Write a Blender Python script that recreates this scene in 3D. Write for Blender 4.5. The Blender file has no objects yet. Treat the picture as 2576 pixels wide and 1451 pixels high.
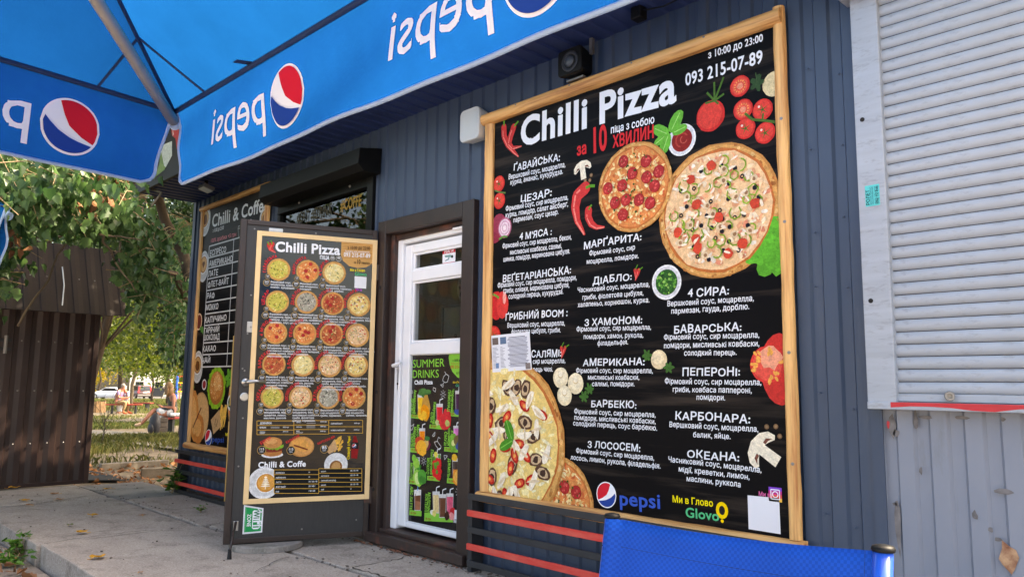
import bpy, math, random
import numpy as np
from mathutils import Vector, Matrix
R = math.radians
scene = bpy.context.scene
col = scene.collection
rnd = random.Random(7)

# ------------------------------------------------------------------ camera
FPX, PW, PH = 1950.0, 2576.0, 1451.0
CAM = Vector((0.0, -3.1, 1.05))
YAW, PITCH, ROLL = R(46.09), R(7.17), R(0.64)
fw = Vector((-math.sin(YAW)*math.cos(PITCH), math.cos(YAW)*math.cos(PITCH), math.sin(PITCH)))
r0 = Vector((math.cos(YAW), math.sin(YAW), 0)); u0 = r0.cross(fw)
rt = r0*math.cos(ROLL)+u0*math.sin(ROLL); up = -r0*math.sin(ROLL)+u0*math.cos(ROLL)
cd = bpy.data.cameras.new('camera'); cam = bpy.data.objects.new('camera', cd); col.objects.link(cam)
cd.sensor_width = 36; cd.lens = 36*FPX/PW; cd.clip_start = 0.05; cd.clip_end = 2000
m = Matrix((rt, up, -fw)).transposed().to_4x4(); m.translation = CAM; cam.matrix_world = m
scene.camera = cam

# ------------------------------------------------------------------ sky, sun, exposure
SUN_DIR = Vector((0.52, 0.85, 0)).normalized()*math.cos(R(52)) + Vector((0, 0, math.sin(R(52))))   # towards the sun
w = bpy.data.worlds.new('World'); scene.world = w; w.use_nodes = True
nt = w.node_tree; bg = nt.nodes['Background']; sky = nt.nodes.new('ShaderNodeTexSky')
sky.sky_type = 'NISHITA'; sky.sun_disc = False; sky.sun_elevation = R(52)
sky.sun_rotation = math.atan2(SUN_DIR.x, SUN_DIR.y); sky.dust_density = 5.0; sky.air_density = 1.0
nt.links.new(sky.outputs[0], bg.inputs[0]); bg.inputs[1].default_value = 0.15
sd = bpy.data.lights.new('sun', 'SUN'); sd.energy = 2.0; sd.angle = R(0.55); sd.color = (1.0, 0.93, 0.82)
sun = bpy.data.objects.new('sun', sd); col.objects.link(sun)
sun.rotation_euler = (-SUN_DIR).to_track_quat('-Z', 'Y').to_euler(); sun.location = (0, 0, 30)
scene.view_settings.view_transform = 'Standard'; scene.view_settings.look = 'None'
scene.view_settings.exposure = 2.6; scene.view_settings.gamma = 1
scene.view_settings.use_white_balance = True; scene.view_settings.white_balance_temperature = 8200
scene.cycles.max_bounces = 8; scene.cycles.transparent_max_bounces = 12
scene.cycles.sample_clamp_indirect = 6

# ------------------------------------------------------------------ pixel -> direction helpers (photo measured at 2576 x 1451)
def ray(x, y): return rt*((x-PW/2)/FPX) - up*((y-PH/2)/FPX) + fw
def Wp(x, y, Y=0.0):
    d = ray(x, y); return CAM + d*((Y-CAM.y)/d.y)
def Gp(x, y, Z=0.0):
    d = ray(x, y); return CAM + d*((Z-CAM.z)/d.z)
def Dp(x, y, dist):
    d = ray(x, y); return CAM + d*(dist/math.hypot(d.x, d.y))
class Plane:
    def __init__(s, o, e1, n):
        s.o = Vector(o); s.e1 = Vector(e1).normalized(); s.n = Vector(n).normalized(); s.e2 = s.n.cross(s.e1)
    def px(s, x, y):
        d = ray(x, y); t = (s.o-CAM).dot(s.n)/d.dot(s.n); q = CAM+d*t-s.o
        return (q.dot(s.e1), q.dot(s.e2))
    def at(s, a, b, off=0.0): return s.o+s.e1*a+s.e2*b+s.n*off
def Z(ox, oy, sc): return lambda x, y: (ox+x/sc, oy+y/sc)
def S(r, g, b):
    f = lambda c: (c/255/12.92 if c <= 10 else ((c/255+.055)/1.055)**2.4)
    return (f(r), f(g), f(b))

# ------------------------------------------------------------------ materials
MATS = {}
def mat(name, c, rough=.6, metal=0., var=.12, vs=6., bump=0., bs=40., spec=.5, c2=None, stretch=None, coat=0., transl=0., detail=4, lo=.3, hi=.7, dirt=None, bd=.01):
    if name in MATS: return MATS[name]
    m = bpy.data.materials.new(name); m.use_nodes = True; MATS[name] = m
    n = m.node_tree.nodes; L = m.node_tree.links; b = n['Principled BSDF']
    b.inputs['Roughness'].default_value = rough; b.inputs['Metallic'].default_value = metal
    b.inputs['Specular IOR Level'].default_value = spec; b.inputs['Coat Weight'].default_value = coat
    tc = n.new('ShaderNodeTexCoord'); mp = n.new('ShaderNodeMapping'); L.new(tc.outputs['Object'], mp.inputs[0])
    if stretch: mp.inputs['Scale'].default_value = stretch
    if var > 0 or c2:
        no = n.new('ShaderNodeTexNoise'); no.inputs['Scale'].default_value = vs; no.inputs['Detail'].default_value = detail
        no.inputs['Roughness'].default_value = .62; L.new(mp.outputs[0], no.inputs[0])
        rp = n.new('ShaderNodeValToRGB'); e = rp.color_ramp.elements
        e[0].position = lo; e[1].position = hi
        a = c2 if c2 else tuple(x*(1+var) for x in c)
        z = c if c2 else tuple(x*(1-var) for x in c)
        e[0].color = (*z, 1); e[1].color = (*a, 1)
        L.new(no.outputs['Fac'], rp.inputs[0]); L.new(rp.outputs[0], b.inputs['Base Color'])
    else:
        b.inputs['Base Color'].default_value = (*c, 1)
    if dirt:   # (colour, scale, lo, hi, stretch): a second layer of grime or streaks
        dc, ds_, dl_, dh_, dst = dirt; m2 = n.new('ShaderNodeMapping'); m2.inputs['Scale'].default_value = dst; L.new(tc.outputs['Object'], m2.inputs[0])
        n2 = n.new('ShaderNodeTexNoise'); n2.inputs['Scale'].default_value = ds_; n2.inputs['Detail'].default_value = 7; n2.inputs['Roughness'].default_value = .7; L.new(m2.outputs[0], n2.inputs[0])
        mr = n.new('ShaderNodeMapRange'); mr.inputs[1].default_value = dl_; mr.inputs[2].default_value = dh_; L.new(n2.outputs['Fac'], mr.inputs[0])
        mx = n.new('ShaderNodeMix'); mx.data_type = 'RGBA'; L.new(mr.outputs[0], mx.inputs[0]); mx.inputs[7].default_value = (*dc, 1)
        if var > 0 or c2: L.new(rp.outputs[0], mx.inputs[6])
        else: mx.inputs[6].default_value = (*c, 1)
        L.new(mx.outputs[2], b.inputs['Base Color'])
    if bump > 0:
        nb = n.new('ShaderNodeTexNoise'); nb.inputs['Scale'].default_value = bs; nb.inputs['Detail'].default_value = 5
        L.new(mp.outputs[0], nb.inputs[0]); bp = n.new('ShaderNodeBump'); bp.inputs['Strength'].default_value = bump
        bp.inputs['Distance'].default_value = bd; L.new(nb.outputs['Fac'], bp.inputs['Height']); L.new(bp.outputs[0], b.inputs['Normal'])
    if transl > 0:
        t = n.new('ShaderNodeBsdfTranslucent'); mx = n.new('ShaderNodeMixShader'); mx.inputs[0].default_value = transl
        if var > 0 or c2: L.new(rp.outputs[0], t.inputs[0])
        else: t.inputs[0].default_value = (*c, 1)
        L.new(b.outputs[0], mx.inputs[1]); L.new(t.outputs[0], mx.inputs[2]); L.new(mx.outputs[0], n['Material Output'].inputs[0])
    return m
def print_mat():
    m = bpy.data.materials.new('printed_ink'); m.use_nodes = True; MATS['print'] = m
    n = m.node_tree.nodes; L = m.node_tree.links; b = n['Principled BSDF']
    a = n.new('ShaderNodeVertexColor'); a.layer_name = 'Col'; L.new(a.outputs[0], b.inputs['Base Color'])
    b.inputs['Roughness'].default_value = .5; b.inputs['Specular IOR Level'].default_value = .15
    return m
print_mat()
def photo_mat():
    """ink of the printed photographs: the flat colours broken up by fine mottling"""
    m = bpy.data.materials.new('printed_photo'); m.use_nodes = True; MATS['photo'] = m
    n = m.node_tree.nodes; L = m.node_tree.links; b = n['Principled BSDF']; b.inputs['Roughness'].default_value = .45; b.inputs['Specular IOR Level'].default_value = .15
    a = n.new('ShaderNodeVertexColor'); a.layer_name = 'Col'; tc = n.new('ShaderNodeTexCoord'); prev = a.outputs[0]
    for sc, lo, hi in ((38., .74, 1.2), (130., .76, 1.18)):
        no = n.new('ShaderNodeTexNoise'); no.inputs['Scale'].default_value = sc; no.inputs['Detail'].default_value = 6; no.inputs['Roughness'].default_value = .7; L.new(tc.outputs['Object'], no.inputs[0])
        mr = n.new('ShaderNodeMapRange'); mr.inputs[1].default_value = .3; mr.inputs[2].default_value = .7; mr.inputs[3].default_value = lo; mr.inputs[4].default_value = hi; L.new(no.outputs['Fac'], mr.inputs[0])
        mx = n.new('ShaderNodeMix'); mx.data_type = 'RGBA'; mx.blend_type = 'MULTIPLY'; mx.inputs[0].default_value = 1; L.new(prev, mx.inputs[6]); L.new(mr.outputs[0], mx.inputs[7]); prev = mx.outputs[2]
    L.new(prev, b.inputs['Base Color'])
photo_mat()
def leaf_mat(name, c, c2, rough=.45, transl=.4):
    m = bpy.data.materials.new(name); m.use_nodes = True; MATS[name] = m
    n = m.node_tree.nodes; L = m.node_tree.links; b = n['Principled BSDF']; b.inputs['Roughness'].default_value = rough
    at = n.new('ShaderNodeVertexColor'); at.layer_name = 'Col'
    mx = n.new('ShaderNodeMix'); mx.data_type = 'RGBA'; mx.inputs[6].default_value = (*c, 1); mx.inputs[7].default_value = (*c2, 1)
    sp = n.new('ShaderNodeSeparateColor'); L.new(at.outputs[0], sp.inputs[0]); L.new(sp.outputs[0], mx.inputs[0]); L.new(mx.outputs[2], b.inputs['Base Color'])
    t = n.new('ShaderNodeBsdfTranslucent'); ms = n.new('ShaderNodeMixShader'); ms.inputs[0].default_value = transl
    hs = n.new('ShaderNodeHueSaturation'); hs.inputs['Value'].default_value = 1.5; hs.inputs['Saturation'].default_value = 1.1
    L.new(mx.outputs[2], hs.inputs['Color']); L.new(hs.outputs[0], t.inputs[0])
    L.new(b.outputs[0], ms.inputs[1]); L.new(t.outputs[0], ms.inputs[2]); L.new(ms.outputs[0], n['Material Output'].inputs[0])
    return m

# ------------------------------------------------------------------ mesh builder
WL = {}
class MB:
    def __init__(s): s.v = []; s.f = []; s.c = []
    def add(s, vs, fs, c=None):
        o = len(s.v); s.v += [tuple(p) for p in vs]; s.f += [tuple(i+o for i in f) for f in fs]; s.c += [c]*len(fs); return s
    def box(s, x0, x1, y0, y1, z0, z1, c=None):
        s.add([(x0,y0,z0),(x1,y0,z0),(x1,y1,z0),(x0,y1,z0),(x0,y0,z1),(x1,y0,z1),(x1,y1,z1),(x0,y1,z1)],
              [(0,3,2,1),(4,5,6,7),(0,1,5,4),(1,2,6,5),(2,3,7,6),(3,0,4,7)], c); return s
    def obox(s, o, ex, ey, ez, c=None):
        o = Vector(o); ex = Vector(ex); ey = Vector(ey); ez = Vector(ez)
        p = [o, o+ex, o+ex+ey, o+ey]; p += [q+ez for q in p]
        s.add(p, [(0,3,2,1),(4,5,6,7),(0,1,5,4),(1,2,6,5),(2,3,7,6),(3,0,4,7)], c); return s
    def bar(s, a, b, w, h, c=None):
        a = Vector(a); b = Vector(b); d = (b-a).normalized(); u = Vector((0,0,1)) if abs(d.z) < .95 else Vector((1,0,0))
        sx = d.cross(u).normalized(); uz = sx.cross(d)
        return s.obox(a-sx*w/2-uz*h/2, b-a, sx*w, uz*h, c)
    def tube(s, pts, rad, n=8, c=None, caps=True):
        pts = [Vector(p) for p in pts]; rad = rad if isinstance(rad, (list, tuple)) else [rad]*len(pts)
        o = len(s.v); t = (pts[1]-pts[0]).normalized(); a = t.cross(Vector((0,0,1)))
        if a.length < .05: a = Vector((1,0,0))
        a.normalize()
        for i, p in enumerate(pts):
            t = (pts[min(i+1, len(pts)-1)]-pts[max(i-1, 0)]).normalized()
            a = (a-t*a.dot(t)).normalized(); b = t.cross(a)
            for k in range(n):
                q = 2*math.pi*k/n; s.v.append(tuple(p+(a*math.cos(q)+b*math.sin(q))*rad[i]))
        for i in range(len(pts)-1):
            for k in range(n):
                k2 = (k+1) % n; s.f.append((o+i*n+k, o+i*n+k2, o+(i+1)*n+k2, o+(i+1)*n+k)); s.c.append(c)
        if caps:
            s.f.append(tuple(o+k for k in range(n))[::-1]); s.f.append(tuple(o+(len(pts)-1)*n+k for k in range(n))); s.c += [c, c]
        return s
    def lathe(s, o, ax, prof, n=20, c=None):           # prof: (radius, distance along ax)
        o = Vector(o); ax = Vector(ax).normalized(); a = ax.cross(Vector((0,0,1)) if abs(ax.z) < .9 else Vector((1,0,0))).normalized(); b = ax.cross(a)
        k0 = len(s.v)
        for rr, h in prof:
            for k in range(n):
                q = 2*math.pi*k/n; s.v.append(tuple(o+ax*h+(a*math.cos(q)+b*math.sin(q))*rr))
        for i in range(len(prof)-1):
            for k in range(n):
                k2 = (k+1) % n; s.f.append((k0+i*n+k, k0+i*n+k2, k0+(i+1)*n+k2, k0+(i+1)*n+k)); s.c.append(c)
        s.f.append(tuple(k0+k for k in range(n))[::-1]); s.f.append(tuple(k0+(len(prof)-1)*n+k for k in range(n))); s.c += [c, c]
        return s
    def extr(s, poly, d, c=None):                      # closed 3-D outline swept by d
        d = Vector(d); p = [Vector(q) for q in poly]; n = len(p)
        s.add(p+[q+d for q in p], [tuple(range(n))[::-1], tuple(range(n, 2*n))]+[(i, (i+1) % n, n+(i+1) % n, n+i) for i in range(n)], c); return s
    def ell(s, o, r, n=14, m_=8, c=None, M=None):
        vs = []; o = Vector(o)
        for i in range(m_+1):
            th = math.pi*i/m_
            for k in range(n):
                q = 2*math.pi*k/n; p = Vector((r[0]*math.sin(th)*math.cos(q), r[1]*math.sin(th)*math.sin(q), r[2]*math.cos(th)))
                vs.append((M @ p if M else p)+o)
        s.add(vs, [(i*n+k, (i+1)*n+k, (i+1)*n+(k+1) % n, i*n+(k+1) % n) for i in range(m_) for k in range(n)], c); return s
    def build(s, name, mt, parent=None, smooth=False, bevel=0., seg=2):
        me = bpy.data.meshes.new(name); off = WL.get(parent.name, Vector()) if parent else Vector()
        me.from_pydata([(p[0]-off.x, p[1]-off.y, p[2]-off.z) for p in s.v], [], s.f)
        if isinstance(mt, str): mt = MATS[mt]
        me.materials.append(mt)
        if any(c is not None for c in s.c):
            ca = me.color_attributes.new('Col', 'FLOAT_COLOR', 'CORNER'); buf = []
            for p, c in zip(me.polygons, s.c):
                cc = c if c is not None else (0.5, .5, .5)
                buf += [cc[0], cc[1], cc[2], 1.]*p.loop_total
            ca.data.foreach_set('color', buf)
        if smooth:
            me.polygons.foreach_set('use_smooth', [True]*len(me.polygons))
        me.update()
        ob = bpy.data.objects.new(name, me); col.objects.link(ob)
        if parent: ob.parent = parent; WL[ob.name] = off
        if bevel > 0:
            b = ob.modifiers.new('bevel', 'BEVEL'); b.width = bevel; b.segments = seg; b.limit_method = 'ANGLE'; b.angle_limit = R(40)
        elif smooth == 'angle' or smooth is True and bevel == 0: pass
        return ob
def tag(o, label=None, cat=None, group=None, kind=None):
    if label: o['label'] = label
    if cat: o['category'] = cat
    if group: o['group'] = group
    if kind: o['kind'] = kind
    return o
def thing(name, label, cat, loc=(0,0,0), group=None):
    o = bpy.data.objects.new(name, None); col.objects.link(o); o.location = loc; o.empty_display_size = .1
    WL[o.name] = Vector(loc); return tag(o, label, cat, group)
def structure(o): o['kind'] = 'structure'; return o
def copy_tree(o, parent=None):
    c = o.copy(); col.objects.link(c); c.parent = parent
    for ch in list(o.children): copy_tree(ch, c)
    return c
def fast(name, V, F, mt, parent=None, cl=None, smooth=False):
    """V (n,3) array, F (m,k) array, cl per-face value"""
    off = WL.get(parent.name, Vector()) if parent else Vector()
    V = np.asarray(V, np.float32)-np.array(off, np.float32); F = np.asarray(F, np.int32); me = bpy.data.meshes.new(name)
    k = F.shape[1]; me.vertices.add(len(V)); me.vertices.foreach_set('co', V.ravel())
    me.loops.add(F.size); me.loops.foreach_set('vertex_index', F.ravel())
    me.polygons.add(len(F)); me.polygons.foreach_set('loop_start', np.arange(0, F.size, k, dtype=np.int32)); me.polygons.foreach_set('loop_total', np.full(len(F), k, np.int32))
    me.update(calc_edges=True)
    if smooth: me.polygons.foreach_set('use_smooth', [True]*len(F))
    if cl is not None:
        ca = me.color_attributes.new('Col', 'FLOAT_COLOR', 'CORNER'); a = np.ones((len(F), k, 4), np.float32); cl = np.asarray(cl, np.float32)
        a[:, :, :3] = cl[:, None, None] if cl.ndim == 1 else cl[:, None, :]
        ca.data.foreach_set('color', a.ravel())
    me.materials.append(MATS[mt] if isinstance(mt, str) else mt)
    ob = bpy.data.objects.new(name, me); col.objects.link(ob)
    if parent: ob.parent = parent; WL[ob.name] = off
    return ob

# ------------------------------------------------------------------ lettering: every glyph once, laid out by hand
CH = sorted(set("abcdefghijklmnopqrstuvwxyzABCDEFGHIJKLMNOPRSTUVWZ0123456789:;.,-+/%&#'()!®АБВГҐДЕЄЖЗИЇЙКЛМНОПРСТУФХЦЧШЩЬЮЯабвгґдеєжзиїйклмнопрстуфхцчшщьюя"))
GL = {}
def glyphs():
    """outlines of every glyph, split into outer rings with their own holes, so overlapping strokes fill cleanly"""
    from mathutils.geometry import interpolate_bezier
    objs = []
    for ch in CH:
        for body in (ch, 'H'+ch+'H'):
            cu = bpy.data.curves.new('g', 'FONT'); cu.body = body
            o = bpy.data.objects.new('g', cu); col.objects.link(o); objs.append((ch, len(body), o))
    hh = bpy.data.curves.new('g', 'FONT'); hh.body = 'HH'; oh = bpy.data.objects.new('g', hh); col.objects.link(oh)
    bpy.context.view_layer.update(); dg = bpy.context.evaluated_depsgraph_get(); wh = oh.dimensions.x
    adv = {ch: o.dimensions.x-wh for ch, n, o in objs if n == 3}
    area = lambda r_: sum(p[0]*q[1]-q[0]*p[1] for p, q in zip(r_, r_[1:]+r_[:1]))/2
    def grow(r_, d, sg):
        out = []; n = len(r_)
        for i in range(n):
            a, b, c = r_[i-1], r_[i], r_[(i+1) % n]; e = Vector((b[0]-a[0], b[1]-a[1])); f = Vector((c[0]-b[0], c[1]-b[1]))
            if e.length < 1e-6: e = f.copy()
            if f.length < 1e-6: f = e.copy()
            e.normalize(); f.normalize(); n1 = Vector((e.y, -e.x)); n2 = Vector((f.y, -f.x)); m_ = n1+n2
            if m_.length < .3: m_ = n1
            m_.normalize(); k = min(1.8, 1/max(.3, m_.dot(n1))); out.append((b[0]+m_.x*d*k*sg, b[1]+m_.y*d*k*sg))
        return out
    def fill(rg_, rows):
        """non-zero winding fill cut into level strips"""
        ys = [p[1] for r_ in rg_ for p in r_]; lo, hi = min(ys), max(ys); cut = [lo+(hi-lo)*k/rows for k in range(rows+1)]
        for r_ in rg_:
            for a, b in zip(r_, r_[1:]+r_[:1]):
                if abs(a[1]-b[1]) < .004 and abs(a[0]-b[0]) > .02: cut.append((a[1]+b[1])/2)
        cut.sort(); c2 = [cut[0]]
        for y in cut[1:]:
            if y-c2[-1] > .006: c2.append(y)
        ed = [(a, b) for r_ in rg_ for a, b in zip(r_, r_[1:]+r_[:1]) if a[1] != b[1]]
        def spans(y):
            xs = []
            for a, b in ed:
                if (a[1] <= y) != (b[1] <= y): xs.append((a[0]+(b[0]-a[0])*(y-a[1])/(b[1]-a[1]), 1 if b[1] > a[1] else -1))
            xs.sort(); out = []; wn = 0
            for x, dr in xs:
                if wn == 0: st = x
                wn += dr
                if wn == 0 and x-st > .002: out.append((st, x))
            return out
        V, F = [], []
        for y0, y1 in zip(c2, c2[1:]):
            e = (y1-y0)*.02; a, b = spans(y0+e), spans(y1-e)
            if len(a) != len(b): a = b = spans((y0+y1)/2)
            for (l0, r0_), (l1, r1_) in zip(a, b):
                k = len(V); V += [(l0, y0), (r0_, y0), (r1_, y1), (l1, y1)]; F.append((k, k+1, k+2, k+3))
        return (V, F)
    for ch, n, o in objs:
        if n != 1: continue
        cv = o.to_curve(dg); rings = []
        for sp in cv.splines:
            r_ = []; bp = sp.bezier_points; m_ = len(bp)
            if m_:
                for i in range(m_):
                    a, b = bp[i], bp[(i+1) % m_]; st = (a.co-b.co).length
                    straight = abs((a.handle_right-a.co).cross(b.co-a.co).z) < 1e-5 and abs((b.handle_left-b.co).cross(b.co-a.co).z) < 1e-5
                    pts = [a.co, b.co] if straight else interpolate_bezier(a.co, a.handle_right, b.handle_left, b.co, 5)
                    r_ += [(p.x, p.y) for p in pts[:-1]]
            else: r_ = [(p.co.x, p.co.y) for p in sp.points]
            if len(r_) > 2: rings.append(r_)
        o.to_curve_clear()
        if not rings: continue
        big = max(rings, key=lambda r_: abs(area(r_))); sg = 1 if area(big) > 0 else -1
        for bold in (0, 1, 2):
            d = (.004, .020, .034)[bold]; GL[ch, bold] = fill([grow(r_, d if area(r_)*sg > 0 else min(d, .026), sg) for r_ in rings], 40 if bold == 2 else 15)+(adv[ch],)
    for o in [q[2] for q in objs]+[oh]:
        c = o.data; bpy.data.objects.remove(o); bpy.data.curves.remove(c)
glyphs()
def layout(s, bold=0, jit=0, track=0.):
    out = []; x = 0
    for ch in s:
        ch = {'І': 'I', 'і': 'i'}.get(ch, ch)
        if ch == ' ': x += .28+track; continue
        if (ch, bold) not in GL: continue
        v, f, a = GL[ch, bold]; dy = rnd.uniform(-jit, jit); k = 1+rnd.uniform(-jit, jit)*1.5
        out.append(([(p[0]+x, p[1]*k+dy) for p in v], f)); x += a+track+.02*bold
    return out, x-track
def text(mb, s, A, B, n, hs=1., bold=0, c=(1,1,1), jit=0, off=.002, track=0., shear=0., warp=None):
    """A, B: ends of the baseline in space; n: direction the lettering faces"""
    A = Vector(A); B = Vector(B); e1 = (B-A).normalized(); n = Vector(n).normalized(); e2 = n.cross(e1).normalized()
    g, wd = layout(s, bold, jit, track); k = (B-A).length/max(wd, .01)
    for v, f in g:
        mb.add([A+e1*((x+shear*y)*k)+e2*(y*k*hs)+n*off for x, y in v], f, c)
def ptext(mb, pl, s, a, b, cap=None, **kw):
    """baseline ends given as photo pixels on plane pl; cap: height of a capital in photo pixels"""
    A = pl.at(*pl.px(*a)); B = pl.at(*pl.px(*b))
    if cap:
        dx, dy = b[0]-a[0], b[1]-a[1]; l = math.hypot(dx, dy); C_ = pl.at(*pl.px(a[0]+dy/l*cap, a[1]-dx/l*cap)); e2 = pl.n.cross((B-A).normalized())
        kw['hs'] = abs((C_-A).dot(e2))/.70/((B-A).length/max(.01, layout(s, kw.get('bold', 0), 0, kw.get('track', 0))[1]))
    text(mb, s, A, B, pl.n, **kw)

def put(parent, name, pl, s, a, b, **kw):
    m_ = MB(); ptext(m_, pl, s, a, b, **kw); return m_.build(name, 'print', parent)

# ------------------------------------------------------------------ flat printed pictures: coloured outlines laid on a panel
class Art:
    def __init__(s, pl, base=.0016, clip=None): s.pl = pl; s.mb = MB(); s.k = 0; s.base = base; s.clip = clip; s.step = 1.5e-5
    def poly(s, pts, c, lift=True):
        if s.clip:
            x0, x1, y0, y1 = s.clip
            for ax, lim, sg in ((0, x0, 1), (0, x1, -1), (1, y0, 1), (1, y1, -1)):
                out = []
                for i in range(len(pts)):
                    p, q = pts[i], pts[(i+1) % len(pts)]; a = (p[ax]-lim)*sg; b = (q[ax]-lim)*sg
                    if a >= 0: out.append(p)
                    if a*b < 0:
                        t = a/(a-b); out.append((p[0]+(q[0]-p[0])*t, p[1]+(q[1]-p[1])*t))
                pts = out
                if len(pts) < 3: return
        s.k += 1; o = s.base+s.k*s.step
        s.mb.add([s.pl.at(a, b, o) for a, b in pts], [tuple(range(len(pts)))], c)
    def disc(s, x, y, r, c, n=14, wob=0., ry=None, rot=0.):
        ry = ry or r; cr, sr = math.cos(rot), math.sin(rot); pts = []
        for k in range(n):
            q = 2*math.pi*k/n; w = 1+rnd.uniform(-wob, wob); a, b = r*w*math.cos(q), ry*w*math.sin(q)
            pts.append((x+a*cr-b*sr, y+a*sr+b*cr))
        s.poly(pts, c)
    def arc(s, x, y, r, w_, a0, a1, c, n=7):
        for i in range(n):
            q0 = a0+(a1-a0)*i/n; q1 = a0+(a1-a0)*(i+1)/n
            s.poly([(x+r*math.cos(q0), y+r*math.sin(q0)), (x+(r+w_)*math.cos(q0), y+(r+w_)*math.sin(q0)), (x+(r+w_)*math.cos(q1), y+(r+w_)*math.sin(q1)), (x+r*math.cos(q1), y+r*math.sin(q1))], c); s.k -= 1
        s.k += 1
    def line(s, p, q, w_, c):
        d = (q[0]-p[0], q[1]-p[1]); l = math.hypot(*d) or 1; nx, ny = -d[1]/l*w_/2, d[0]/l*w_/2
        s.poly([(p[0]+nx, p[1]+ny), (q[0]+nx, q[1]+ny), (q[0]-nx, q[1]-ny), (p[0]-nx, p[1]-ny)], c)
    def stroke(s, pts, w_, c):
        for p, q in zip(pts, pts[1:]): s.line(p, q, w_, c)
    def pxpoly(s, pts, c): s.poly([s.pl.px(*p) for p in pts], c)
    def build(s, name, parent): return s.mb.build(name, 'photo' if name.endswith('_picture') else 'print', parent) if s.mb.f else None
def vary(c, a): k = 1+rnd.uniform(-a, a); return tuple(min(1, x*k) for x in c)
RED = S(214,40,46); DRED = S(150,24,30); GRN = S(84,150,40); DGRN = S(36,84,30); CREAM = S(240,225,190); BLK = S(20,18,20); WHT = S(235,238,245)
CRUST = S(214,160,92); CRUST2 = S(176,112,54); SAUCE = S(206,84,40); CHEESE = S(240,212,150); PEP = S(178,44,44); OLIVE = S(26,24,32)
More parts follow.
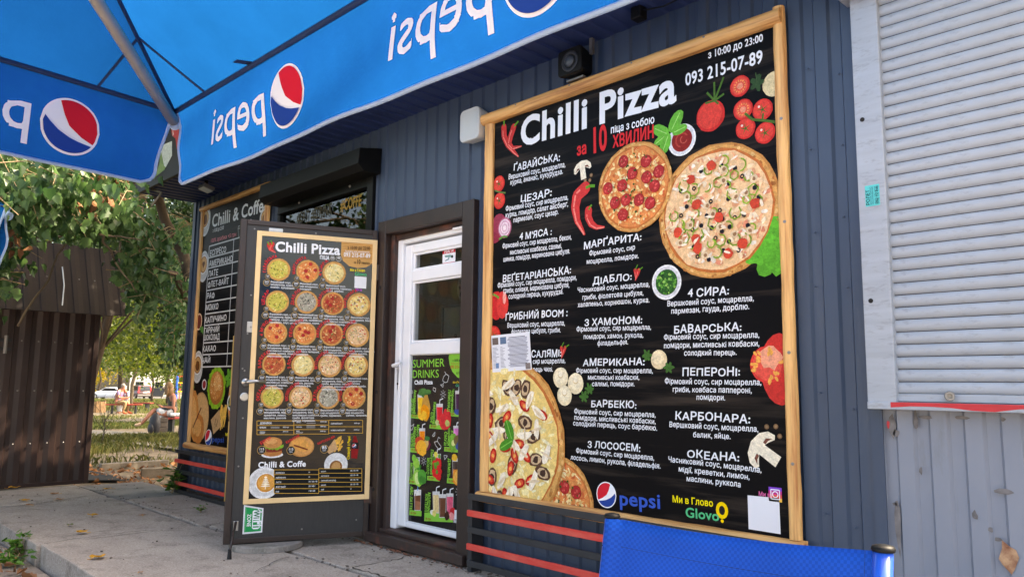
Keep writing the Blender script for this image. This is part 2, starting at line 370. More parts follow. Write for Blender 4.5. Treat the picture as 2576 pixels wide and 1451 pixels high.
def pizza(art, x, y, r, style, small=False):
    art.disc(x, y, r, S(196,134,72) if not small else CRUST, 34 if not small else 18, .012); art.disc(x, y, r*.97, CRUST, 34 if not small else 18, .01)
    if not small:
        for k in range(70):
            q = rnd.uniform(0, 6.28); rr = r*rnd.uniform(.91, .985); art.disc(x+rr*math.cos(q), y+rr*math.sin(q), r*rnd.uniform(.02, .05), vary(rnd.choice((S(186,120,62), S(170,100,50), S(232,190,126), S(226,176,110), S(206,146,84))), .12), 7, .3, ry=r*rnd.uniform(.012, .03), rot=q+1.57)
    art.disc(x, y, r*.915, S(196,110,56), 26 if not small else 16, .015)
    base = {'pep': S(224,138,78), 'mix': S(236,196,150), 'mush': S(236,206,128), 'white': S(232,214,150), 'green': S(200,190,90), 'meat': S(190,96,60), 'grey': S(170,166,150)}.get(style, SAUCE)
    art.disc(x, y, r*.885, base, 26 if not small else 16, .02)
    def spot(rm=.84):
        q = rnd.uniform(0, 6.28); rr = r*rm*math.sqrt(rnd.random()); return x+rr*math.cos(q), y+rr*math.sin(q)
    nb = 330 if not small else 34
    for k in range(nb):
        a, b = spot(); pal = {'pep': (CHEESE, CHEESE, S(236,190,120), S(230,160,90), S(214,104,60), S(244,224,176)), 'mix': (S(246,226,196), S(240,206,168), S(228,164,124), S(250,238,222), S(222,140,110), S(244,214,176)), 'mush': (S(244,228,170), S(238,210,140), S(250,240,200)),
              'white': (S(240,226,170), S(222,196,120), S(248,240,206)), 'green': (S(214,196,110), S(150,150,60), S(236,220,150)), 'meat': (S(214,150,90), S(160,60,40), S(232,200,140)), 'grey': (S(214,210,196), S(110,110,100), S(70,74,66))}[style]
        art.disc(a, b, r*rnd.uniform(.03, .085)*(1.7 if small else 1), vary(rnd.choice(pal), .12), 6, .4, ry=r*rnd.uniform(.012, .04)*(1.9 if small else 1), rot=rnd.uniform(0, 3))
    tops = {'pep': [('pep', 13)], 'mix': [('olive', 40), ('gpep', 34), ('mushs', 16), ('tomp', 10), ('white', 34)], 'mush': [('mushl', 20), ('tom', 22), ('chick', 26)], 'white': [('leaf', 5)], 'green': [('leafs', 26)],
            'meat': [('pep', 5), ('olive', 8), ('leafs', 12)], 'grey': [('dk', 22), ('white', 14)]}[style]
    for kind, cnt in tops:
        cnt = cnt if not small else max(3, cnt//3)
        spots = []
        for k in range(cnt):
            for t in range(25):
                a, b = spot(.74)
                if all(math.hypot(a-p[0], b-p[1]) > r*(.3 if kind == 'pep' else .13) for p in spots): break
            spots.append((a, b))
        for a, b in spots:
            if kind == 'pep':
                pr = r*(.135 if not small else .17); art.disc(a, b, pr*1.06, DRED, 14, .03); art.disc(a, b, pr*.95, vary(PEP, .12), 14, .04)
                if not small:
                    for j in range(7): art.disc(a+rnd.uniform(-.6, .6)*pr, b+rnd.uniform(-.6, .6)*pr, pr*.16, vary(S(214,90,84), .15), 6, .3)
            elif kind == 'olive':
                art.disc(a, b, r*.036, OLIVE, 10, .06)
                if rnd.random() < .5: art.disc(a, b, r*.015, S(214,170,120), 8)
            elif kind == 'gpep': art.arc(a, b, r*rnd.uniform(.05, .09), r*.022, rnd.uniform(0, 6), rnd.uniform(7, 8.6), vary(S(128,166,48), .2), 6)
            elif kind == 'mushs': art.disc(a, b, r*.06, S(226,200,164), 9, .15); art.disc(a+r*.01, b, r*.03, S(150,112,80), 7, .2)
            elif kind == 'mushl':
                q = rnd.uniform(0, 6); art.disc(a, b, r*.12, S(96,66,50), 10, .12, ry=r*.08, rot=q); art.disc(a, b, r*.09, S(206,176,140), 9, .12, ry=r*.055, rot=q); art.disc(a, b, r*.045, S(70,48,40), 7, .2)
            elif kind == 'tom':
                q = rnd.uniform(0, 3); art.disc(a, b, r*.095, S(190,34,28), 10, .05, ry=r*.055, rot=q); art.disc(a, b, r*.065, S(232,90,60), 8, .1, ry=r*.034, rot=q); art.disc(a, b, r*.025, S(248,170,90), 6, .2)
            elif kind == 'tomp': art.disc(a, b, r*.08, vary(S(206,70,48), .15), 9, .15)
            elif kind == 'chick': art.disc(a, b, r*.13, vary(S(246,234,214), .06), 9, .2, ry=r*.045, rot=rnd.uniform(0, 3)); art.disc(a, b-r*.01, r*.1, S(226,204,172), 8, .2, ry=r*.018, rot=rnd.uniform(0, 3))
            elif kind == 'white': art.disc(a, b, r*.055, vary(S(246,228,206), .08), 8, .35, ry=r*.022, rot=rnd.uniform(0, 3))
            elif kind in ('leaf', 'leafs'): art.disc(a, b, r*(.13 if kind == 'leaf' else .1), vary(S(60,110,40), .3), 8, .3, ry=r*.04, rot=rnd.uniform(0, 3))
            elif kind == 'dk': art.disc(a, b, r*.08, vary(S(50,54,50), .3), 7, .3, ry=r*.03, rot=rnd.uniform(0, 3))
    if small:
        for k in range(22):
            a, b = spot(.8); art.disc(a, b, r*rnd.uniform(.03, .075), vary(rnd.choice({'pep': (S(150,40,34), S(244,214,150), S(60,84,30)), 'mix': (S(60,84,30), S(150,60,50), S(40,34,36), S(120,40,70)), 'mush': (S(110,60,44), S(70,54,34), S(250,232,170)), 'white': (S(190,170,90), S(60,90,40), S(246,236,190)), 'green': (S(60,84,24), S(96,110,30), S(200,70,40)), 'meat': (S(60,30,26), S(50,70,30), S(206,60,40), S(236,200,130)), 'grey': (S(50,52,46), S(226,222,210), S(120,60,80))}[style]), .2), 6, .4, ry=r*rnd.uniform(.015, .04), rot=rnd.uniform(0, 3))
    if style == 'pep' and not small:
        for k in range(46):
            a, b = spot(.76); art.disc(a, b, r*rnd.uniform(.012, .03), vary(S(52,84,28), .3), 6, .4)
def pepsi_globe(art, x, y, r, rot=0., mirror=1, f=None):
    """white disc, red top, white wave, blue bottom, laid in narrow strips"""
    f = f or (lambda a, b: (a, b)); cr, sr = math.cos(rot), math.sin(rot)
    T = lambda a, b: f(x+mirror*(a*cr-b*sr)*r, y+(a*sr+b*cr)*r); N = 32; q = .92
    topw = lambda a: float(np.interp(a, [-1, -.85, -.4, .05, .25, .4, .55], [-.5, -.47, -.28, .02, .38, .82, 1.4])); botw = lambda a: float(np.interp(a, [-1, -.75, -.3, 0, .4, .7, 1], [-.62, -.53, -.46, -.38, -.2, .03, .34]))
    circ = lambda a, rr: math.sqrt(max(0, rr*rr-a*a))
    def strips(lo, hi, rr, c):
        M_ = 5
        for i in range(N):
            a0, a1 = -rr+2*rr*i/N, -rr+2*rr*(i+1)/N
            l0, h0, l1, h1 = max(lo(a0), -circ(a0, rr)), min(hi(a0), circ(a0, rr)), max(lo(a1), -circ(a1, rr)), min(hi(a1), circ(a1, rr))
            h0 = max(h0, l0); h1 = max(h1, l1)
            if h0-l0 < 1e-4 and h1-l1 < 1e-4: continue
            for j in range(M_):
                u, v = j/M_, (j+1)/M_; art.poly([T(a0, l0+(h0-l0)*u), T(a1, l1+(h1-l1)*u), T(a1, l1+(h1-l1)*v), T(a0, l0+(h0-l0)*v)], c); art.k -= 1
        art.k += 8
    strips(lambda a: -2, lambda a: 2, 1., WHT); strips(topw, lambda a: 2, q, S(212,32,50)); strips(lambda a: -2, botw, q, S(26,66,150))
# ------------------------------------------------------------------ palette
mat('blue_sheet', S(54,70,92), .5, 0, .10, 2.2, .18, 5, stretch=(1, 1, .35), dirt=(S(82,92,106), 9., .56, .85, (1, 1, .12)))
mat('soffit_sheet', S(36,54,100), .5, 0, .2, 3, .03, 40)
mat('dark_trim', S(40,44,52), .5, 0, .2, 5)
mat('fascia_black', S(26,28,30), .55, 0, .15, 6, .05, 30, spec=.3)
mat('black_paint', S(38,40,44), .55, 0, .25, 9, .08, 70)
mat('red_paint', S(214,60,50), .6, 0, .0, 7, .12, 60, c2=S(216,96,82), stretch=(1, 6, 6), lo=.42, hi=.75)
mat('brown_steel', S(50,36,33), .45, 0, .0, 5, .12, 90, c2=S(36,27,25))
mat('brown_rust', S(54,40,36), .55, 0, 0, 7, .1, 60, c2=S(98,56,44), lo=.52, hi=.7)
mat('leaf_vinyl', S(37,37,40), .5, 0, .0, 30, .06, 40, c2=S(48,48,50), stretch=(4, 4, .4))
mat('upvc', S(232,234,240), .35, 0, .04, 5, .0)
mat('upvc_dirt', S(206,196,184), .7, 0, 0, 14, .3, 60, c2=S(150,128,110), lo=.45, hi=.8)
mat('pale_strip', S(236,202,150), .5, 0, .06, 8)
mat('pine', S(232,176,110), .5, 0, 0, 3.4, .08, 20, c2=S(158,86,36), stretch=(.5, 11, 11), detail=5, lo=.44, hi=.72)
mat('pine_up', S(234,182,116), .5, 0, 0, 3.4, .08, 20, c2=S(164,92,40), stretch=(11, 11, .5), detail=5, lo=.44, hi=.72)
mat('board_print', S(12,12,15), .42, 0, 0, 2.6, .0, c2=S(76,66,59), stretch=(.35, 1, 5.5), detail=8, lo=.52, hi=.86, spec=.06)
mat('poster_print', S(12,15,20), .14, 0, .25, 3, .6, 4)
mat('drink_print', S(26,24,26), .2, 0, .2, 3)
mat('steel', S(176,176,176), .3, 1, .05, 8)
mat('dull_steel', S(140,138,136), .45, .8, .1, 20)
mat('black_plastic', S(10,11,12), .5, 0, .1, 20, spec=.25)
mat('white_plastic', S(196,202,206), .45, 0, .05, 8, dirt=(S(160,158,150), 10., .6, .9, (1, 1, .3)))
mat('paper', S(226,228,236), .6, 0, .02, 10)
mat('shutter_alu', S(166,175,187), .45, 0, 0, 4, .03, 30, c2=S(153,161,172), stretch=(.6, 4, 6), dirt=(S(118,118,120), 14., .54, .85, (1, 1, 3)))
mat('grey_sheet', S(122,130,145), .5, .0, .0, 2.5, .12, 6, c2=S(136,142,155), stretch=(1, 1, .5), dirt=(S(112,112,112), 7., .57, .85, (1.5, 1, .3)))
mat('torn_red', S(196,40,50), .5, 0, .1, 12)
mat('scuff', S(112,108,108), .8, 0, .35, 30)
mat('teal_paper', S(70,196,200), .6, 0, .05, 10)
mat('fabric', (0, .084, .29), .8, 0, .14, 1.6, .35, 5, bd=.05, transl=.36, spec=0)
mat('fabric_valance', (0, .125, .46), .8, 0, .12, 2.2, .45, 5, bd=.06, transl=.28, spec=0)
mat('hem', S(150,178,214), .7, 0, .05, 10)
mat('seam', S(14,44,84), .8, 0, .1, 10)
mat('rib_steel', S(168,160,152), .45, .5, .1, 10)
mat('wood_weather', S(150,118,84), .75, 0, .25, 10, .3, 40)
mat('shed_sheet', S(54,35,31), .5, 0, 0, 2.2, .15, 6, c2=S(40,27,25), stretch=(1, 1, .4), dirt=(S(78,58,50), 10., .58, .9, (1, 1, .15)))
mat('shed_roof', S(38,31,29), .65, 0, 0, 2.0, .08, 60, c2=S(50,40,36), spec=.25)
mat('bark', S(74,60,48), .9, 0, .3, 14, .6, 25, stretch=(1, 1, .3))
mat('bark_light', S(112,98,80), .9, 0, .25, 14, .5, 25, stretch=(1, 1, .3))
mat('twig', S(150,128,96), .8, 0, .2, 20)
mat('dark_void', S(30,28,28), .9, 0, .1, 4)
mat('tyre', S(26,26,28), .8, 0, .1, 20)
mat('kerb', S(120,111,99), .9, 0, .25, 8, .5, 40)
mat('litter_yellow', S(226,172,52), .6, 0, .15, 60, c2=S(196,130,34))
mat('litter_brown', S(160,112,72), .7, 0, .25, 60)
mat('litter_green', S(92,110,40), .6, 0, .2, 60)
mat('bench_red', S(150,44,44), .5, 0, .2, 14, .1, 40)
leaf_mat('leaf_poplar', S(40,72,38), S(98,128,78), .4, .38)
leaf_mat('leaf_dead', S(112,74,50), S(164,116,78), .7, .2)
leaf_mat('leaf_far', S(46,66,24), S(112,124,42), .55, .45)
leaf_mat('leaf_yellow', S(112,104,30), S(170,144,44), .55, .45)
leaf_mat('leaf_dark', S(28,50,28), S(58,86,46), .5, .3)
leaf_mat('grass', S(62,86,36), S(128,122,70), .7, .25)
leaf_mat('weed', S(54,96,34), S(100,140,60), .5, .35)

def glass(name, tint=(.9, .93, .92), rough=0.01, k=1.):
    m = bpy.data.materials.new(name); m.use_nodes = True; MATS[name] = m; n = m.node_tree.nodes; L = m.node_tree.links
    n.remove(n['Principled BSDF']); t = n.new('ShaderNodeBsdfTransparent'); t.inputs[0].default_value = (*tint, 1)
    g = n.new('ShaderNodeBsdfGlossy'); g.inputs['Roughness'].default_value = rough; fr = n.new('ShaderNodeFresnel'); fr.inputs[0].default_value = 1.55
    ad = n.new('ShaderNodeMath'); ad.operation = 'MULTIPLY_ADD'; ad.inputs[1].default_value = k; ad.inputs[2].default_value = .0
    mx = n.new('ShaderNodeMixShader'); L.new(fr.outputs[0], ad.inputs[0]); L.new(ad.outputs[0], mx.inputs[0]); L.new(t.outputs[0], mx.inputs[1]); L.new(g.outputs[0], mx.inputs[2])
    L.new(mx.outputs[0], n['Material Output'].inputs[0]); return m
glass('window_glass', (.55, .58, .56)); glass('door_glass', (.92, .94, .93), k=.07)

def ground_mat(name, cols, scales, bump=.4):
    m = bpy.data.materials.new(name); m.use_nodes = True; MATS[name] = m; n = m.node_tree.nodes; L = m.node_tree.links; b = n['Principled BSDF']; b.inputs['Roughness'].default_value = .92
    tc = n.new('ShaderNodeTexCoord'); prev = None
    for c, (sc, lo, hi) in zip(cols, scales):
        no = n.new('ShaderNodeTexNoise'); no.inputs['Scale'].default_value = sc; no.inputs['Detail'].default_value = 6; no.inputs['Roughness'].default_value = .65; L.new(tc.outputs['Object'], no.inputs[0])
        rp = n.new('ShaderNodeMapRange'); rp.inputs[1].default_value = lo; rp.inputs[2].default_value = hi; L.new(no.outputs['Fac'], rp.inputs[0])
        mx = n.new('ShaderNodeMix'); mx.data_type = 'RGBA'; L.new(rp.outputs[0], mx.inputs[0]); mx.inputs[7].default_value = (*c, 1)
        if prev is None: mx.inputs[6].default_value = (*cols[0], 1)
        else: L.new(prev, mx.inputs[6])
        prev = mx.outputs[2]
    L.new(prev, b.inputs['Base Color'])
    nb = n.new('ShaderNodeTexNoise'); nb.inputs['Scale'].default_value = 90; nb.inputs['Detail'].default_value = 8; L.new(tc.outputs['Object'], nb.inputs[0])
    bp = n.new('ShaderNodeBump'); bp.inputs['Strength'].default_value = bump; bp.inputs['Distance'].default_value = .01; L.new(nb.outputs['Fac'], bp.inputs['Height']); L.new(bp.outputs[0], b.inputs['Normal'])
    return m
ground_mat('concrete', [S(158,147,138), S(172,161,151), S(128,118,109), S(186,176,166), S(104,94,87)], [(1, 0, 1), (2.2, .4, .65), (5, .50, .70), (55, .50, .72), (95, .54, .68)], .5)
ground_mat('concrete_old', [S(126,122,120), S(146,140,134), S(84,86,78), S(160,156,150), S(80,76,74)], [(1, 0, 1), (2.5, .4, .65), (4, .52, .68), (50, .56, .75), (90, .6, .72)], .5)
ground_mat('dirt', [S(96,84,70), S(112,98,82), S(76,66,54), S(128,112,92), S(84,80,48)], [(1, 0, 1), (1.2, .4, .65), (4, .5, .7), (30, .55, .75), (.5, .48, .7)], .6)
ground_mat('gravel_soil', [S(134,122,112), S(158,146,136), S(96,86,80), S(184,172,160), S(84,76,72)], [(1, 0, 1), (3, .4, .65), (8, .5, .7), (70, .55, .75), (120, .58, .7)], .9)
ground_mat('tarmac', [S(74,74,76), S(88,86,86), S(60,60,62)], [(1, 0, 1), (2, .4, .65), (40, .5, .7)], .5)
ground_mat('bounce_paving', [S(196,188,176), S(206,198,186), S(178,170,158)], [(1, 0, 1), (2, .4, .65), (6, .5, .7)], .3)
ground_mat('pathway', [S(112,106,99), S(124,118,110), S(88,83,77)], [(1, 0, 1), (1.2, .4, .65), (6, .5, .7)], .4)

# ------------------------------------------------------------------ ground, sloping gently away from the kiosk
def gz(x, y): return -.17-.0098*max(0., -x-9.3)
xs = [-420, -250, -160, -110, -80, -60, -45, -36, -30, -26, -22, -19, -16, -14, -12.5, -11, -10, -9.3, -8.5, -7.5, -6.5, -5.5, -4.5, -3, 0, 10, 60, 300]
ys = [-300, -60, -20, -10, -7, -5.5, -4.5, -3.8, -3.2, -2.7, -2.3, -2, -1.8, -1.5, -1, -.4, .3, 1, 2, 3, 4, 6, 8, 11, 15, 20, 30, 50, 90, 180, 400]
mb = MB(); nx, ny = len(xs), len(ys)
hv = lambda x, y: gz(x, y)+(.018*math.sin(x*2.3+y*1.7)+.012*math.sin(x*5.1-y*3.9) if (-30 < x < -4) else 0)-(.03 if x > -9 and y > -1.6 else 0)
mb.add([(x, y, hv(x, y)) for y in ys for x in xs], [(j*nx+i, j*nx+i+1, (j+1)*nx+i+1, (j+1)*nx+i) for j in range(ny-1) for i in range(nx-1)])
ground = structure(mb.build('ground', 'dirt', smooth=True))

# paving of cast slabs in front of the kiosk: each slab a piece of its own with open joints
pave = MB(); pave.box(-8.86, 3.0, -1.6, .0, -.35, -.035); paving = structure(pave.build('pavement', 'gravel_soil'))
def slab(x0, x1, y0, y1, z=0., mt='concrete', th=.16, parent=paving, sk=(0, 0, 0, 0)):
    n = 7; pts = []
    def edge(a, b, k):
        for i in range(k):
            t = i/k; j = rnd.uniform(-.006, .006); d = (b[1]-a[1], -(b[0]-a[0])); l = math.hypot(*d)
            pts.append((a[0]+(b[0]-a[0])*t+d[0]/l*j, a[1]+(b[1]-a[1])*t+d[1]/l*j))
    c = [(x0, y0+sk[0]), (x1, y0+sk[1]), (x1, y1+sk[2]), (x0, y1+sk[3])]
    for i in range(4): edge(c[i], c[(i+1) % 4], n if i % 2 else 2*n)
    tz = rnd.uniform(-.004, .004)
    b = MB(); b.extr([(p[0], p[1], z-th) for p in pts], (0, 0, th+tz)); return b.build('paving_slab', mt, parent, bevel=.008)
slab(-8.88, -7.87, -1.62, -.68, .0, sk=(.08, -.02, 0, 0)); slab(-7.84, -5.89, -1.70, -.655, -.004); slab(-5.86, -2.9, -1.68, -.585, .0, sk=(0, 0, .03, -.05)); slab(-2.87, .6, -1.68, -.55, .0)
slab(-8.9, -7.62, -.64, -.02, -.012, 'concrete_old'); slab(-7.59, -5.9, -.62, .0, -.006); slab(-5.87, -4.02, -.575, .0, -.002, sk=(0, .03, 0, 0)); slab(-3.99, -1.9, -.545, 0., .003); slab(-1.87, .6, -.54, 0., 0.)
for i in range(3):
    for j in range(2): slab(-3.6+i*1.4, -2.23+i*1.4, -3.05-j*1.35, -1.73-j*1.35, 0.)
slab(-3.6, -2.2, -5.9, -4.45); slab(-2.2+.03, 1.0, -5.9, -4.45)
slab(-5.05, -3.64, -2.35, -1.72, -.10, 'concrete_old')
# strip of black roofing felt laid beside the shed, kerb stones, concrete path and road beyond
def sheet(name, pts, mt, dz=.006):
    b = MB(); b.add([(p[0], p[1], gz(p[0], p[1])+dz) for p in pts], [tuple(range(len(pts)))]); return structure(b.build(name, mt))
sheet('parking_road', [(-98, -60), (-130, -60), (-130, 120), (-98, 120)], 'tarmac', .03)
sheet('bounce_ground', [(-4.2, -5.95), (14, -5.95), (14, -45), (-14, -45), (-9.2, -5.95)], 'bounce_paving', .12)  # pale unseen ground added to bounce sunlight up onto the kiosk front
sheet('gravel_patch', [(-9.0, -1.72), (-4.4, -1.70), (-4.4, -5.5), (-9.0, -5.5)], 'gravel_soil', .035)

def crack(pts, w_=.006):
    """a narrow open crack in the slabs"""
    b = MB(); P = [Gp(x, y, .0) for x, y in pts]; fine = []
    for p, q in zip(P, P[1:]):
        for i in range(6): fine.append(p.lerp(q, i/6)+Vector((rnd.uniform(-.012, .012), rnd.uniform(-.012, .012), 0)))
    vs = []
    for i, p in enumerate(fine):
        d = (fine[min(i+1, len(fine)-1)]-fine[max(i-1, 0)]).normalized(); n_ = Vector((-d.y, d.x, 0))*w_*rnd.uniform(.3, 1); vs += [p+n_+Vector((0, 0, .0065)), p-n_+Vector((0, 0, .0065))]
    b.add(vs, [(2*i, 2*i+1, 2*i+3, 2*i+2) for i in range(len(fine)-1)]); b.build('crack', mat('crack_soil', S(58,50,44), .95, 0, .3, 30), paving)
crack([(1046, 1392), (1000, 1408), (930, 1420), (884, 1428)]); crack([(884, 1428), (925, 1440), (990, 1460)], .008); crack([(110, 1368), (205, 1355), (320, 1340), (380, 1334)], .007); crack([(265, 1243), (180, 1254), (90, 1267), (0, 1279)], .009); crack([(640, 1440), (690, 1415), (730, 1400)], .004)

g_ = MB()
for k in range(520):   # grit and crumbs gathered along the wall foot and in the joints
    if k % 3: x, y = rnd.uniform(-7.9, -2.6), -.03-abs(rnd.gauss(0, .06))
    elif k % 2: x, y = rnd.uniform(-8.6, -3.2), -.61+.012*(x if False else 0)+rnd.gauss(0, .02)
    else: x, y = rnd.uniform(-8.6, -3.0), rnd.uniform(-1.6, -.1)
    s_ = rnd.uniform(.003, .010); g_.ell((x, y, .004+s_*.25), (s_*rnd.uniform(.8, 1.8), s_, s_*.5), 5, 3)
tag(g_.build('grit', mat('grit_mix', S(92,82,74), .95, 0, .5, 4)), 'small grit and crumbs lying along the foot of the kiosk wall', 'grit', kind='stuff')
# ------------------------------------------------------------------ the blue kiosk
def corr(mb, x0, x1, z0, z1, y=0., per=.115, d=.014, ph=0., T=None):
    T = T or (lambda a, h, z: (a, y+h, z)); k = math.floor((x0-ph)/per)-1; pr = []
    while ph+k*per < x1+per:
        b = ph+k*per; pr += [(b, 0), (b+.054, 0), (b+.064, d), (b+.105, d)]; k += 1
    def hh(x):
        for (a, h), (b, g) in zip(pr, pr[1:]):
            if a <= x <= b: return h+(g-h)*(x-a)/(b-a)
        return 0
    pts = [(x0, hh(x0))]+[p for p in pr if x0 < p[0] < x1]+[(x1, hh(x1))]
    vs = [T(a, h, z0) for a, h in pts]+[T(a, h, z1) for a, h in pts]; n = len(pts)
    mb.add(vs, [(i, i+1, n+i+1, n+i) for i in range(n-1)])
XL, XR, HZ = -7.98, -1.205, 2.907
kiosk = thing('pizza_kiosk', 'long dark blue corrugated metal pizza kiosk with an open front door', 'kiosk', (-4.6, 1.2, 0))
DX0, DX1, DZ1 = -4.53, -3.535, 2.17
WX0, WX1, WZ0, WZ1 = -6.14, -4.66, .95, 2.62
b = MB()
corr(b, XL, WX0, .02, HZ+.05); corr(b, WX0, WX1, WZ1, HZ+.05); corr(b, WX0, WX1, .02, WZ0); corr(b, WX1, DX0, .02, HZ+.05); corr(b, DX0, DX1, DZ1, HZ+.05); corr(b, DX1, XR, .02, HZ+.05)
b.build('wall', 'blue_sheet', kiosk)
b = MB(); corr(b, 0, 2.6, .0, HZ+.1, T=lambda a, h, z: (XL+h, a, z)); b.build('wall', 'blue_sheet', kiosk)
b = MB(); b.box(XL-.012, XL+.05, -.014, -.002, 0, HZ); b.box(XL-.012, XL-.002, -.002, .06, 0, HZ); b.build('corner_trim', 'blue_sheet', kiosk)
b = MB(); b.box(XL+.02, 1.5, -.52, 2.6, HZ+.06, HZ+.12); b.build('roof', 'dark_trim', kiosk)
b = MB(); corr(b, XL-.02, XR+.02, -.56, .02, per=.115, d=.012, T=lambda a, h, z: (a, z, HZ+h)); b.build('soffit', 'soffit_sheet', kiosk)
b = MB(); b.box(XL-.03, XR+.3, -.59, -.562, HZ-.02, HZ+.50); fascia = b.build('fascia', 'fascia_black', kiosk, bevel=.004)
fp = Plane((XL, -.59, HZ), (1, 0, 0), (0, -1, 0)); fa = Art(fp, .003)
zf = Z(0, 0, 2.884)
for pts, c in ((((1250, 1025), (1250, 1130), (1205, 1215), (1165, 1190), (1160, 1110), (1190, 1050)), S(206,210,200)), (((1165, 1070), (1160, 1180), (1130, 1285), (1200, 1230), (1190, 1190)), S(112,140,76)), (((1200, 890), (1215, 940), (1195, 1020), (1170, 1060), (1150, 980), (1170, 900)), S(196,198,186)), (((1245, 930), (1300, 930), (1300, 1120), (1285, 1080), (1275, 1005), (1250, 985)), S(186,60,60)), (((1130, 1285), (1165, 1180), (1205, 1215), (1160, 1260)), S(130,156,84)), (((1255, 935), (1262, 975), (1256, 990)), S(226,220,210))): fa.pxpoly([zf(*p) for p in pts], c); fa.build('vegetable_picture', kiosk); fa.mb = MB()
for k in range(5): fa.disc(*fp.px(*zf(1180+rnd.uniform(-10, 14), 960+k*22)), .016, S(60,60,56), 7, .3)
fa.build('seed_picture', kiosk); fa.mb = MB()
for dx, dz, rr, c in ((2.2, .2, .13, S(208,60,50)), (2.8, .26, .14, CRUST), (3.5, .2, .12, S(110,150,60))): fa.disc(dx, dz, rr, c, 12, .1); fa.build('vegetable_picture', kiosk); fa.mb = MB()
b = MB(); b.tube([(XL-.07, .05, HZ-.03), (XL-.06, .1, 1.9), (XL-.09, .16, .9), (XL-.07, .12, .1)], .028, 10); b.build('drain_hose', 'white_plastic', kiosk, True)
# metal fixings in the sheeting
b = MB()
for X in (-3.6, -3.49, -1.41, -1.29):
    for zz in (.55, 1.0, 1.42, 1.75, 2.05, 2.4):
        b.lathe((X+rnd.uniform(-.012, .012), 0, zz+rnd.uniform(-.06, .06)), (0, -1, 0), [(.005, -.002), (.005, .003), (.003, .005)], 8)
b.build('rivets', 'blue_sheet', kiosk)['kind'] = 'stuff'
# room behind the openings
b = MB(); b.box(-7.9, -1.4, 1.06, 1.10, 0, HZ); b.build('partition_wall', mat('room_wall', S(112,104,90), .8), kiosk)
b = MB(); b.box(-7.9, -1.4, .02, 1.06, -.01, .03); b.build('room_floor', mat('room_floor', S(96,84,74), .6), kiosk)
b = MB(); b.box(-1.9, -1.86, .02, 1.06, .03, HZ); b.box(-7.6, -7.56, .02, 1.06, .03, HZ); b.build('partition_wall', 'room_wall', kiosk)
b = MB(); b.box(-7.9, -1.4, .02, 1.06, HZ-.05, HZ-.02); b.build('room_ceiling', 'room_wall', kiosk)
# window with its roller shutter
win = MB(); win.box(WX0, WX0+.05, -.012, .06, WZ0, 2.6); win.box(WX1-.075, WX1, -.03, .06, WZ0, 2.6); win.box(WX0+.05, WX1-.075, -.01, .06, 2.49, 2.56); win.box(WX0+.05, WX1-.075, -.01, .06, WZ0, WZ0+.07)
window = win.build('window', 'black_plastic', kiosk, bevel=.004)
MB().box(WX0+.05, WX1-.075, .018, .024, WZ0+.07, 2.49).build('pane', 'window_glass', window)
b = MB(); bx0, bx1 = -6.12, -4.595
b.extr([(bx0, 0, 2.75), (bx0, -.19, 2.715), (bx0, -.2, 2.60), (bx0, -.15, 2.555), (bx0, -.01, 2.555)], (bx1-bx0, 0, 0)); b.build('shutter_box', 'black_plastic', window, bevel=.004)
b = MB(); b.box(WX0+.02, WX1-.05, -.018, -.008, 2.50, 2.575); b.box(WX0+.02, WX1-.05, -.024, -.006, 2.488, 2.502); b.build('shutter_slat', 'black_plastic', window, bevel=.002)
for xx in (-5.75, -4.98): MB().lathe((xx, -.018, 2.535), (0, -1, 0), [(.012, 0), (.012, .006), (.006, .01)], 10).build('shutter_stop', 'dull_steel', window)
wp = Plane((WX0, .012, 0), (1, 0, 0), (0, -1, 0)); zw = Z(660.4, 346, 5.77)
gold = S(110,88,36); olv = S(60,55,38)
for s, a, q, c in (('#EAT', (500, 1240), (672, 1196), olv), ('#DRINK', (708, 1195), (1015, 1112), olv), ('#COFFE', (1135, 1062), (1438, 988), S(140,110,44))):
    put(window, 'window_lettering', wp, s, zw(*a), zw(*q), hs=1.55, bold=2, c=c)
put(window, 'window_lettering', wp, '#BRAVO', zw(1545, 1035), zw(1535, 1460), hs=1.3, bold=2, c=S(110,86,36), off=.0025)
b = MB()
for k in range(8):
    x = WX0+.2+k*.155; b.tube([(x, .04, 2.48), (x+.02, .045, 1.9), (x-.01, .04, 1.2)], .004, 5)
b.build('string_curtain', mat('hemp', S(150,140,90), .8), window)
b = MB()
for k in range(9): b.ell((WX0+.09+rnd.uniform(0, .12), .03, 2.30+rnd.uniform(-.05, .08)), (.03, .006, .035), 10, 6)
b.build('sweet_sticker', mat('dull_red', S(120,50,46), .6), window)

# ------------------------------------------------------------------ brown steel door frame, white inner door
fr = MB()
fr.box(DX0-.02, DX0+.075, -.045, .16, .02, 2.19); fr.box(DX1-.095, DX1+.015, -.045, .16, .02, 2.19); fr.box(DX0+.075, DX1-.095, -.045, .16, 2.09, 2.19)
frame = fr.build('door_frame', 'brown_steel', kiosk, bevel=.006)
fr = MB(); fr.box(DX0+.075, DX0+.115, .005, .16, .05, 2.09); fr.box(DX0+.115, DX1-.095, .02, .16, 2.05, 2.088); fr.build('frame_rebate', 'brown_rust', frame, bevel=.004)
fr = MB(); fr.box(DX0-.02, DX1+.0, -.075, .05, .012, .075); fr.box(DX0-.02, DX1, -.02, .16, .075, .10); fr.build('threshold', 'brown_rust', frame, bevel=.006)
for z in (.35, 1.0, 1.72): MB().lathe((DX0+.03, -.046, z), (0, -1, 0), [(.012, -.002), (.012, .003), (.005, .004)], 12).build('bolt_hole', 'dark_void', frame)
fr = MB()   # crumbly mortar and brick under the threshold
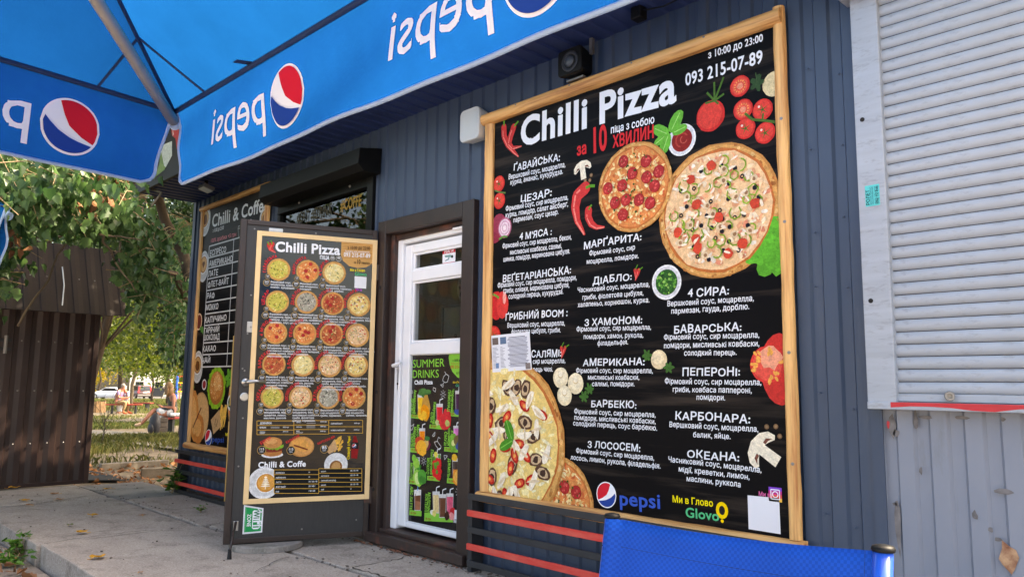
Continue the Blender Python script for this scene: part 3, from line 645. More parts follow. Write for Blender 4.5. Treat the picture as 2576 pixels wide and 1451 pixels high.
for k in range(60):
    x = rnd.uniform(DX0-.1, DX1+.04); s_ = rnd.uniform(.004, .014); fr.ell((x, rnd.uniform(-.1, -.075), s_*.4), (s_*rnd.uniform(.8, 1.6), s_*.8, s_*rnd.uniform(.4, .8)), 5, 3)
fr.build('mortar_crumbs', mat('brick_crumb', S(112,72,54), .9, 0, .4, 20, .5, 60), frame)['kind'] = 'stuff'
YD = .08
z7 = Z(943.4, 490.6, 2.996); z8 = Z(943.4, 849.1, 2.411)
zl = lambda x, y, z=z7: Wp(*z(x, y), YD).z
fx0 = Wp(*z7(168, 700), YD).x; fx1 = Wp(*z7(238, 700), YD).x; gx0 = Wp(*z7(292, 800), YD).x; gx1 = DX1-.16
top = zl(200, 330); st = zl(245, 388); g1t = zl(292, 445); g1b = zl(292, 572); g2t = zl(290, 658); g2b = zl(285, 1112); pt_ = zl(255, 1208); pb = zl(168, 1105, z8); sb = zl(122, 1158, z8); bot = .10
inner = MB(); inner.box(fx0, fx1, .04, .15, bot, top); inner.box(fx1, DX1-.09, .04, .15, st+.012, top)
idoor = inner.build('inner_door', 'upvc', kiosk, bevel=.008)
s_ = MB()
s_.box(fx1+.004, gx0, .055, .13, bot+.02, st); s_.box(gx1, gx1+.09, .055, .13, bot+.02, st)
s_.build('sash_stile', 'upvc', idoor, bevel=.010)
for a, c_ in ((g1t, st), (g2t, g1b), (pt_, g2b), (bot+.02, pb)): MB().box(gx0-.002, gx1+.002, .057, .128, a, c_).build('sash_rail', 'upvc', idoor, bevel=.010)
for a, c_ in ((g1b, g1t), (g2b, g2t)):
    MB().box(gx0-.01, gx1+.01, .090, .096, a-.01, c_+.01).build('pane', 'door_glass', idoor)
    bd = MB(); bd.box(gx0, gx0+.018, .07, .089, a, c_); bd.box(gx0+.018, gx1, .07, .089, a, a+.014); bd.box(gx0+.018, gx1, .07, .089, c_-.014, c_); bd.build('glazing_bead', 'upvc', idoor, bevel=.003)
MB().box(gx0-.002, gx1+.002, .085, .11, pb, pt_).build('lower_panel', 'upvc', idoor)
sc_ = MB()
for k in range(26):
    z0 = bot+k*(top-bot)/26; w_ = rnd.uniform(.012, .026); sc_.box(fx0-w_, fx0+.002, .05, .12, z0, z0+(top-bot)/26+.004)
sc_.build('foam_sealant', 'upvc_dirt', idoor, bevel=.004)
hx = Wp(*z7(210, 1300), YD).x; hz = zl(215, 1300)
h = MB(); h.box(hx-.014, hx+.014, .04, .056, hz-.16, hz+.06); h.build('handle_plate', 'upvc', idoor, bevel=.008)
h = MB(); h.tube([(hx, .045, hz+.01), (hx, -.005, hz+.01), (hx+.01, -.012, hz+.012), (hx+.10, -.014, hz+.03)], [.011, .011, .011, .008], 10); h.build('handle', 'upvc', idoor, True)
MB().lathe((hx, .041, hz-.11), (0, -1, 0), [(.008, -.001), (.008, .003)], 12).build('keyhole', 'dark_void', idoor)
c_ = z7(635, 228); q = Wp(*c_, .03); MB().box(q.x-.06, q.x+.05, .02, .045, top-.035, top-.005).build('door_closer', 'upvc', idoor, bevel=.006)

# things seen through the door glass
ck = thing('wall_clock', 'round wall clock with black numerals seen through the door glass', 'clock', (-4.81, 1.055, 1.77))
cp = Plane((-4.81, 1.03, 1.854), (1, 0, 0), (0, -1, 0))
MB().lathe((-4.81, 1.056, 1.854), (0, -1, 0), [(.15, 0), (.15, .02), (.138, .026)], 32).build('case', mat('clock_rim', S(120,118,112), .4), ck)
MB().lathe((-4.81, 1.03, 1.854), (0, -1, 0), [(.136, 0), (.136, .001)], 32).build('dial', mat('dial', S(150,150,144), .6), ck)
b = MB()
for k in range(1, 13):
    a = R(90-30*k); cx, cy = .105*math.cos(a), .105*math.sin(a)-.015; text(b, str(k), cp.at(cx-.012*len(str(k)), cy), cp.at(cx+.012*len(str(k)), cy), cp.n, bold=1, c=BLK)
b.build('numeral', 'print', ck)
b = MB(); b.bar(cp.at(0, 0, .004), cp.at(-.035, .06, .004), .006, .002); b.build('hour_hand', 'black_plastic', ck)
b = MB(); b.bar(cp.at(0, 0, .007), cp.at(.09, .02, .007), .005, .002); b.build('minute_hand', 'black_plastic', ck)
wb = thing('whiteboard', 'grey whiteboard with faint marker writing hanging inside the kiosk', 'whiteboard', (-4.8, 1.05, .95))
b0 = Wp(*z7(500, 850), 1.0); b1 = Wp(*z7(500, 1110), 1.0)
MB().box(b0.x, b0.x+1.1, 1.03, 1.055, b1.z, b0.z).build('panel', mat('wboard', S(150,156,154), .3), wb)
b = MB(); b.box(b0.x-.015, b0.x+1.115, 1.015, 1.057, b0.z, b0.z+.02); b.box(b0.x-.015, b0.x, 1.015, 1.057, b1.z, b0.z); b.build('frame', 'dull_steel', wb)
b = MB(); text(b, 'R 4418', (b0.x+.15, 1.028, b0.z-.28), (b0.x+.36, 1.028, b0.z-.25), (0, -1, 0), c=S(70,80,90)); b.build('marker_writing', 'print', wb)
# camera notice on the top pane
ws = thing('warning_sticker', 'red and white camera warning sticker on the top pane of the white door', 'sticker', Wp(*z7(505, 528), .088))
sp_ = Plane((0, .0885, 0), (1, 0, 0), (0, -1, 0)); q0 = sp_.px(*z7(508, 528)); q1 = sp_.px(*z7(607, 378)); q1 = (q1[0], g1t-.016)
MB().box(q0[0], q1[0], .0886, .0897, q0[1], q1[1]).build('sheet', 'paper', ws)
ar = Art(sp_, .0006); wd, hh_ = q1[0]-q0[0], q1[1]-q0[1]
ar.poly([(q0[0], q0[1]+hh_*.78), (q1[0], q0[1]+hh_*.78), (q1[0], q1[1]), (q0[0], q1[1])], S(196,24,44)); ar.poly([(q0[0], q0[1]), (q1[0], q0[1]), (q1[0], q0[1]+hh_*.12), (q0[0], q0[1]+hh_*.12)], S(196,24,44))
cx, cy = q0[0]+wd*.5, q0[1]+hh_*.5
ar.poly([(cx-wd*.34, cy+hh_*.17), (cx+wd*.1, cy+hh_*.16), (cx+wd*.32, cy+hh_*.06), (cx+wd*.28, cy-hh_*.06), (cx-wd*.3, cy+hh_*.03)], S(120,160,156)); ar.disc(cx+wd*.26, cy, wd*.08, BLK, 10)
ar.poly([(cx-wd*.02, cy), (cx+wd*.06, cy), (cx+wd*.02, cy-hh_*.18), (cx-wd*.28, cy-hh_*.26), (cx-wd*.3, cy-hh_*.2), (cx-wd*.06, cy-hh_*.1)], S(120,150,160))
text(ar.mb, 'УВАГА!', sp_.at(q0[0]+wd*.12, q0[1]+hh_*.83), sp_.at(q1[0]-wd*.1, q0[1]+hh_*.83), sp_.n, bold=1, c=WHT, off=.0016); ar.build('camera_picture', ws)
# ------------------------------------------------------------------ half-round timber rail along X or Z
def rail(x0, x1, z0, z1, y0, dep, along, name, parent):
    n = 8; b = MB(); pr = []
    for k in range(n+1):
        a = math.pi*k/n; pr.append((-math.cos(a), math.sin(a)**.6))
    segs = 24; vs = []; fs = []
    for i in range(segs+1):
        t = i/segs
        for k, (u, h) in enumerate(pr):
            j = rnd.uniform(-.0018, .0018)
            if along == 'x': vs.append((x0+(x1-x0)*t, y0-dep*h+j*.5, (z0+z1)/2+(z1-z0)/2*u+j))
            else: vs.append(((x0+x1)/2+(x1-x0)/2*u+j, y0-dep*h+j*.5, z0+(z1-z0)*t))
    m_ = n+1
    for i in range(segs):
        for k in range(n): fs.append((i*m_+k, i*m_+k+1, (i+1)*m_+k+1, (i+1)*m_+k))
        fs.append((i*m_+n, i*m_, (i+1)*m_, (i+1)*m_+n))
    fs.append(tuple(range(m_))[::-1]); fs.append(tuple(segs*m_+k for k in range(m_)))
    b.add(vs, fs); return b.build(name, 'pine' if along == 'x' else 'pine_up', parent)
def screws(parent, pts):
    for p in pts: MB().lathe(p, (0, -1, 0), [(.007, -.004), (.007, .001), (.002, .002)], 10).build('screw', 'dull_steel', parent)

# ------------------------------------------------------------------ big pizza menu board
PY = -.03
bp_ = Plane((0, PY, 0), (1, 0, 0), (0, -1, 0))
q = lambda x, y: bp_.px(x, y)
bL, bR = q(1213, 1000)[0]-.0, q(1996, 700)[0]; iL, iR = q(1239, 760)[0], q(1966, 700)[0]
tO, tI = q(1223, 291)[1], q(1243, 312)[1]; bI = (q(1232, 1236)[1]+q(1483, 1276)[1])/2; bO = bI-.062
pb_ = thing('pizza_menu_board', 'large black pizza menu board in a pine frame right of the door', 'menu board', ((bL+bR)/2, PY, bO))
MB().box(iL-.02, iR+.02, PY, -.002, bI-.02, tI+.02).build('panel', 'board_print', pb_)
rail(bL-.012, bR-.005, tI, tO, PY+.006, .052, 'x', 'top_rail', pb_); rail(bL-.012, bR+.02, bO, bI, PY+.006, .044, 'x', 'bottom_rail', pb_)
rail(bL, iL, bI, tI, PY+.006, .032, 'z', 'side_post', pb_); rail(iR, bR, bI, tO+.012, PY+.008, .03, 'z', 'side_post', pb_)
screws(pb_, [(bL+.3+k*.42, PY-.043, (tI+tO)/2+.012) for k in range(4)]+[((iR+bR)/2+.006, PY-.021, z) for z in (2.68, 2.2, 1.75, 1.2, .75)]+[(bL+.3, PY-.034, (bI+bO)/2), (bL+1.1, PY-.034, (bI+bO)/2)])
ZA = Z(1195, 0, 3.15); ZB = Z(1195, 346, 3.296); ZC = Z(1195, 754.7, 2.564); ZD = Z(1572.3, 660.4, 3.296); ZE = Z(1446.5, 1006.3, 3.263); ZF = Z(1446.5, 283, 3.297)
for s, a, e, cp_, bo, c in (('Chilli Pizza', (360, 1160), (1605, 800), 65, 2, WHT), ('з 10:00 до 23:00', (1848, 468), (2285, 328), 17, 1, WHT), ('093 215-07-89', (1668, 683), (2285, 497), 29, 1, WHT),
        ('за', (808, 1235), (890, 1213), 27, 2, RED), ('10', (922, 1215), (1052, 1178), 58, 2, RED), ('піца з собою', (1075, 1060), (1425, 975), 18, 1, WHT), ('ХВИЛИН', (1093, 1172), (1425, 1088), 28, 2, RED)):
    put(pb_, 'title_lettering', bp_, s, ZA(*a), ZA(*e), cap=cp_, bold=bo, c=c)
MENU = [
 (ZB, ('ҐАВАЙСЬКА:', 318, 280, 708, 190), ('Вершковий соус, моцарелла,', 278, 350, 752, 245), ('курка, ананас, кукурудза.', 292, 395, 732, 300)),
 (ZB, ('ЦЕЗАР:', 375, 540, 640, 485), ('Фірмовий соус, сир моцарелла,', 255, 610, 775, 515), ('курка, помідор, салат айсберг,', 253, 665, 775, 570), ('пармезан, соус цезар.', 318, 705, 695, 635)),
 (ZB, ("4 М'ЯСА :", 370, 850, 640, 808), ('Фірмовий соус, сир моцарелла, бекон,', 228, 920, 802, 845), ('мисливські ковбаски, салямі,', 290, 972, 722, 915), ('шинка, помідор, маринована цибуля.', 235, 1030, 790, 960)),
 (ZB, ('ВЕҐЕТАРІАНСЬКА:', 228, 1198, 800, 1125), ('Фірмовий соус, сир моцарелла, помідори,', 188, 1245, 845, 1180), ('гриби, оливки, маринована цибуля,', 235, 1290, 785, 1240), ('солодкий перець, кукурудза.', 278, 1338, 735, 1295)),
 (ZC, ('ҐРИБНИЙ BOOM :', 195, 130, 600, 102), ('Вершковий соус, моцарелла,', 208, 178, 582, 162), ('фіолетова цибуля, гриби.', 235, 218, 555, 207)),
 (ZC, ('САЛЯМІ:', 362, 372, 560, 362), ('сир моцарелла,', 373, 410, 585, 405), ('салямі, перець чилі.', 248, 462, 505, 459)),
 (ZB, ('МАРҐАРИТА:', 900, 925, 1385, 850), ('Фірмовий соус, сир', 948, 980, 1330, 930), ('моцарелла, помідори.', 925, 1050, 1360, 998)),
 (ZB, ('ДІАБЛО:', 975, 1218, 1305, 1180), ('Часниковий соус, моцарелла,', 850, 1285, 1451, 1235), ('гриби, фіолетова цибуля,', 890, 1345, 1400, 1305), ('халапеньо, корнюшон, курка.', 853, 1405, 1450, 1365)),
 (ZC, ('З ХАМОНОМ:', 705, 165, 1082, 148), ('Фірмовий соус, сир моцарелла,', 655, 202, 1138, 190), ('помідори, хамон, рукола,', 700, 250, 1088, 240), ('філадельфія.', 790, 292, 990, 285)),
 (ZC, ('АМЕРИКАНА:', 697, 422, 1098, 418), ('Фірмовий соус, сир моцарелла,', 652, 468, 1150, 470), ('мисливські ковбаски,', 728, 512, 1062, 512), ('салямі, помідори.', 755, 553, 1032, 555)),
 (ZC, ('БАРБЕКЮ:', 747, 687, 1045, 697), ('Фірмовий соус, сир моцарелла,', 640, 730, 1168, 755), ('помідори, мисливські ковбаски,', 640, 770, 1168, 797), ('солодкий перець, соус барбекю.', 633, 806, 1178, 840)),
 (ZC, ('З ЛОСОСЕМ:', 725, 948, 1070, 975), ('Фірмовий соус, сир моцарелла,', 652, 983, 1158, 1032), ('лосось, лимон, рукола, філадельфія.', 618, 1026, 1200, 1085)),
 (ZD, ('4 СИРА:', 522, 287, 868, 262), ('Вершковий соус, моцарелла,', 350, 362, 1072, 318), ('пармезан, гауда, дорблю.', 382, 425, 1035, 385)),
 (ZD, ('БАВАРСЬКА:', 403, 588, 972, 560), ('Фірмовий соус, сир моцарелла,', 322, 640, 1118, 622), ('помідори, мисливські ковбаски,', 322, 708, 1118, 692), ('солодкий перець.', 490, 770, 930, 765)),
 (ZD, ('ПЕПЕРОНІ:', 472, 938, 960, 935), ('Фірмовий соус, сир моцарелла,', 330, 1003, 1135, 1015), ('гриби, ковбаса паппероні,', 395, 1070, 1055, 1080), ('помідори.', 592, 1135, 835, 1140)),
 (ZD, ('КАРБОНАРА:', 413, 1298, 1045, 1328), ('Вершковий соус, моцарелла,', 367, 1360, 1110, 1402), ('балик, яйце.', 565, 1446, 880, 1460)),
 (ZE, ('ОКЕАНА:', 918, 468, 1355, 502), ('Часниковий соус, моцарелла,', 765, 502, 1535, 592), ('мідії, креветки, лимон,', 850, 583, 1437, 650), ('маслини, руккола', 915, 660, 1365, 712)),
]
for row in MENU:
    zf = row[0]; b = MB()
    for k, (s, x0, y0, x1, y1) in enumerate(row[1:]):
        ptext(b, bp_, s, zf(x0, y0), zf(x1, y1), cap=(16.5 if zf in (ZB, ZC) else 18.5) if k == 0 else (11.5 if zf in (ZB, ZC) else 13), bold=1, c=S(226,230,238), jit=.05 if k == 0 else .03, shear=.05)
    b.build('menu_lettering', 'print', pb_)
for s, a, e, cp_, bo, c in (('pepsi', (365, 855), (712, 888), 35, 1, S(40,86,190)), ('Ми в Глово', (800, 833), (1138, 872), 16, 1, S(246,226,30)), ('Glovo', (908, 955), (1190, 990), 24, 1, S(70,190,130)), ('Ми в', (1508, 780), (1605, 794), 10, 2, S(206,96,150))):
    put(pb_, 'sponsor_lettering', bp_, s, ZE(*a), ZE(*e), cap=cp_, bold=bo, c=c)
clip = (iL, iR, bI, tI)
def mk(): return Art(bp_, .0016, clip)
def px(z, x, y): return bp_.px(*z(x, y))
def rad(z, x, y, r): a = bp_.px(*z(x-r, y)); c = bp_.px(*z(x+r, y)); return math.hypot(c[0]-a[0], c[1]-a[1])/2
# pictures
a = mk(); pizza(a, *bp_.px(1802, 530), (bp_.px(1952, 530)[0]-bp_.px(1648, 530)[0])/2, 'mix'); a.build('pizza_picture', pb_)
a = mk(); a.base = .007; pizza(a, *bp_.px(1597, 471), (bp_.px(1690, 471)[0]-bp_.px(1504, 471)[0])/2, 'pep'); a.build('pizza_picture', pb_)
a = mk(); pizza(a, *bp_.px(1402, 1268), .25, 'pep'); a.build('pizza_picture', pb_)
a = mk(); a.base = .007; pizza(a, *bp_.px(1268, 1110), bp_.px(1424, 1110)[0]-bp_.px(1268, 1110)[0], 'mush')
x, y = px(ZC, 250, 905)
for ang, l in ((2.0, .12), (3.6, .11)): a.disc(x+l*.5*math.cos(ang), y+l*.5*math.sin(ang), l*.55, S(64,140,40), 12, .05, ry=l*.27, rot=ang); a.line((x, y), (x+l*math.cos(ang), y+l*math.sin(ang)), .006, S(120,190,80))
a.build('pizza_picture', pb_)
def chilli(art, pts, w_):
    n = len(pts)
    for i in range(n-1):
        f0 = 1-.8*(i/(n-1))**2; f1 = 1-.8*((i+1)/(n-1))**2; p, r = pts[i], pts[i+1]; d = (r[0]-p[0], r[1]-p[1]); l = math.hypot(*d); nx, ny = -d[1]/l, d[0]/l
        art.poly([(p[0]+nx*w_*f0, p[1]+ny*w_*f0), (r[0]+nx*w_*f1, r[1]+ny*w_*f1), (r[0]-nx*w_*f1, r[1]-ny*w_*f1), (p[0]-nx*w_*f0, p[1]-ny*w_*f0)], S(206,52,52)); art.disc(r[0], r[1], w_*f1, S(206,52,52), 8)
        art.line((p[0]-nx*w_*f0*.4, p[1]-ny*w_*f0*.4), (r[0]-nx*w_*f1*.4, r[1]-ny*w_*f1*.4), w_*.3, S(236,130,120))
    art.disc(pts[0][0], pts[0][1], w_, S(206,52,52), 10)
a = mk(); chilli(a, [px(ZA, *p) for p in ((230, 1010), (232, 1080), (262, 1150), (310, 1205), (345, 1240))], .022); chilli(a, [px(ZA, *p) for p in ((308, 1010), (285, 1080), (272, 1140), (300, 1175), (368, 1160))], .022)
a.line(px(ZA, 232, 1000), px(ZA, 232, 952), .012, GRN); a.line(px(ZA, 312, 1002), px(ZA, 345, 962), .012, GRN); a.build('chilli_picture', pb_)
a = mk(); chilli(a, [px(ZB, *p) for p in ((915, 420), (850, 480), (832, 580), (850, 690), (908, 800))], .036); a.stroke([px(ZB, *p) for p in ((920, 418), (955, 402), (995, 402))], .016, GRN); a.build('chilli_picture', pb_)
a = mk(); chilli(a, [px(ZB, *p) for p in ((942, 605), (940, 660), (965, 715), (1010, 745), (1072, 742))], .024); a.stroke([px(ZB, *p) for p in ((945, 600), (955, 575), (970, 558))], .010, GRN); a.build('chilli_picture', pb_)
for z, x, y in ((ZB, 1345, 1130), (ZC, 570, 330)):
    a = mk(); k = z is ZC and .78 or 1; chilli(a, [px(z, x-15*k, y-30*k), px(z, x-12*k, y), px(z, x-10*k, y+50*k)], .010); chilli(a, [px(z, x+15*k, y-30*k), px(z, x+5*k, y+5*k), px(z, x-15*k, y+55*k)], .010)
    a.line(px(z, x-15*k, y-35*k), px(z, x+5*k, y-75*k), .005, GRN); a.line(px(z, x+15*k, y-30*k), px(z, x+48*k, y-55*k), .005, GRN); a.build('chilli_picture', pb_)
def tomato(art, x, y, r, kind):
    art.disc(x, y, r, S(206,44,40), 22, .02); art.disc(x-r*.05, y+r*.05, r*.86, S(222,66,56), 20, .02)
    if kind == 'cut':
        art.disc(x, y, r*.74, S(232,90,72), 18, .04); art.disc(x, y, r*.3, S(240,150,120), 12, .15)
        for k in range(14):
            q_ = k*.45; art.disc(x+r*.52*math.cos(q_), y+r*.52*math.sin(q_), r*.085, S(244,176,90), 7, .2, ry=r*.05, rot=q_)
    else:
        art.disc(x-r*.35, y+r*.35, r*.12, S(252,220,210), 9)
        for k in range(5):
            q_ = .5+k*1.256; art.poly([(x+.07*r*math.cos(q_+1.5), y+.07*r*math.sin(q_+1.5)), (x+r*.62*math.cos(q_), y+r*.62*math.sin(q_)), (x-.07*r*math.cos(q_+1.5), y-.07*r*math.sin(q_+1.5))], S(58,100,38))
a = mk(); x, y = px(ZA, 1867, 920); tomato(a, x, y, rad(ZA, 1867, 920, 110), 'plain'); a.disc(x, y, .055, S(222,66,56), 12); xs_, ys_ = px(ZA, 1900, 800)
for dx, dy in ((-.04, .05), (.0, .09), (.05, .1), (.05, .02), (-.05, 0), (.02, -.02)): a.line((xs_, ys_), (xs_+dx, ys_+dy), .010, S(70,110,40))
a.build('tomato_picture', pb_)
a = mk(); tomato(a, *px(ZA, 2100, 685), rad(ZA, 2100, 685, 76), 'cut'); a.build('tomato_picture', pb_)
a = mk(); x, y = px(ZA, 2236, 660)
for k in range(5): a.disc(x+.02*math.cos(k*1.25), y+.02*math.sin(k*1.25), .022, S(44,74,40), 7, .2, ry=.012, rot=k*1.25)
a.line((x, y), (x-.005, y+.05), .004, S(60,90,50)); a.build('herb_picture', pb_)
a = mk(); a.disc(*px(ZA, 2375, 665), rad(ZA, 2300, 665, 92), S(222,204,160), 24, .02); a.build('potato_picture', pb_)
a = mk()
for (x, y), kd in (((2125, 870), 'cut'), ((2280, 870), 'plain'), ((2145, 1020), 'plain'), ((2300, 1055), 'plain')): tomato(a, *px(ZA, x, y), rad(ZA, 2250, 950, 78), kd)
a.stroke([px(ZA, *p) for p in ((2140, 900), (2200, 950), (2280, 955), (2380, 970))], .012, S(70,104,40)); a.line(px(ZA, 2280, 950), px(ZA, 2285, 900), .009, S(70,104,40)); a.build('tomato_picture', pb_)
def bowl(art, x, y, r, inn, speck=None):
    art.disc(x, y, r, S(232,234,238), 26); art.disc(x, y, r*.9, S(214,216,222), 26); art.disc(x, y, r*.74, inn, 24)
    if speck:
        for k in range(90):
            q_ = rnd.uniform(0, 6.28); rr = r*.66*math.sqrt(rnd.random()); art.disc(x+rr*math.cos(q_), y+rr*math.sin(q_), r*.07, vary(rnd.choice(speck), .2), 6, .4)
a = mk(); x, y = px(ZA, 1640, 1110); bowl(a, x, y, rad(ZA, 1640, 1110, 108), S(140,30,26)); a.arc(x, y, .03, .008, .5, 4.5, S(176,60,50)); a.arc(x+.01, y, .015, .006, 2, 6, S(190,80,66))
for (gx, gy), ang, l in (((1560, 1030), 1.0, .11), ((1520, 1060), 2.6, .10), ((1530, 1080), 4.3, .10), ((1500, 1085), 3.6, .07), ((1580, 1050), .2, .08)):
    gx, gy = px(ZA, gx, gy); a.disc(gx+l*.4*math.cos(ang), gy+l*.4*math.sin(ang), l*.55, S(96,178,60), 12, .05, ry=l*.3, rot=ang); a.line((gx, gy), (gx+l*.8*math.cos(ang), gy+l*.8*math.sin(ang)), .004, S(160,216,120))
a.build('sauce_bowl_picture', pb_)
a = mk(); bowl(a, *px(ZD, 345, 163), rad(ZD, 345, 163, 122), S(36,86,34), (S(44,110,40), S(90,160,60), S(28,70,30), S(140,190,90))); a.build('herb_bowl_picture', pb_)
def mush(art, z, x, y, s_, rot):
    c0 = px(z, x, y); cr, sr = math.cos(rot), math.sin(rot); T = lambda u, v: (c0[0]+(u*cr-v*sr)*s_, c0[1]+(u*sr+v*cr)*s_)
    art.poly([T(-1, -.1), T(-.95, .3), T(-.6, .65), T(0, .8), T(.6, .65), T(.95, .3), T(1, -.1), T(.8, -.2), T(.5, 0), T(.28, .1), T(.3, -.9), T(-.3, -.9), T(-.28, .1), T(-.5, 0), T(-.8, -.2)], S(238,228,206))
    for sg in (-1, 1): art.poly([T(sg*.78, -.08), T(sg*.6, .22), T(sg*.32, .24), T(sg*.34, .08), T(sg*.55, .06)], S(120,70,56))
a = mk(); mush(a, ZB, 893, 265, .062, .15); a.build('mushroom_picture', pb_)
a = mk(); mush(a, ZE, 1550, 415, .085, 1.0); a.build('mushroom_picture', pb_)
for x, y, r_ in ((553, 500, 48), (650, 537, 50), (578, 615, 47)):
    a = mk(); c0 = px(ZC, x, y); r_ = rad(ZC, x, y, r_); a.disc(*c0, r_, S(232,216,180), 22, .02, ry=r_*1.02); a.disc(c0[0], c0[1]+r_*.2, r_*.8, S(240,228,198), 18, .02); a.disc(c0[0], c0[1]+r_*.3, r_*.36, S(214,190,146), 14); a.disc(c0[0], c0[1]+r_*.36, r_*.3, S(244,234,210), 14); a.build('mushroom_picture', pb_)
a = mk(); a.disc(*px(ZC, 1187, 383), rad(ZC, 1187, 383, 52), S(228,206,166), 22, .015); a.disc(*px(ZC, 1180, 370), rad(ZC, 1187, 383, 38), S(238,220,184), 18, .02); a.build('mushroom_picture', pb_)
for x, y in ((1110, 358), (1250, 435), (740, 572), (703, 622)):
    a = mk(); c0 = px(ZC, x, y)
    for k in range(6): a.disc(c0[0]+.016*math.cos(k*1.05), c0[1]+.016*math.sin(k*1.05), .016, S(60,106,44), 7, .3, ry=.009, rot=k*1.05)
    a.build('parsley_picture', pb_)
for z, pts in ((ZB, ((965, 312), (915, 358), (953, 355))), (ZE, ((1575, 217), (1650, 215), (1682, 295)))):
    for p in pts: a = mk(); a.disc(*px(z, *p), .011, S(120,92,66), 10); a.disc(*px(z, *p), .006, S(156,124,92), 8); a.build('peppercorn_picture', pb_)
a = mk(); tomato(a, *px(ZB, 200, 385), rad(ZB, 200, 385, 46), 'plain'); tomato(a, *px(ZB, 203, 525), rad(ZB, 200, 525, 46), 'plain'); a.stroke([px(ZB, *p) for p in ((165, 440), (210, 455), (255, 460))], .010, S(90,120,60)); a.build('tomato_picture', pb_)
a = mk(); c0 = px(ZB, 165, 790); a.disc(*c0, .065, S(140,40,64), 16, .02); c0 = px(ZB, 200, 715); a.disc(*c0, .06, S(150,50,76), 16); c0 = px(ZB, 247, 748)
for k, cc in enumerate((S(176,90,120), S(226,200,214), S(206,160,184), S(232,212,222), S(210,170,190), S(236,220,226))): a.disc(*c0, .058*(1-.15*k), cc, 20, .01, ry=.062*(1-.15*k))
a.stroke([px(ZB, *p) for p in ((200, 845), (235, 820), (270, 822))], .012, S(90,140,60)); a.build('onion_picture', pb_)
a = mk(); c0 = px(ZB, 205, 1390); a.disc(c0[0]-.03, c0[1], .055, S(206,40,44), 16, .04, ry=.085); a.disc(c0[0]+.025, c0[1], .05, S(222,60,56), 16, .04, ry=.08); a.disc(c0[0]+.04, c0[1]+.04, .015, S(246,170,160), 8, .1, ry=.04); a.stroke([px(ZB, *p) for p in ((200, 1330), (178, 1312), (150, 1300))], .014, S(110,150,60)); a.build('pepper_picture', pb_)
a = mk(); tomato(a, *px(ZC, 120, 232), .06, 'plain'); a.build('tomato_picture', pb_)
a = mk(); c0 = px(ZD, 1180, 845); c1 = px(ZD, 1290, 880)
a.disc(c1[0], c1[1], .09, S(206,50,46), 20, .02, ry=.15); a.disc(*c0, rad(ZD, 1180, 845, 142), S(216,56,52), 26, .02); a.disc(*c0, rad(ZD, 1180, 845, 122), S(230,84,72), 24, .02); a.disc(c0[0]+.02, c0[1]+.03, .05, S(240,160,130), 14, .2)
for k in range(22):
    q_ = rnd.uniform(0, 6.28); rr = rnd.uniform(.04, .075); a.disc(c0[0]+rr*math.cos(q_), c0[1]+rr*math.sin(q_), .012, S(240,170,80), 7, .2, ry=.007, rot=q_)
a.build('tomato_picture', pb_)
a = mk()
for k in range(60):
    x, y = ZF(rnd.uniform(1450, 1690), 0); cx = rnd.uniform(1885, 1958); cy = 570+rnd.uniform(-10, 105)*(1 if cx > 1905 else .9)
    if (cx-1880)/80+(cy-560)/120 > .35: a.disc(*bp_.px(cx, cy), rnd.uniform(.018, .04), vary(S(86,176,52), .2), 8, .3)
a.base = .0008; a.build('parsley_picture', pb_)
a = mk(); pepsi_globe(a, *px(ZE, 258, 775), rad(ZE, 258, 775, 81), rot=0.); a.build('cola_logo', pb_)
a = mk(); c0 = px(ZE, 1208, 902); a.disc(c0[0], c0[1], .03, S(250,210,20), 16, 0, ry=.036); a.disc(c0[0], c0[1], .015, S(30,28,28), 12, 0, ry=.02); a.disc(c0[0], c0[1]-.045, .008, S(250,210,20), 8); a.build('pin_logo', pb_)
a = mk(); c0 = px(ZE, 1645, 772); r_ = .029
for k, cc in enumerate((S(250,190,80), S(230,90,80), S(200,50,140), S(130,70,200))): a.poly([(c0[0]-r_, c0[1]-r_+k*r_*.5), (c0[0]+r_, c0[1]-r_+k*r_*.5), (c0[0]+r_, c0[1]-r_+(k+1)*r_*.5), (c0[0]-r_, c0[1]-r_+(k+1)*r_*.5)], cc); a.k -= 1
a.k += 2; a.arc(*c0, .010, .004, 0, 6.283, WHT, 14)
for p_, r2 in (((-.019, -.019), (.019, -.019)), ((.019, -.019), (.019, .019)), ((.019, .019), (-.019, .019)), ((-.019, .019), (-.019, -.019))): a.line((c0[0]+p_[0], c0[1]+p_[1]), (c0[0]+r2[0], c0[1]+r2[1]), .004, WHT)
a.build('camera_logo', pb_)
a = mk(); a.poly([px(ZE, *p) for p in ((1427, 1055), (1690, 1097), (1677, 803), (1418, 778))], S(226,228,236)); a.build('white_square', pb_)

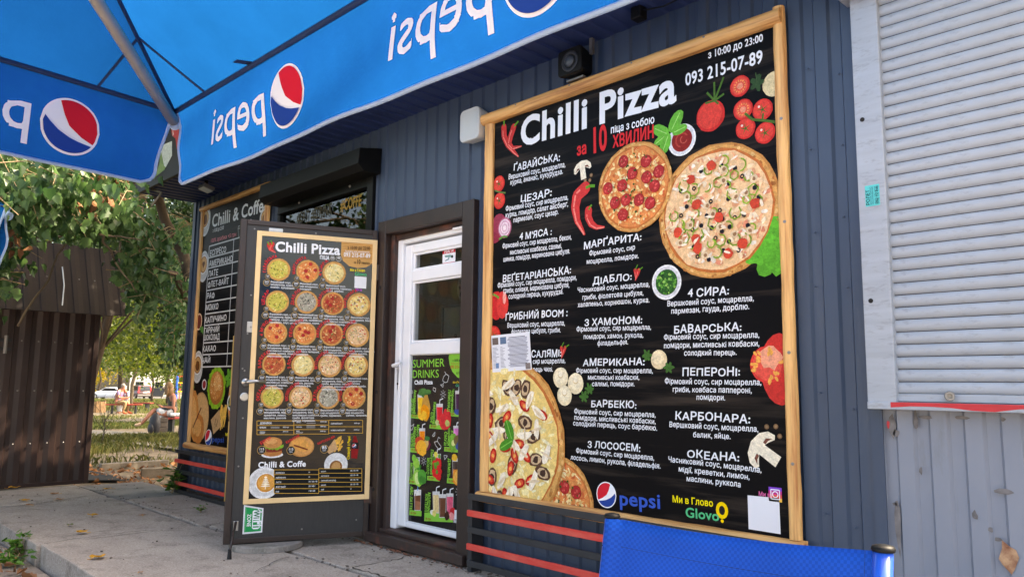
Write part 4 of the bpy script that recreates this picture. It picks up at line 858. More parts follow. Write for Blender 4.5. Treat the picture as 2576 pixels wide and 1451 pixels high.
# printed notice in a clear sleeve taped over the board
nt_ = thing('paper_notice', 'white printed paper notice taped over the lower left of the pizza menu board', 'notice', bp_.at(*px(ZC, 115, 466)))
npl = Plane((0, PY-.006, 0), (1, 0, 0), (0, -1, 0)); P4 = [npl.px(*ZC(*p)) for p in ((115, 466), (367, 447), (352, 203), (106, 230))]
MB().extr([npl.at(*p) for p in P4], npl.n*.002).build('sheet', 'paper', nt_)
def bil(u, v):
    a_, b_, c_, d_ = P4; return tuple(a_[i]*(1-u)*(1-v)+b_[i]*u*(1-v)+c_[i]*u*v+d_[i]*(1-u)*v for i in (0, 1))
a = Art(npl, .0026)
for k in range(24):
    v = .9-k*.034; l0 = .42+rnd.uniform(0, .06); l1 = .96-rnd.uniform(0, .08); a.line(bil(l0, v), bil(l1, v), .0035, S(120,126,150) if k % 7 else S(60,64,90))
for k in range(16):
    v = .66-k*.036; a.line(bil(.03, v), bil(.03+rnd.uniform(.08, .17), v), .003, S(150,154,170)); a.line(bil(.23, v), bil(.23+rnd.uniform(.06, .16), v), .003, S(150,154,170))
for (u0, u1, v0, v1, cc) in ((.03, .19, .74, .93, S(110,96,92)), (.24, .4, .74, .93, S(96,120,150)), (.1, .18, .1, .24, S(110,140,180)), (.86, .98, .02, .18, S(130,120,118))): a.poly([bil(u0, v0), bil(u1, v0), bil(u1, v1), bil(u0, v1)], cc)
a.build('small_print', nt_)

# ------------------------------------------------------------------ coffee menu board at the far end
CY = -.03; cpn = Plane((0, CY, 0), (1, 0, 0), (0, -1, 0)); ZG = Z(490.6, 490.6, 5.768); ZH = Z(440.3, 723.3, 3.551)
P = lambda z, x, y: cpn.px(*z(x, y))
cL = P(ZG, 70, 1000)[0]-.01; ciL = P(ZG, 112, 700)[0]; ciR = P(ZG, 1025, 250)[0]; cR = P(ZG, 1080, 250)[0]; ctO = P(ZG, 92, 190)[1]; ctI = P(ZG, 130, 245)[1]; cbI = P(ZH, 90, 1372)[1]; cbO = P(ZH, 65, 1425)[1]
cb = thing('coffee_menu_board', 'tall black coffee menu board in a pine frame at the far kiosk corner', 'menu board', ((cL+cR)/2, CY, cbO))
MB().box(ciL-.02, ciR+.02, CY, -.002, cbI-.02, ctI+.02).build('panel', 'board_print', cb)
rail(cL-.01, cR+.0, ctI, ctO, CY+.006, .04, 'x', 'top_rail', cb); rail(cL-.03, cR, cbO, cbI, CY+.006, .05, 'x', 'bottom_rail', cb); rail(cL, ciL, cbI, ctI, CY+.006, .03, 'z', 'side_post', cb); rail(ciR, cR, cbI, ctI, CY+.006, .03, 'z', 'side_post', cb)
put(cb, 'title_lettering', cpn, 'Chilli & Coffe', ZG(245, 470), ZG(995, 240), cap=29, bold=1, c=S(220,222,226)); put(cb, 'title_lettering', cpn, 'з 10.00 до 23.00', ZG(258, 545), ZG(420, 495), cap=8.5, bold=1, c=S(210,212,216))
put(cb, 'price_lettering', cpn, '100% арабіка +5 грн', ZG(225, 695), ZG(600, 595), cap=9.5, bold=0, c=S(226,130,140))
rows = [(ZG, 'ЕСПРЕСО', 215, 888, 455, 825), (ZG, 'АМЕРИКАНО', 205, 1040, 548, 965), (ZG, 'ЛАТЕ', 190, 1190, 338, 1160), (ZG, 'ФЛЕТ-ВАЙТ', 185, 1345, 492, 1285), (ZH, 'РАФ', 284, 100, 355, 92), (ZH, 'МОККО', 275, 205, 388, 190), (ZH, 'КАПУЧИНО', 265, 318, 462, 292), (ZH, 'ГАРЯЧИЙ', 260, 412, 398, 392), (ZH, 'ШОКОЛАД', 254, 475, 400, 462), (ZH, 'КАКАО', 246, 572, 367, 562), (ZH, 'ЧАЙ', 238, 676, 318, 668)]
for z, s, x0, y0, x1, y1 in rows:
    b = MB(); ptext(b, cpn, s, z(x0, y0), z(x1, y1), cap=13.5, bold=1, c=S(222,224,228), jit=.04); b.build('menu_lettering', 'print', cb)
a = Art(cpn, .0016, (ciL, ciR, cbI, ctI)); Lc = S(206,208,212)
tl = P(ZG, 210, 745); hl_ = [tl[1]]+[P(*t)[1] for t in ((ZG, 205, 912), (ZG, 195, 1065), (ZG, 180, 1222), (ZG, 170, 1388), (ZH, 277, 132), (ZH, 270, 237), (ZH, 262, 340), (ZH, 248, 495), (ZH, 240, 600), (ZH, 233, 708))]
v1 = P(ZG, 565, 660)[0]; tx0, tx1 = tl[0], ciR-.08
for h_ in hl_: a.line((tx0, h_), (tx1, h_), .012, Lc)
for xx in (tx0, v1): a.line((xx, hl_[0]), (xx, hl_[-1]), .012, Lc)
for i in (2, 3, 5, 6, 7, 8, 9):
    zc = (hl_[i]+hl_[i+1])/2; a.line((v1+.22, zc-.05), (v1+.26, zc+.05), .010, Lc); a.disc(v1+.13, zc, .045, S(12,12,14), 8, .25); a.disc(v1+.36, zc, .045, S(12,12,14), 8, .25)
a.build('price_table', cb)
def cup(x, y, r, heart=False):
    a = Art(cpn, .0012, (ciL, ciR, cbI, ctI)); a.disc(x+r*.05, y-r*.2, r*1.22, S(206,208,210), 24, 0, ry=r*1.6); a.disc(x+r*.05, y-r*.15, r*1.1, S(190,190,192), 24, 0, ry=r*1.4); a.disc(x, y, r, S(226,226,226), 22); a.disc(x, y, r*.86, S(160,108,62), 20); a.disc(x, y, r*.74, S(206,160,104), 18)
    if heart: a.disc(x-r*.12, y+r*.12, r*.2, S(96,54,26), 10); a.disc(x+r*.14, y+r*.12, r*.2, S(96,54,26), 10); a.poly([(x-r*.3, y+r*.05), (x, y-r*.4), (x+r*.32, y+r*.05)], S(96,54,26))
    else: a.disc(x, y-r*.1, r*.5, S(110,64,30), 14, .1)
    a.build('coffee_cup_picture', cb)
cup(*P(ZG, 150, 345), .10); cup(*P(ZG, 125, 1010), .098, True); cup(*P(ZH, 203, 690), .098); cup(*P(ZG, 1010, 330), .08)
a = Art(cpn, .0016, (ciL, ciR, cbI, ctI)); x, y = P(ZH, 262, 865); a.disc(x, y, .052, S(226,226,226), 20); a.disc(x, y, .039, S(150,30,36), 18); a.build('sauce_bowl_picture', cb)
a = Art(cpn, .0016, (ciL, ciR, cbI, ctI)); x, y = P(ZH, 215, 305); a.disc(x, y, .075, S(226,190,160), 18, 0, ry=.085); a.disc(x, y, .06, S(120,52,40), 16, 0, ry=.07); x, y = P(ZH, 235, 365)
for k in range(3): a.disc(x+.02*k, y-.01*k, .04, S(80,140,60), 9, .1, ry=.018, rot=k*.9)
a.build('cocoa_bowl_picture', cb)
a = Art(cpn, .0016, (ciL, ciR, cbI, ctI)); x, y = P(ZH, 370, 895)
for k in range(40): q_ = k*.157; a.disc(x+.165*math.cos(q_), y+.165*math.sin(q_), rnd.uniform(.025, .042), vary(S(130,176,40), .2), 8, .25)
a.disc(x+.005, y+.0, .155, S(170,100,46), 26, .01); a.disc(x-.005, y+.02, .135, S(200,128,64), 24, .015); a.disc(x+.02, y+.05, .075, S(226,164,98), 16, .1)
for k in range(70): q_ = rnd.uniform(0, 6.3); rr = .125*math.sqrt(rnd.random()); a.disc(x+rr*math.cos(q_), y+rr*math.sin(q_)+.02, .007, S(240,214,160), 6, .2, ry=.004, rot=q_)
a.build('burger_picture', cb)
a = Art(cpn, .0016, (ciL, ciR, cbI, ctI)); x, y = P(ZH, 488, 805)
for k in range(6): q_ = k*1.05; a.disc(x+.05*math.cos(q_), y+.05*math.sin(q_), .045, vary(S(96,166,50), .15), 9, .1, ry=.028, rot=q_)
a.build('basil_picture', cb)
a = Art(cpn, .0012, (ciL, ciR, cbI, ctI)); x, y = P(ZH, 225, 1150); a.disc(x, y, .20, S(196,146,96), 30, 0, ry=.23); a.disc(x, y, .185, S(214,166,112), 30, 0, ry=.215)
x2, y2 = P(ZH, 180, 1180); a.disc(x2-.03, y2+.04, .11, S(206,134,68), 22, .03, ry=.25, rot=.2); a.disc(x2+.09, y2-.08, .13, S(196,120,58), 20, .03, ry=.14); a.disc(x2-.04, y2+.05, .07, S(226,166,102), 20, .05, ry=.19, rot=.2); a.disc(x2+.08, y2-.07, .08, S(222,158,92), 16, .08); a.line(P(ZH, 235, 1070), P(ZH, 160, 1250), .018, S(96,40,24)); a.build('calzone_picture', cb)
a = Art(cpn, .0009, (ciL, ciR, cbI, ctI))
for k in range(40): a.disc(*P(ZH, rnd.uniform(120, 165), rnd.uniform(880, 1200)), rnd.uniform(.02, .045), vary(S(80,160,44), .25), 8, .3)
a.build('lettuce_picture', cb)
a = Art(cpn, .0020, (ciL, ciR, cbI, ctI))
for k in range(26):
    c0 = P(ZH, rnd.uniform(405, 465), rnd.uniform(1060, 1215)); q_ = rnd.uniform(1.0, 1.6); a.line((c0[0]-.06*math.cos(q_), c0[1]-.06*math.sin(q_)), (c0[0]+.05*math.cos(q_), c0[1]+.05*math.sin(q_)), .020, vary(S(232,180,84), .15))
a.poly([P(ZH, *p) for p in ((322, 1180), (400, 1085), (412, 1240), (345, 1308))], S(196,154,110)); text(a.mb, 'Chilli', cpn.at(*P(ZH, 360, 1232)), cpn.at(*P(ZH, 374, 1170)), cpn.n, c=BLK, off=.004); text(a.mb, 'Pizza', cpn.at(*P(ZH, 374, 1245)), cpn.at(*P(ZH, 388, 1185)), cpn.n, c=BLK, off=.004); a.build('fries_picture', cb)
a = Art(cpn, .0012, (ciL, ciR, cbI, ctI)); x, y = P(ZH, 545, 1010); a.disc(x, y, .16, CRUST, 26, 0, ry=.26); a.disc(x, y, .14, SAUCE, 24, 0, ry=.235); x, y = P(ZH, 500, 1025); a.disc(x, y, .075, S(226,228,230), 20); a.disc(x, y, .055, S(40,90,40), 18, .1); x, y = P(ZH, 517, 890); a.disc(x, y, .055, S(230,214,206), 16, .08); a.build('pizza_picture', cb)
a = Art(cpn, .0020, (ciL, ciR, cbI, ctI)); x, y = P(ZH, 300, 1338); pepsi_globe(a, x, y, .075, rot=0.); a.build('cola_logo', cb)
put(cb, 'sponsor_lettering', cpn, 'pepsi', ZH(330, 1375), ZH(438, 1382), cap=14, bold=1, c=S(40,76,160)); put(cb, 'sponsor_lettering', cpn, 'Ми в Глово', ZH(450, 1320), ZH(590, 1345), cap=7, bold=1, c=S(240,220,40)); put(cb, 'sponsor_lettering', cpn, 'Glovo', ZH(478, 1378), ZH(590, 1395), cap=10, bold=1, c=S(70,180,120))
a = Art(cpn, .0018, (ciL, ciR, cbI, ctI))
for x0 in (655, 720, 790):
    y0 = 450-(x0-655)*.62; a.stroke([P(ZG, x0-28, y0+40), P(ZG, x0-20, y0+160), P(ZG, x0+18, y0+150), P(ZG, x0+35, y0+20), P(ZG, x0-28, y0+40), P(ZG, x0-22, y0+5), P(ZG, x0+30, y0-12), P(ZG, x0+35, y0+20)], .005, Lc)
a.build('cup_drawing', cb)
# ------------------------------------------------------------------ open steel door leaf with the pizza poster
FO = Vector((-4.866, -.89, .055)); HO = Vector((-4.535, -.06, .055)); LE = (HO-FO).normalized(); LN = Vector((LE.y, -LE.x, 0)); LL = (HO-FO).length; LH = 2.06
lp = Plane(FO, LE, LN); TH = .055
def lbox(mb, a0, a1, b0, b1, o0, o1): return mb.obox(lp.at(a0, b0, o0), LE*(a1-a0), Vector((0, 0, b1-b0)), LN*(o1-o0))
leaf = lbox(MB(), 0, LL, 0, LH, -TH, -.004).build('door_leaf', 'leaf_vinyl', kiosk)
e = MB(); lbox(e, -.016, .026, -.012, LH+.012, -TH-.012, .004); lbox(e, LL-.03, LL+.004, -.012, LH+.012, -TH-.012, .004); lbox(e, .026, LL-.03, LH-.022, LH+.012, -TH-.012, .004); lbox(e, .026, LL-.03, -.012, .022, -TH-.012, .004)
e.build('edge_profile', 'brown_steel', leaf, bevel=.004)
e = MB(); lbox(e, -.022, -.016, .25, .75, -.045, -.03); lbox(e, -.022, -.016, .85, 1.3, -.045, -.03); e.build('lock_strip', mat('brass', S(176,150,96), .35, .8), leaf)
z5 = Z(566, 534.6, 3.55); z6 = Z(566, 912, 2.715); K = lambda z, x, y: lp.px(*z(x, y))
for z, x, y in ((z5, 1412, 540), (z6, 1018, 900)):
    hb = K(z, x, y)[1]; h = MB(); h.tube([lp.at(LL+.014, hb-.055, .0), lp.at(LL+.014, hb+.055, .0)], .011, 10); lbox(h, LL-.03, LL+.01, hb-.05, hb+.05, .004, .008); h.build('hinge', 'brown_rust', leaf)
a0, b0 = K(z6, 140, 133); h = MB(); h.lathe(lp.at(a0, b0, -.004), LN, [(.027, 0), (.027, .008), (.02, .014), (.012, .016), (.011, .05)], 18); h.build('handle_rose', 'steel', leaf, True)
a1, b1 = K(z6, 275, 128); h = MB(); h.tube([lp.at(a0, b0, .04), lp.at(a0+.02, b0+.003, .052), lp.at((a0+a1)/2, (b0+b1)/2+.004, .056), lp.at(a1, b1, .05)], [.012, .013, .011, .009], 10); h.build('handle', 'steel', leaf, True)
a0, b0 = K(z6, 133, 233); h = MB(); h.lathe(lp.at(a0, b0, -.004), LN, [(.028, 0), (.028, .007), (.022, .01)], 18); lbox(h, a0-.007, a0+.007, b0-.014, b0+.014, .004, .016); h.build('thumb_turn', 'steel', leaf)
a0, b0 = K(z5, 230, 1022); h = MB(); lbox(h, a0-.024, a0+.024, b0-.036, b0+.036, -.004, .002); h.build('lock_plate', 'steel', leaf, bevel=.003); h = MB(); h.lathe(lp.at(a0, b0, .002), LN, [(.007, 0), (.007, .004)], 10); h.build('keyhole', 'dull_steel', leaf)
a0, b0 = K(z5, 455, 160); h = MB(); lbox(h, a0-.045, a0+.045, b0-.012, b0+.012, -.004, .012); h.build('magnet', 'white_plastic', leaf, bevel=.004)
h = MB()
for x, y, z in ((265, 145, z5), (812, 185, z5), (233, 737, z5), (202, 1080, z5), (175, 1410, z5), (122, 378, z6), (92, 707, z6), (897, 1072, z6), (525, 1135, z6), (120, 40, z6)): h.lathe(lp.at(*K(z, x, y), -.004), LN, [(.006, 0), (.005, .003)], 8)
h.build('screw_heads', 'dull_steel', leaf)['kind'] = 'stuff'
ka, kb = K(z6, 72, 1110); kt = lp.at(ka, kb, .012); kf = Gp(577, 1400, 0.012)
h = MB(); h.obox(kt+Vector((0, 0, -.03))-LE*.016, LE*.032, Vector((0, 0, .06)), LN*.006); h.build('kickstand_bracket', 'steel', leaf, bevel=.002)
h = MB(); h.tube([kt+LN*.012+Vector((0, 0, .025)), kf+Vector((0, 0, .03))], .0075, 8); kick = h.build('kickstand', 'brown_steel', leaf, True)
MB().tube([kf+Vector((0, 0, .045)), kf-Vector((0, 0, .012))], [.010, .014], 10).build('rubber_foot', 'tyre', leaf)

dp = thing('door_menu_poster', 'glossy pizza menu poster with pale strips on the open brown door', 'poster', lp.at(.45, .2))
A4 = [K(z6, 103, 965), K(z6, 975, 930), K(z5, 1370, 245), K(z5, 312, 170)]; pa0 = (A4[0][0]+A4[3][0])/2; pa1 = (A4[1][0]+A4[2][0])/2; pb0 = (A4[0][1]+A4[1][1])/2; pb1 = (A4[2][1]+A4[3][1])/2; sw = .032
lbox(MB(), pa0+.01, pa1-.01, pb0+.01, pb1-.01, -.003, .003).build('panel', 'poster_print', dp)
for c_ in ((pa0, pa0+sw, pb0, pb1), (pa1-sw, pa1, pb0, pb1), (pa0+sw, pa1-sw, pb1-sw, pb1), (pa0+sw, pa1-sw, pb0, pb0+sw)): lbox(MB(), *c_, -.003, .010).build('edge_strip', 'pale_strip', dp, bevel=.002)
lp2 = Plane(lp.at(0, 0, .003), LE, LN); K2 = lambda z, x, y: lp2.px(*z(x, y)); PC = (pa0+sw, pa1-sw, pb0+sw, pb1-sw)
a = Art(lp2, .0008, PC); x, y = K2(z5, 1240, 300)
R_ = (K2(z5, 1345, 300)[0]-K2(z5, 1038, 300)[0])/2; xc = (K2(z5, 1345, 300)[0]+K2(z5, 1038, 300)[0])/2; yt = pb1-sw; yb = K2(z5, 1180, 495)[1]
a.poly([(xc-R_, yt), (xc-R_, yb+R_*.7), (xc-R_*.86, yb+R_*.36), (xc-R_*.5, yb+R_*.08), (xc, yb), (xc+R_*.5, yb+R_*.08), (xc+R_*.86, yb+R_*.36), (xc+R_, yb+R_*.7), (xc+R_, yt)], S(206,158,96))
for k in range(9): a.line((xc-R_*.95, yt-.012-k*.012), (xc+R_*.95, yt-.012-k*.012+rnd.uniform(-.004, .004)), .003, S(176,122,66))
a.build('wood_badge', dp)
for s, p, e_, cp_, bo, c in (('Chilli Pizza', (447, 345), (1030, 378), 24, 2, WHT), ('ПІЦА', (845, 415), (932, 422), 9, 2, WHT), ('з 10:00 до 22:00', (1093, 327), (1298, 334), 8, 1, S(60,40,26)), ('Телефон для замовлення:', (1070, 352), (1292, 362), 4, 0, WHT), ('093 215-07-89', (1060, 392), (1298, 406), 10.5, 1, WHT), ('за', (1150, 455), (1172, 456), 6, 1, S(40,30,20)), ('10', (1176, 457), (1210, 459), 10.5, 2, S(40,30,20)), ('хвилин', (1217, 460), (1293, 465), 6.5, 1, S(40,30,20)), ('Ми в Глово', (1115, 523), (1250, 530), 6.5, 1, S(250,226,40)), ('Glovo', (1158, 562), (1265, 568), 9, 1, S(60,190,130)), ('32', (948, 412), (972, 413), 4.5, 1, WHT), ('45', (1002, 413), (1030, 415), 5, 1, WHT)):
    put(dp, 'title_lettering', lp2, s, z5(*p), z5(*e_), cap=cp_, bold=bo, c=c)
a = Art(lp2, .0012, PC)
for x, y, r_ in ((960, 408, .013), (1015, 412, .017)): c0 = K2(z5, x, y); a.arc(*c0, r_, .002, 0, 6.283, S(210,206,196), 16)
chilli(a, [K2(z5, 398, 292), K2(z5, 408, 325), K2(z5, 450, 358)], .018); a.line(K2(z5, 398, 292), K2(z5, 380, 262), .007, GRN); chilli(a, [K2(z5, 425, 280), K2(z5, 412, 320), K2(z5, 402, 340)], .013); a.line(K2(z5, 420, 285), K2(z5, 412, 248), .007, GRN); a.build('chilli_picture', dp)
a = Art(lp2, .0012, PC); a.poly([K2(z5, *p) for p in ((1155, 672), (1260, 680), (1264, 576), (1158, 568))], S(230,232,238)); a.build('white_square', dp)
b = MB(); ptext(b, lp2, 'Ми в', z5(1163, 698), z5(1222, 702), hs=1.3, bold=2, c=S(190,80,190)); b.build('link_lettering', 'print', dp)
V4 = 'Вершковий соус,'; F4 = 'Фірмовий соус, сир'
GRID = [ (z5, [(480, 510), (740, 525), (975, 540)], 98), (z5, [(468, 797), (728, 800), (963, 812), (1195, 822)], 98), (z5, [(452, 1073), (713, 1080), (951, 1087), (1182, 1095)], 98), (z5, [(437, 1355), (698, 1360), (937, 1365), (1173, 1362)], 98), (z6, [(322, 235), (517, 234), (706, 236), (881, 234)], 74)]
ITEMS = [[('ГАВАЙСЬКА', 165, 245, 'green', (V4, 'моцарелла, курка,', 'ананас, кукурудза.')), ('МАРГАРИТА', 135, 200, 'pep', ('Фірмовий соус,', 'сир моцарелла,', 'помідори.')), ('4 СИРА', 185, 265, 'white', (V4, 'моцарелла, пармезан,', 'гауда, дорблю.'))],
 [('ЦЕЗАР', 175, 260, 'green', (F4, 'моцарелла, курка,', 'помідор, салат айсберг,', 'пармезан, соус цезар.')), ('ДІАБЛО', 180, 265, 'grey', ('Часниковий соус, гриби,', 'моцарелла, фіолетова', 'цибуля, халапеньо,', 'корнюшон, курка.')), ('БАВАРСЬКА', 160, 240, 'meat', (F4, 'моцарелла, помідори,', 'мисливські ковбаски,', 'солодкий перець.')), ('КАРБОНАРА', 175, 260, 'mush', (V4, 'моцарелла, бекон,', 'яйце.'))],
 [("4 М'ЯСА", 180, 265, 'pep', (F4, 'моцарелла, бекон,', 'мисливські ковбаски,', 'салямі, шинка, помідор,', 'маринована цибуля')), ('ПЕПЕРОНІ', 175, 260, 'pep', (F4, 'моцарелла, гриби,', 'ковбаса пепероні,', 'помідори.')), ('АМЕРИКАНА', 165, 245, 'meat', ('Фірмовий соус,', 'сир моцарелла,', 'мисливські ковбаски,', 'салямі, помідори.')), ('З ХАМОНОМ', 195, 280, 'mix', (F4, 'моцарелла, помідори,', 'хамон, рукола,', 'філадельфія.'))],
 [('БАРБЕКЮ', 170, 250, 'meat', (F4, 'моцарелла, помідори,', 'мисливські ковбаски,', 'солодкий перець,', 'соус барбекю.')), ('З ЛОСОСЕМ', 195, 280, 'white', (F4, 'моцарелла, лосось,', 'лимон, рукола,', 'філадельфія.')), ('ВЕГЕТАРІАНСЬКА', 155, 220, 'mix', (F4, 'моцарелла, помідори,', 'гриби, маслини, перець', 'солодкий, маринована', 'цибуля, кукурудза.')), ('ГРИБНИЙ BOOM', 155, 220, 'mush', (V4, 'моцарелла,', 'фіолетова', 'цибуля, гриби.'))],
 [('ОКЕАНА', 200, 290, 'green', ('Часниковий соус,', 'моцарелла, мідії,', 'креветки, лимон,', 'маслини, руккола')), ('МИСЛИВСЬКА МРІЯ', 165, 245, 'mix', (V4+' сир', 'моцарелла, бекон,', 'мисливські ковбаски,', 'гриби, фіолетова', 'цибуля, корнюшон.')), ('ЖУЛЬЄН', 165, 245, 'grey', (V4, 'сир моцарелла, курка,', 'гриби, пармезан.')), ('СУПЕР САЛЯМІ', 175, 260, 'pep', ('Фірмовий соус,', 'сир моцарелла,', 'салямі, халапеньо.'))]]
for (zf, cs, rr), its in zip(GRID, ITEMS):
    for (cx, cy), (nm, p1, p2_, st_, ls) in zip(cs, its):
        c0 = K2(zf, cx, cy); r_ = (K2(zf, cx+rr, cy)[0]-K2(zf, cx-rr, cy)[0])/2
        a = Art(lp2, .0010, PC); a.disc(*c0, r_*1.08, S(196,146,84), 20); a.base = .0012; pizza(a, *c0, r_, st_, True); a.build('pizza_picture', dp)
        b = MB(); n = len(nm); g, wd = layout(nm, 2); span = min(1.7, .17*n+.35); A0 = R(205)-.15; pos = 0; k_ = r_*1.17*span/wd
        for v, f in g:   # name bent round the upper left of the plate
            mid = sum(p[0] for p in v)/len(v); th = A0-mid*k_/(r_*1.17); t_ = (math.sin(th), -math.cos(th)); n_ = (math.cos(th), math.sin(th))
            b.add([lp2.at(c0[0]+n_[0]*(r_*1.17+p[1]*.026)+t_[0]*(p[0]-mid)*k_, c0[1]+n_[1]*(r_*1.17+p[1]*.026)+t_[1]*(p[0]-mid)*k_, .0055) for p in v], f, S(214,40,48))
        b.build('name_lettering', 'print', dp)
        b = MB(); a = Art(lp2, .0055, PC); xl, yl = c0[0]-r_*.98, c0[1]-r_*.72
        for (px_, py_, q_, val) in ((xl, yl, .017, p1), (xl-.004, yl-.042, .023, p2_)):
            a.disc(px_, py_, q_, S(190,160,110), 16); a.disc(px_, py_, q_*.88, S(18,18,20), 16); text(a.mb, str(val), lp2.at(px_-q_*.6, py_), lp2.at(px_+q_*.6, py_), LN, bold=1, c=WHT, off=.0066); text(a.mb, 'грн', lp2.at(px_-q_*.45, py_-q_*.5), lp2.at(px_+q_*.45, py_-q_*.5), LN, c=WHT, off=.0066)
        a.build('price_badge', dp)
        for i, s in enumerate(ls):
            x0 = c0[0]-r_*.68; y0 = c0[1]-r_*1.27-i*.0178; text(b, s, lp2.at(x0, y0), lp2.at(x0+.0088*len(s), y0), LN, hs=1.05, bold=1, c=S(222,226,232))
        b.build('description_lettering', 'print', dp)
def table(art, z, x0, y0, x1, y1, rows_, c=S(206,160,70)):
    p00, p10 = K2(z, x0, y1), K2(z, x1, y1); p01, p11 = K2(z, x0, y0), K2(z, x1, y0)
    for k in range(rows_+1):
        t = k/rows_; art.line((p00[0]*(1-t)+p01[0]*t, p00[1]*(1-t)+p01[1]*t), (p10[0]*(1-t)+p11[0]*t, p10[1]*(1-t)+p11[1]*t), .0035, c)
    art.line(p00, p01, .0035, c); art.line(p10, p11, .0035, c)
a = Art(lp2, .0012, PC); table(a, z6, 218, 396, 470, 490, 3); table(a, z6, 470, 394, 708, 486, 3); table(a, z6, 708, 392, 940, 480, 2)
b = a.mb
for s, x, y, e_ in (('ДОБАВКИ:', 238, 418, 320), ("М'ЯСНІ:", 236, 447, 282), ('ЛОСОСЬ', 236, 475, 274), ('ХАМОН', 236, 485, 270), ('СИРНІ:', 487, 410, 516), ('ОВОЧЕВІ:', 486, 442, 526), ('ЧИЛІ', 484, 470, 508), ('ХАЛАПЕНЬО', 484, 480, 532), ('СИРНИЙ БОРТ', 722, 420, 803), ('КОВБАСНИЙ БОРТ', 722, 465, 820), ('42/53 грн', 395, 443, 436), ('58/76 грн', 395, 472, 432), ('42/53 грн', 650, 405, 694), ('28/40 грн', 650, 438, 690), ('30/40 грн', 648, 470, 688), ('60/95 грн', 882, 416, 920), ('55/85 грн', 880, 460, 916)): ptext(b, lp2, s, z6(x, y), z6(e_, y), hs=1.2, bold=1, c=WHT, off=.004)
for x, y in ((312, 438), (312, 444), (558, 400), (558, 412), (556, 428), (556, 436), (556, 443)): a.line(K2(z6, x, y), K2(z6, x+60, y), .0025, S(170,172,176))
a.build('extras_table', dp)
a = Art(lp2, .0012, PC); x, y = K2(z6, 325, 580); w_ = .062
a.disc(x, y-.045, w_*1.1, S(226,228,232), 20, 0, ry=.02); a.disc(x, y-.03, w_, S(186,122,66), 18, .02, ry=.026); a.disc(x, y-.012, w_*1.02, S(120,40,30), 16, .08, ry=.018)
for k in range(16): a.disc(x-w_+k*w_*.13, y+rnd.uniform(-.006, .012), .012, vary(S(120,166,50), .25), 7, .3)
a.disc(x, y+.032, w_*.95, S(196,134,78), 20, .02, ry=.036); a.disc(x-.01, y+.042, w_*.6, S(220,164,104), 16, .05, ry=.018); a.build('burger_picture', dp)
a = Art(lp2, .0012, PC); x, y = K2(z6, 523, 572); a.disc(x, y, .082, S(196,134,74), 22, 0, ry=.066); a.disc(x, y+.002, .076, S(214,156,94), 22, 0, ry=.058); a.disc(x-.005, y+.012, .064, S(222,160,84), 16, .06, ry=.04, rot=-.4); a.line((x-.05, y+.01), (x+.04, y-.02), .010, S(120,50,30)); a.build('calzone_picture', dp)
a = Art(lp2, .0012, PC)
for k in range(22): c0 = K2(z6, rnd.uniform(748, 798), rnd.uniform(520, 590)); q_ = rnd.uniform(.9, 1.5); a.line((c0[0]-.022*math.cos(q_), c0[1]-.022*math.sin(q_)), (c0[0]+.022*math.cos(q_), c0[1]+.022*math.sin(q_)), .009, vary(S(236,180,80), .15))
a.poly([K2(z6, *p) for p in ((690, 600), (712, 622), (770, 590), (748, 520))], S(206,164,120)); a.build('fries_picture', dp)
a = Art(lp2, .0012, PC); a.poly([K2(z6, *p) for p in ((862, 650), (902, 655), (914, 570), (902, 525), (896, 500), (878, 500), (876, 525), (862, 560))], S(150,26,30)); a.poly([K2(z6, *p) for p in ((862, 585), (910, 588), (913, 545), (864, 540))], S(24,24,28)); pepsi_globe(a, *K2(z6, 882, 566), .014); a.build('bottle_picture', dp)
put(dp, 'section_lettering', lp2, 'Смакуй з Pepsi', z6(850, 658), z6(855, 500), hs=1.2, bold=1, c=S(250,214,30))
put(dp, 'section_lettering', lp2, 'БУРГЕР', z6(245, 560), z6(318, 520), hs=1.4, bold=2, c=RED); put(dp, 'section_lettering', lp2, 'КАЛЬЦОНЕ', z6(420, 552), z6(512, 502), hs=1.3, bold=2, c=RED); put(dp, 'section_lettering', lp2, 'КАРТОПЛЯ ФРІ', z6(634, 560), z6(752, 510), hs=1.3, bold=2, c=RED); put(dp, 'section_lettering', lp2, 'Chilli & Coffe', z6(226, 715), z6(553, 706), cap=14, bold=2, c=WHT, track=.02)
for x, y, v in ((250, 596, '115'), (450, 597, '115'), (678, 588, '85')):
    a = Art(lp2, .0035, PC); c0 = K2(z6, x, y); a.disc(*c0, .028, S(190,150,90), 18); a.disc(*c0, .025, S(18,18,20), 18); text(a.mb, v, lp2.at(c0[0]-.016, c0[1]), lp2.at(c0[0]+.016, c0[1]), LN, bold=1, c=WHT, off=.0045); text(a.mb, 'грн', lp2.at(c0[0]-.012, c0[1]-.014), lp2.at(c0[0]+.012, c0[1]-.014), LN, c=WHT, off=.0045); a.build('price_badge', dp)
a = Art(lp2, .0010, PC); x, y = K2(z6, 758, 695); a.disc(x, y, .078, S(222,224,228), 24); a.disc(x, y-.012, .05, S(236,238,240), 20); a.disc(x, y-.014, .042, S(140,92,52), 18); a.disc(x, y-.012, .03, S(196,150,96), 16, .1); a.build('coffee_cup_picture', dp)
a = Art(lp2, .0010, PC); x, y = K2(z6, 268, 820); a.disc(x, y, .100, S(226,228,232), 28); a.disc(x, y, .085, S(208,210,214), 26); a.disc(x+.01, y, .064, S(236,238,240), 24); a.disc(x+.01, y, .058, S(206,140,62), 22); a.disc(x+.012, y+.004, .05, S(222,160,80), 20)
for k in range(6): a.disc(x+.008, y+.035-k*.011, .010+k*.004, S(250,240,220), 10, 0, ry=.0045)
a.line((x+.008, y+.045), (x+.008, y-.04), .004, S(250,240,220)); a.build('coffee_cup_picture', dp)
a = Art(lp2, .0028, PC); p0 = K2(z6, 335, 895); p1 = K2(z6, 935, 718)
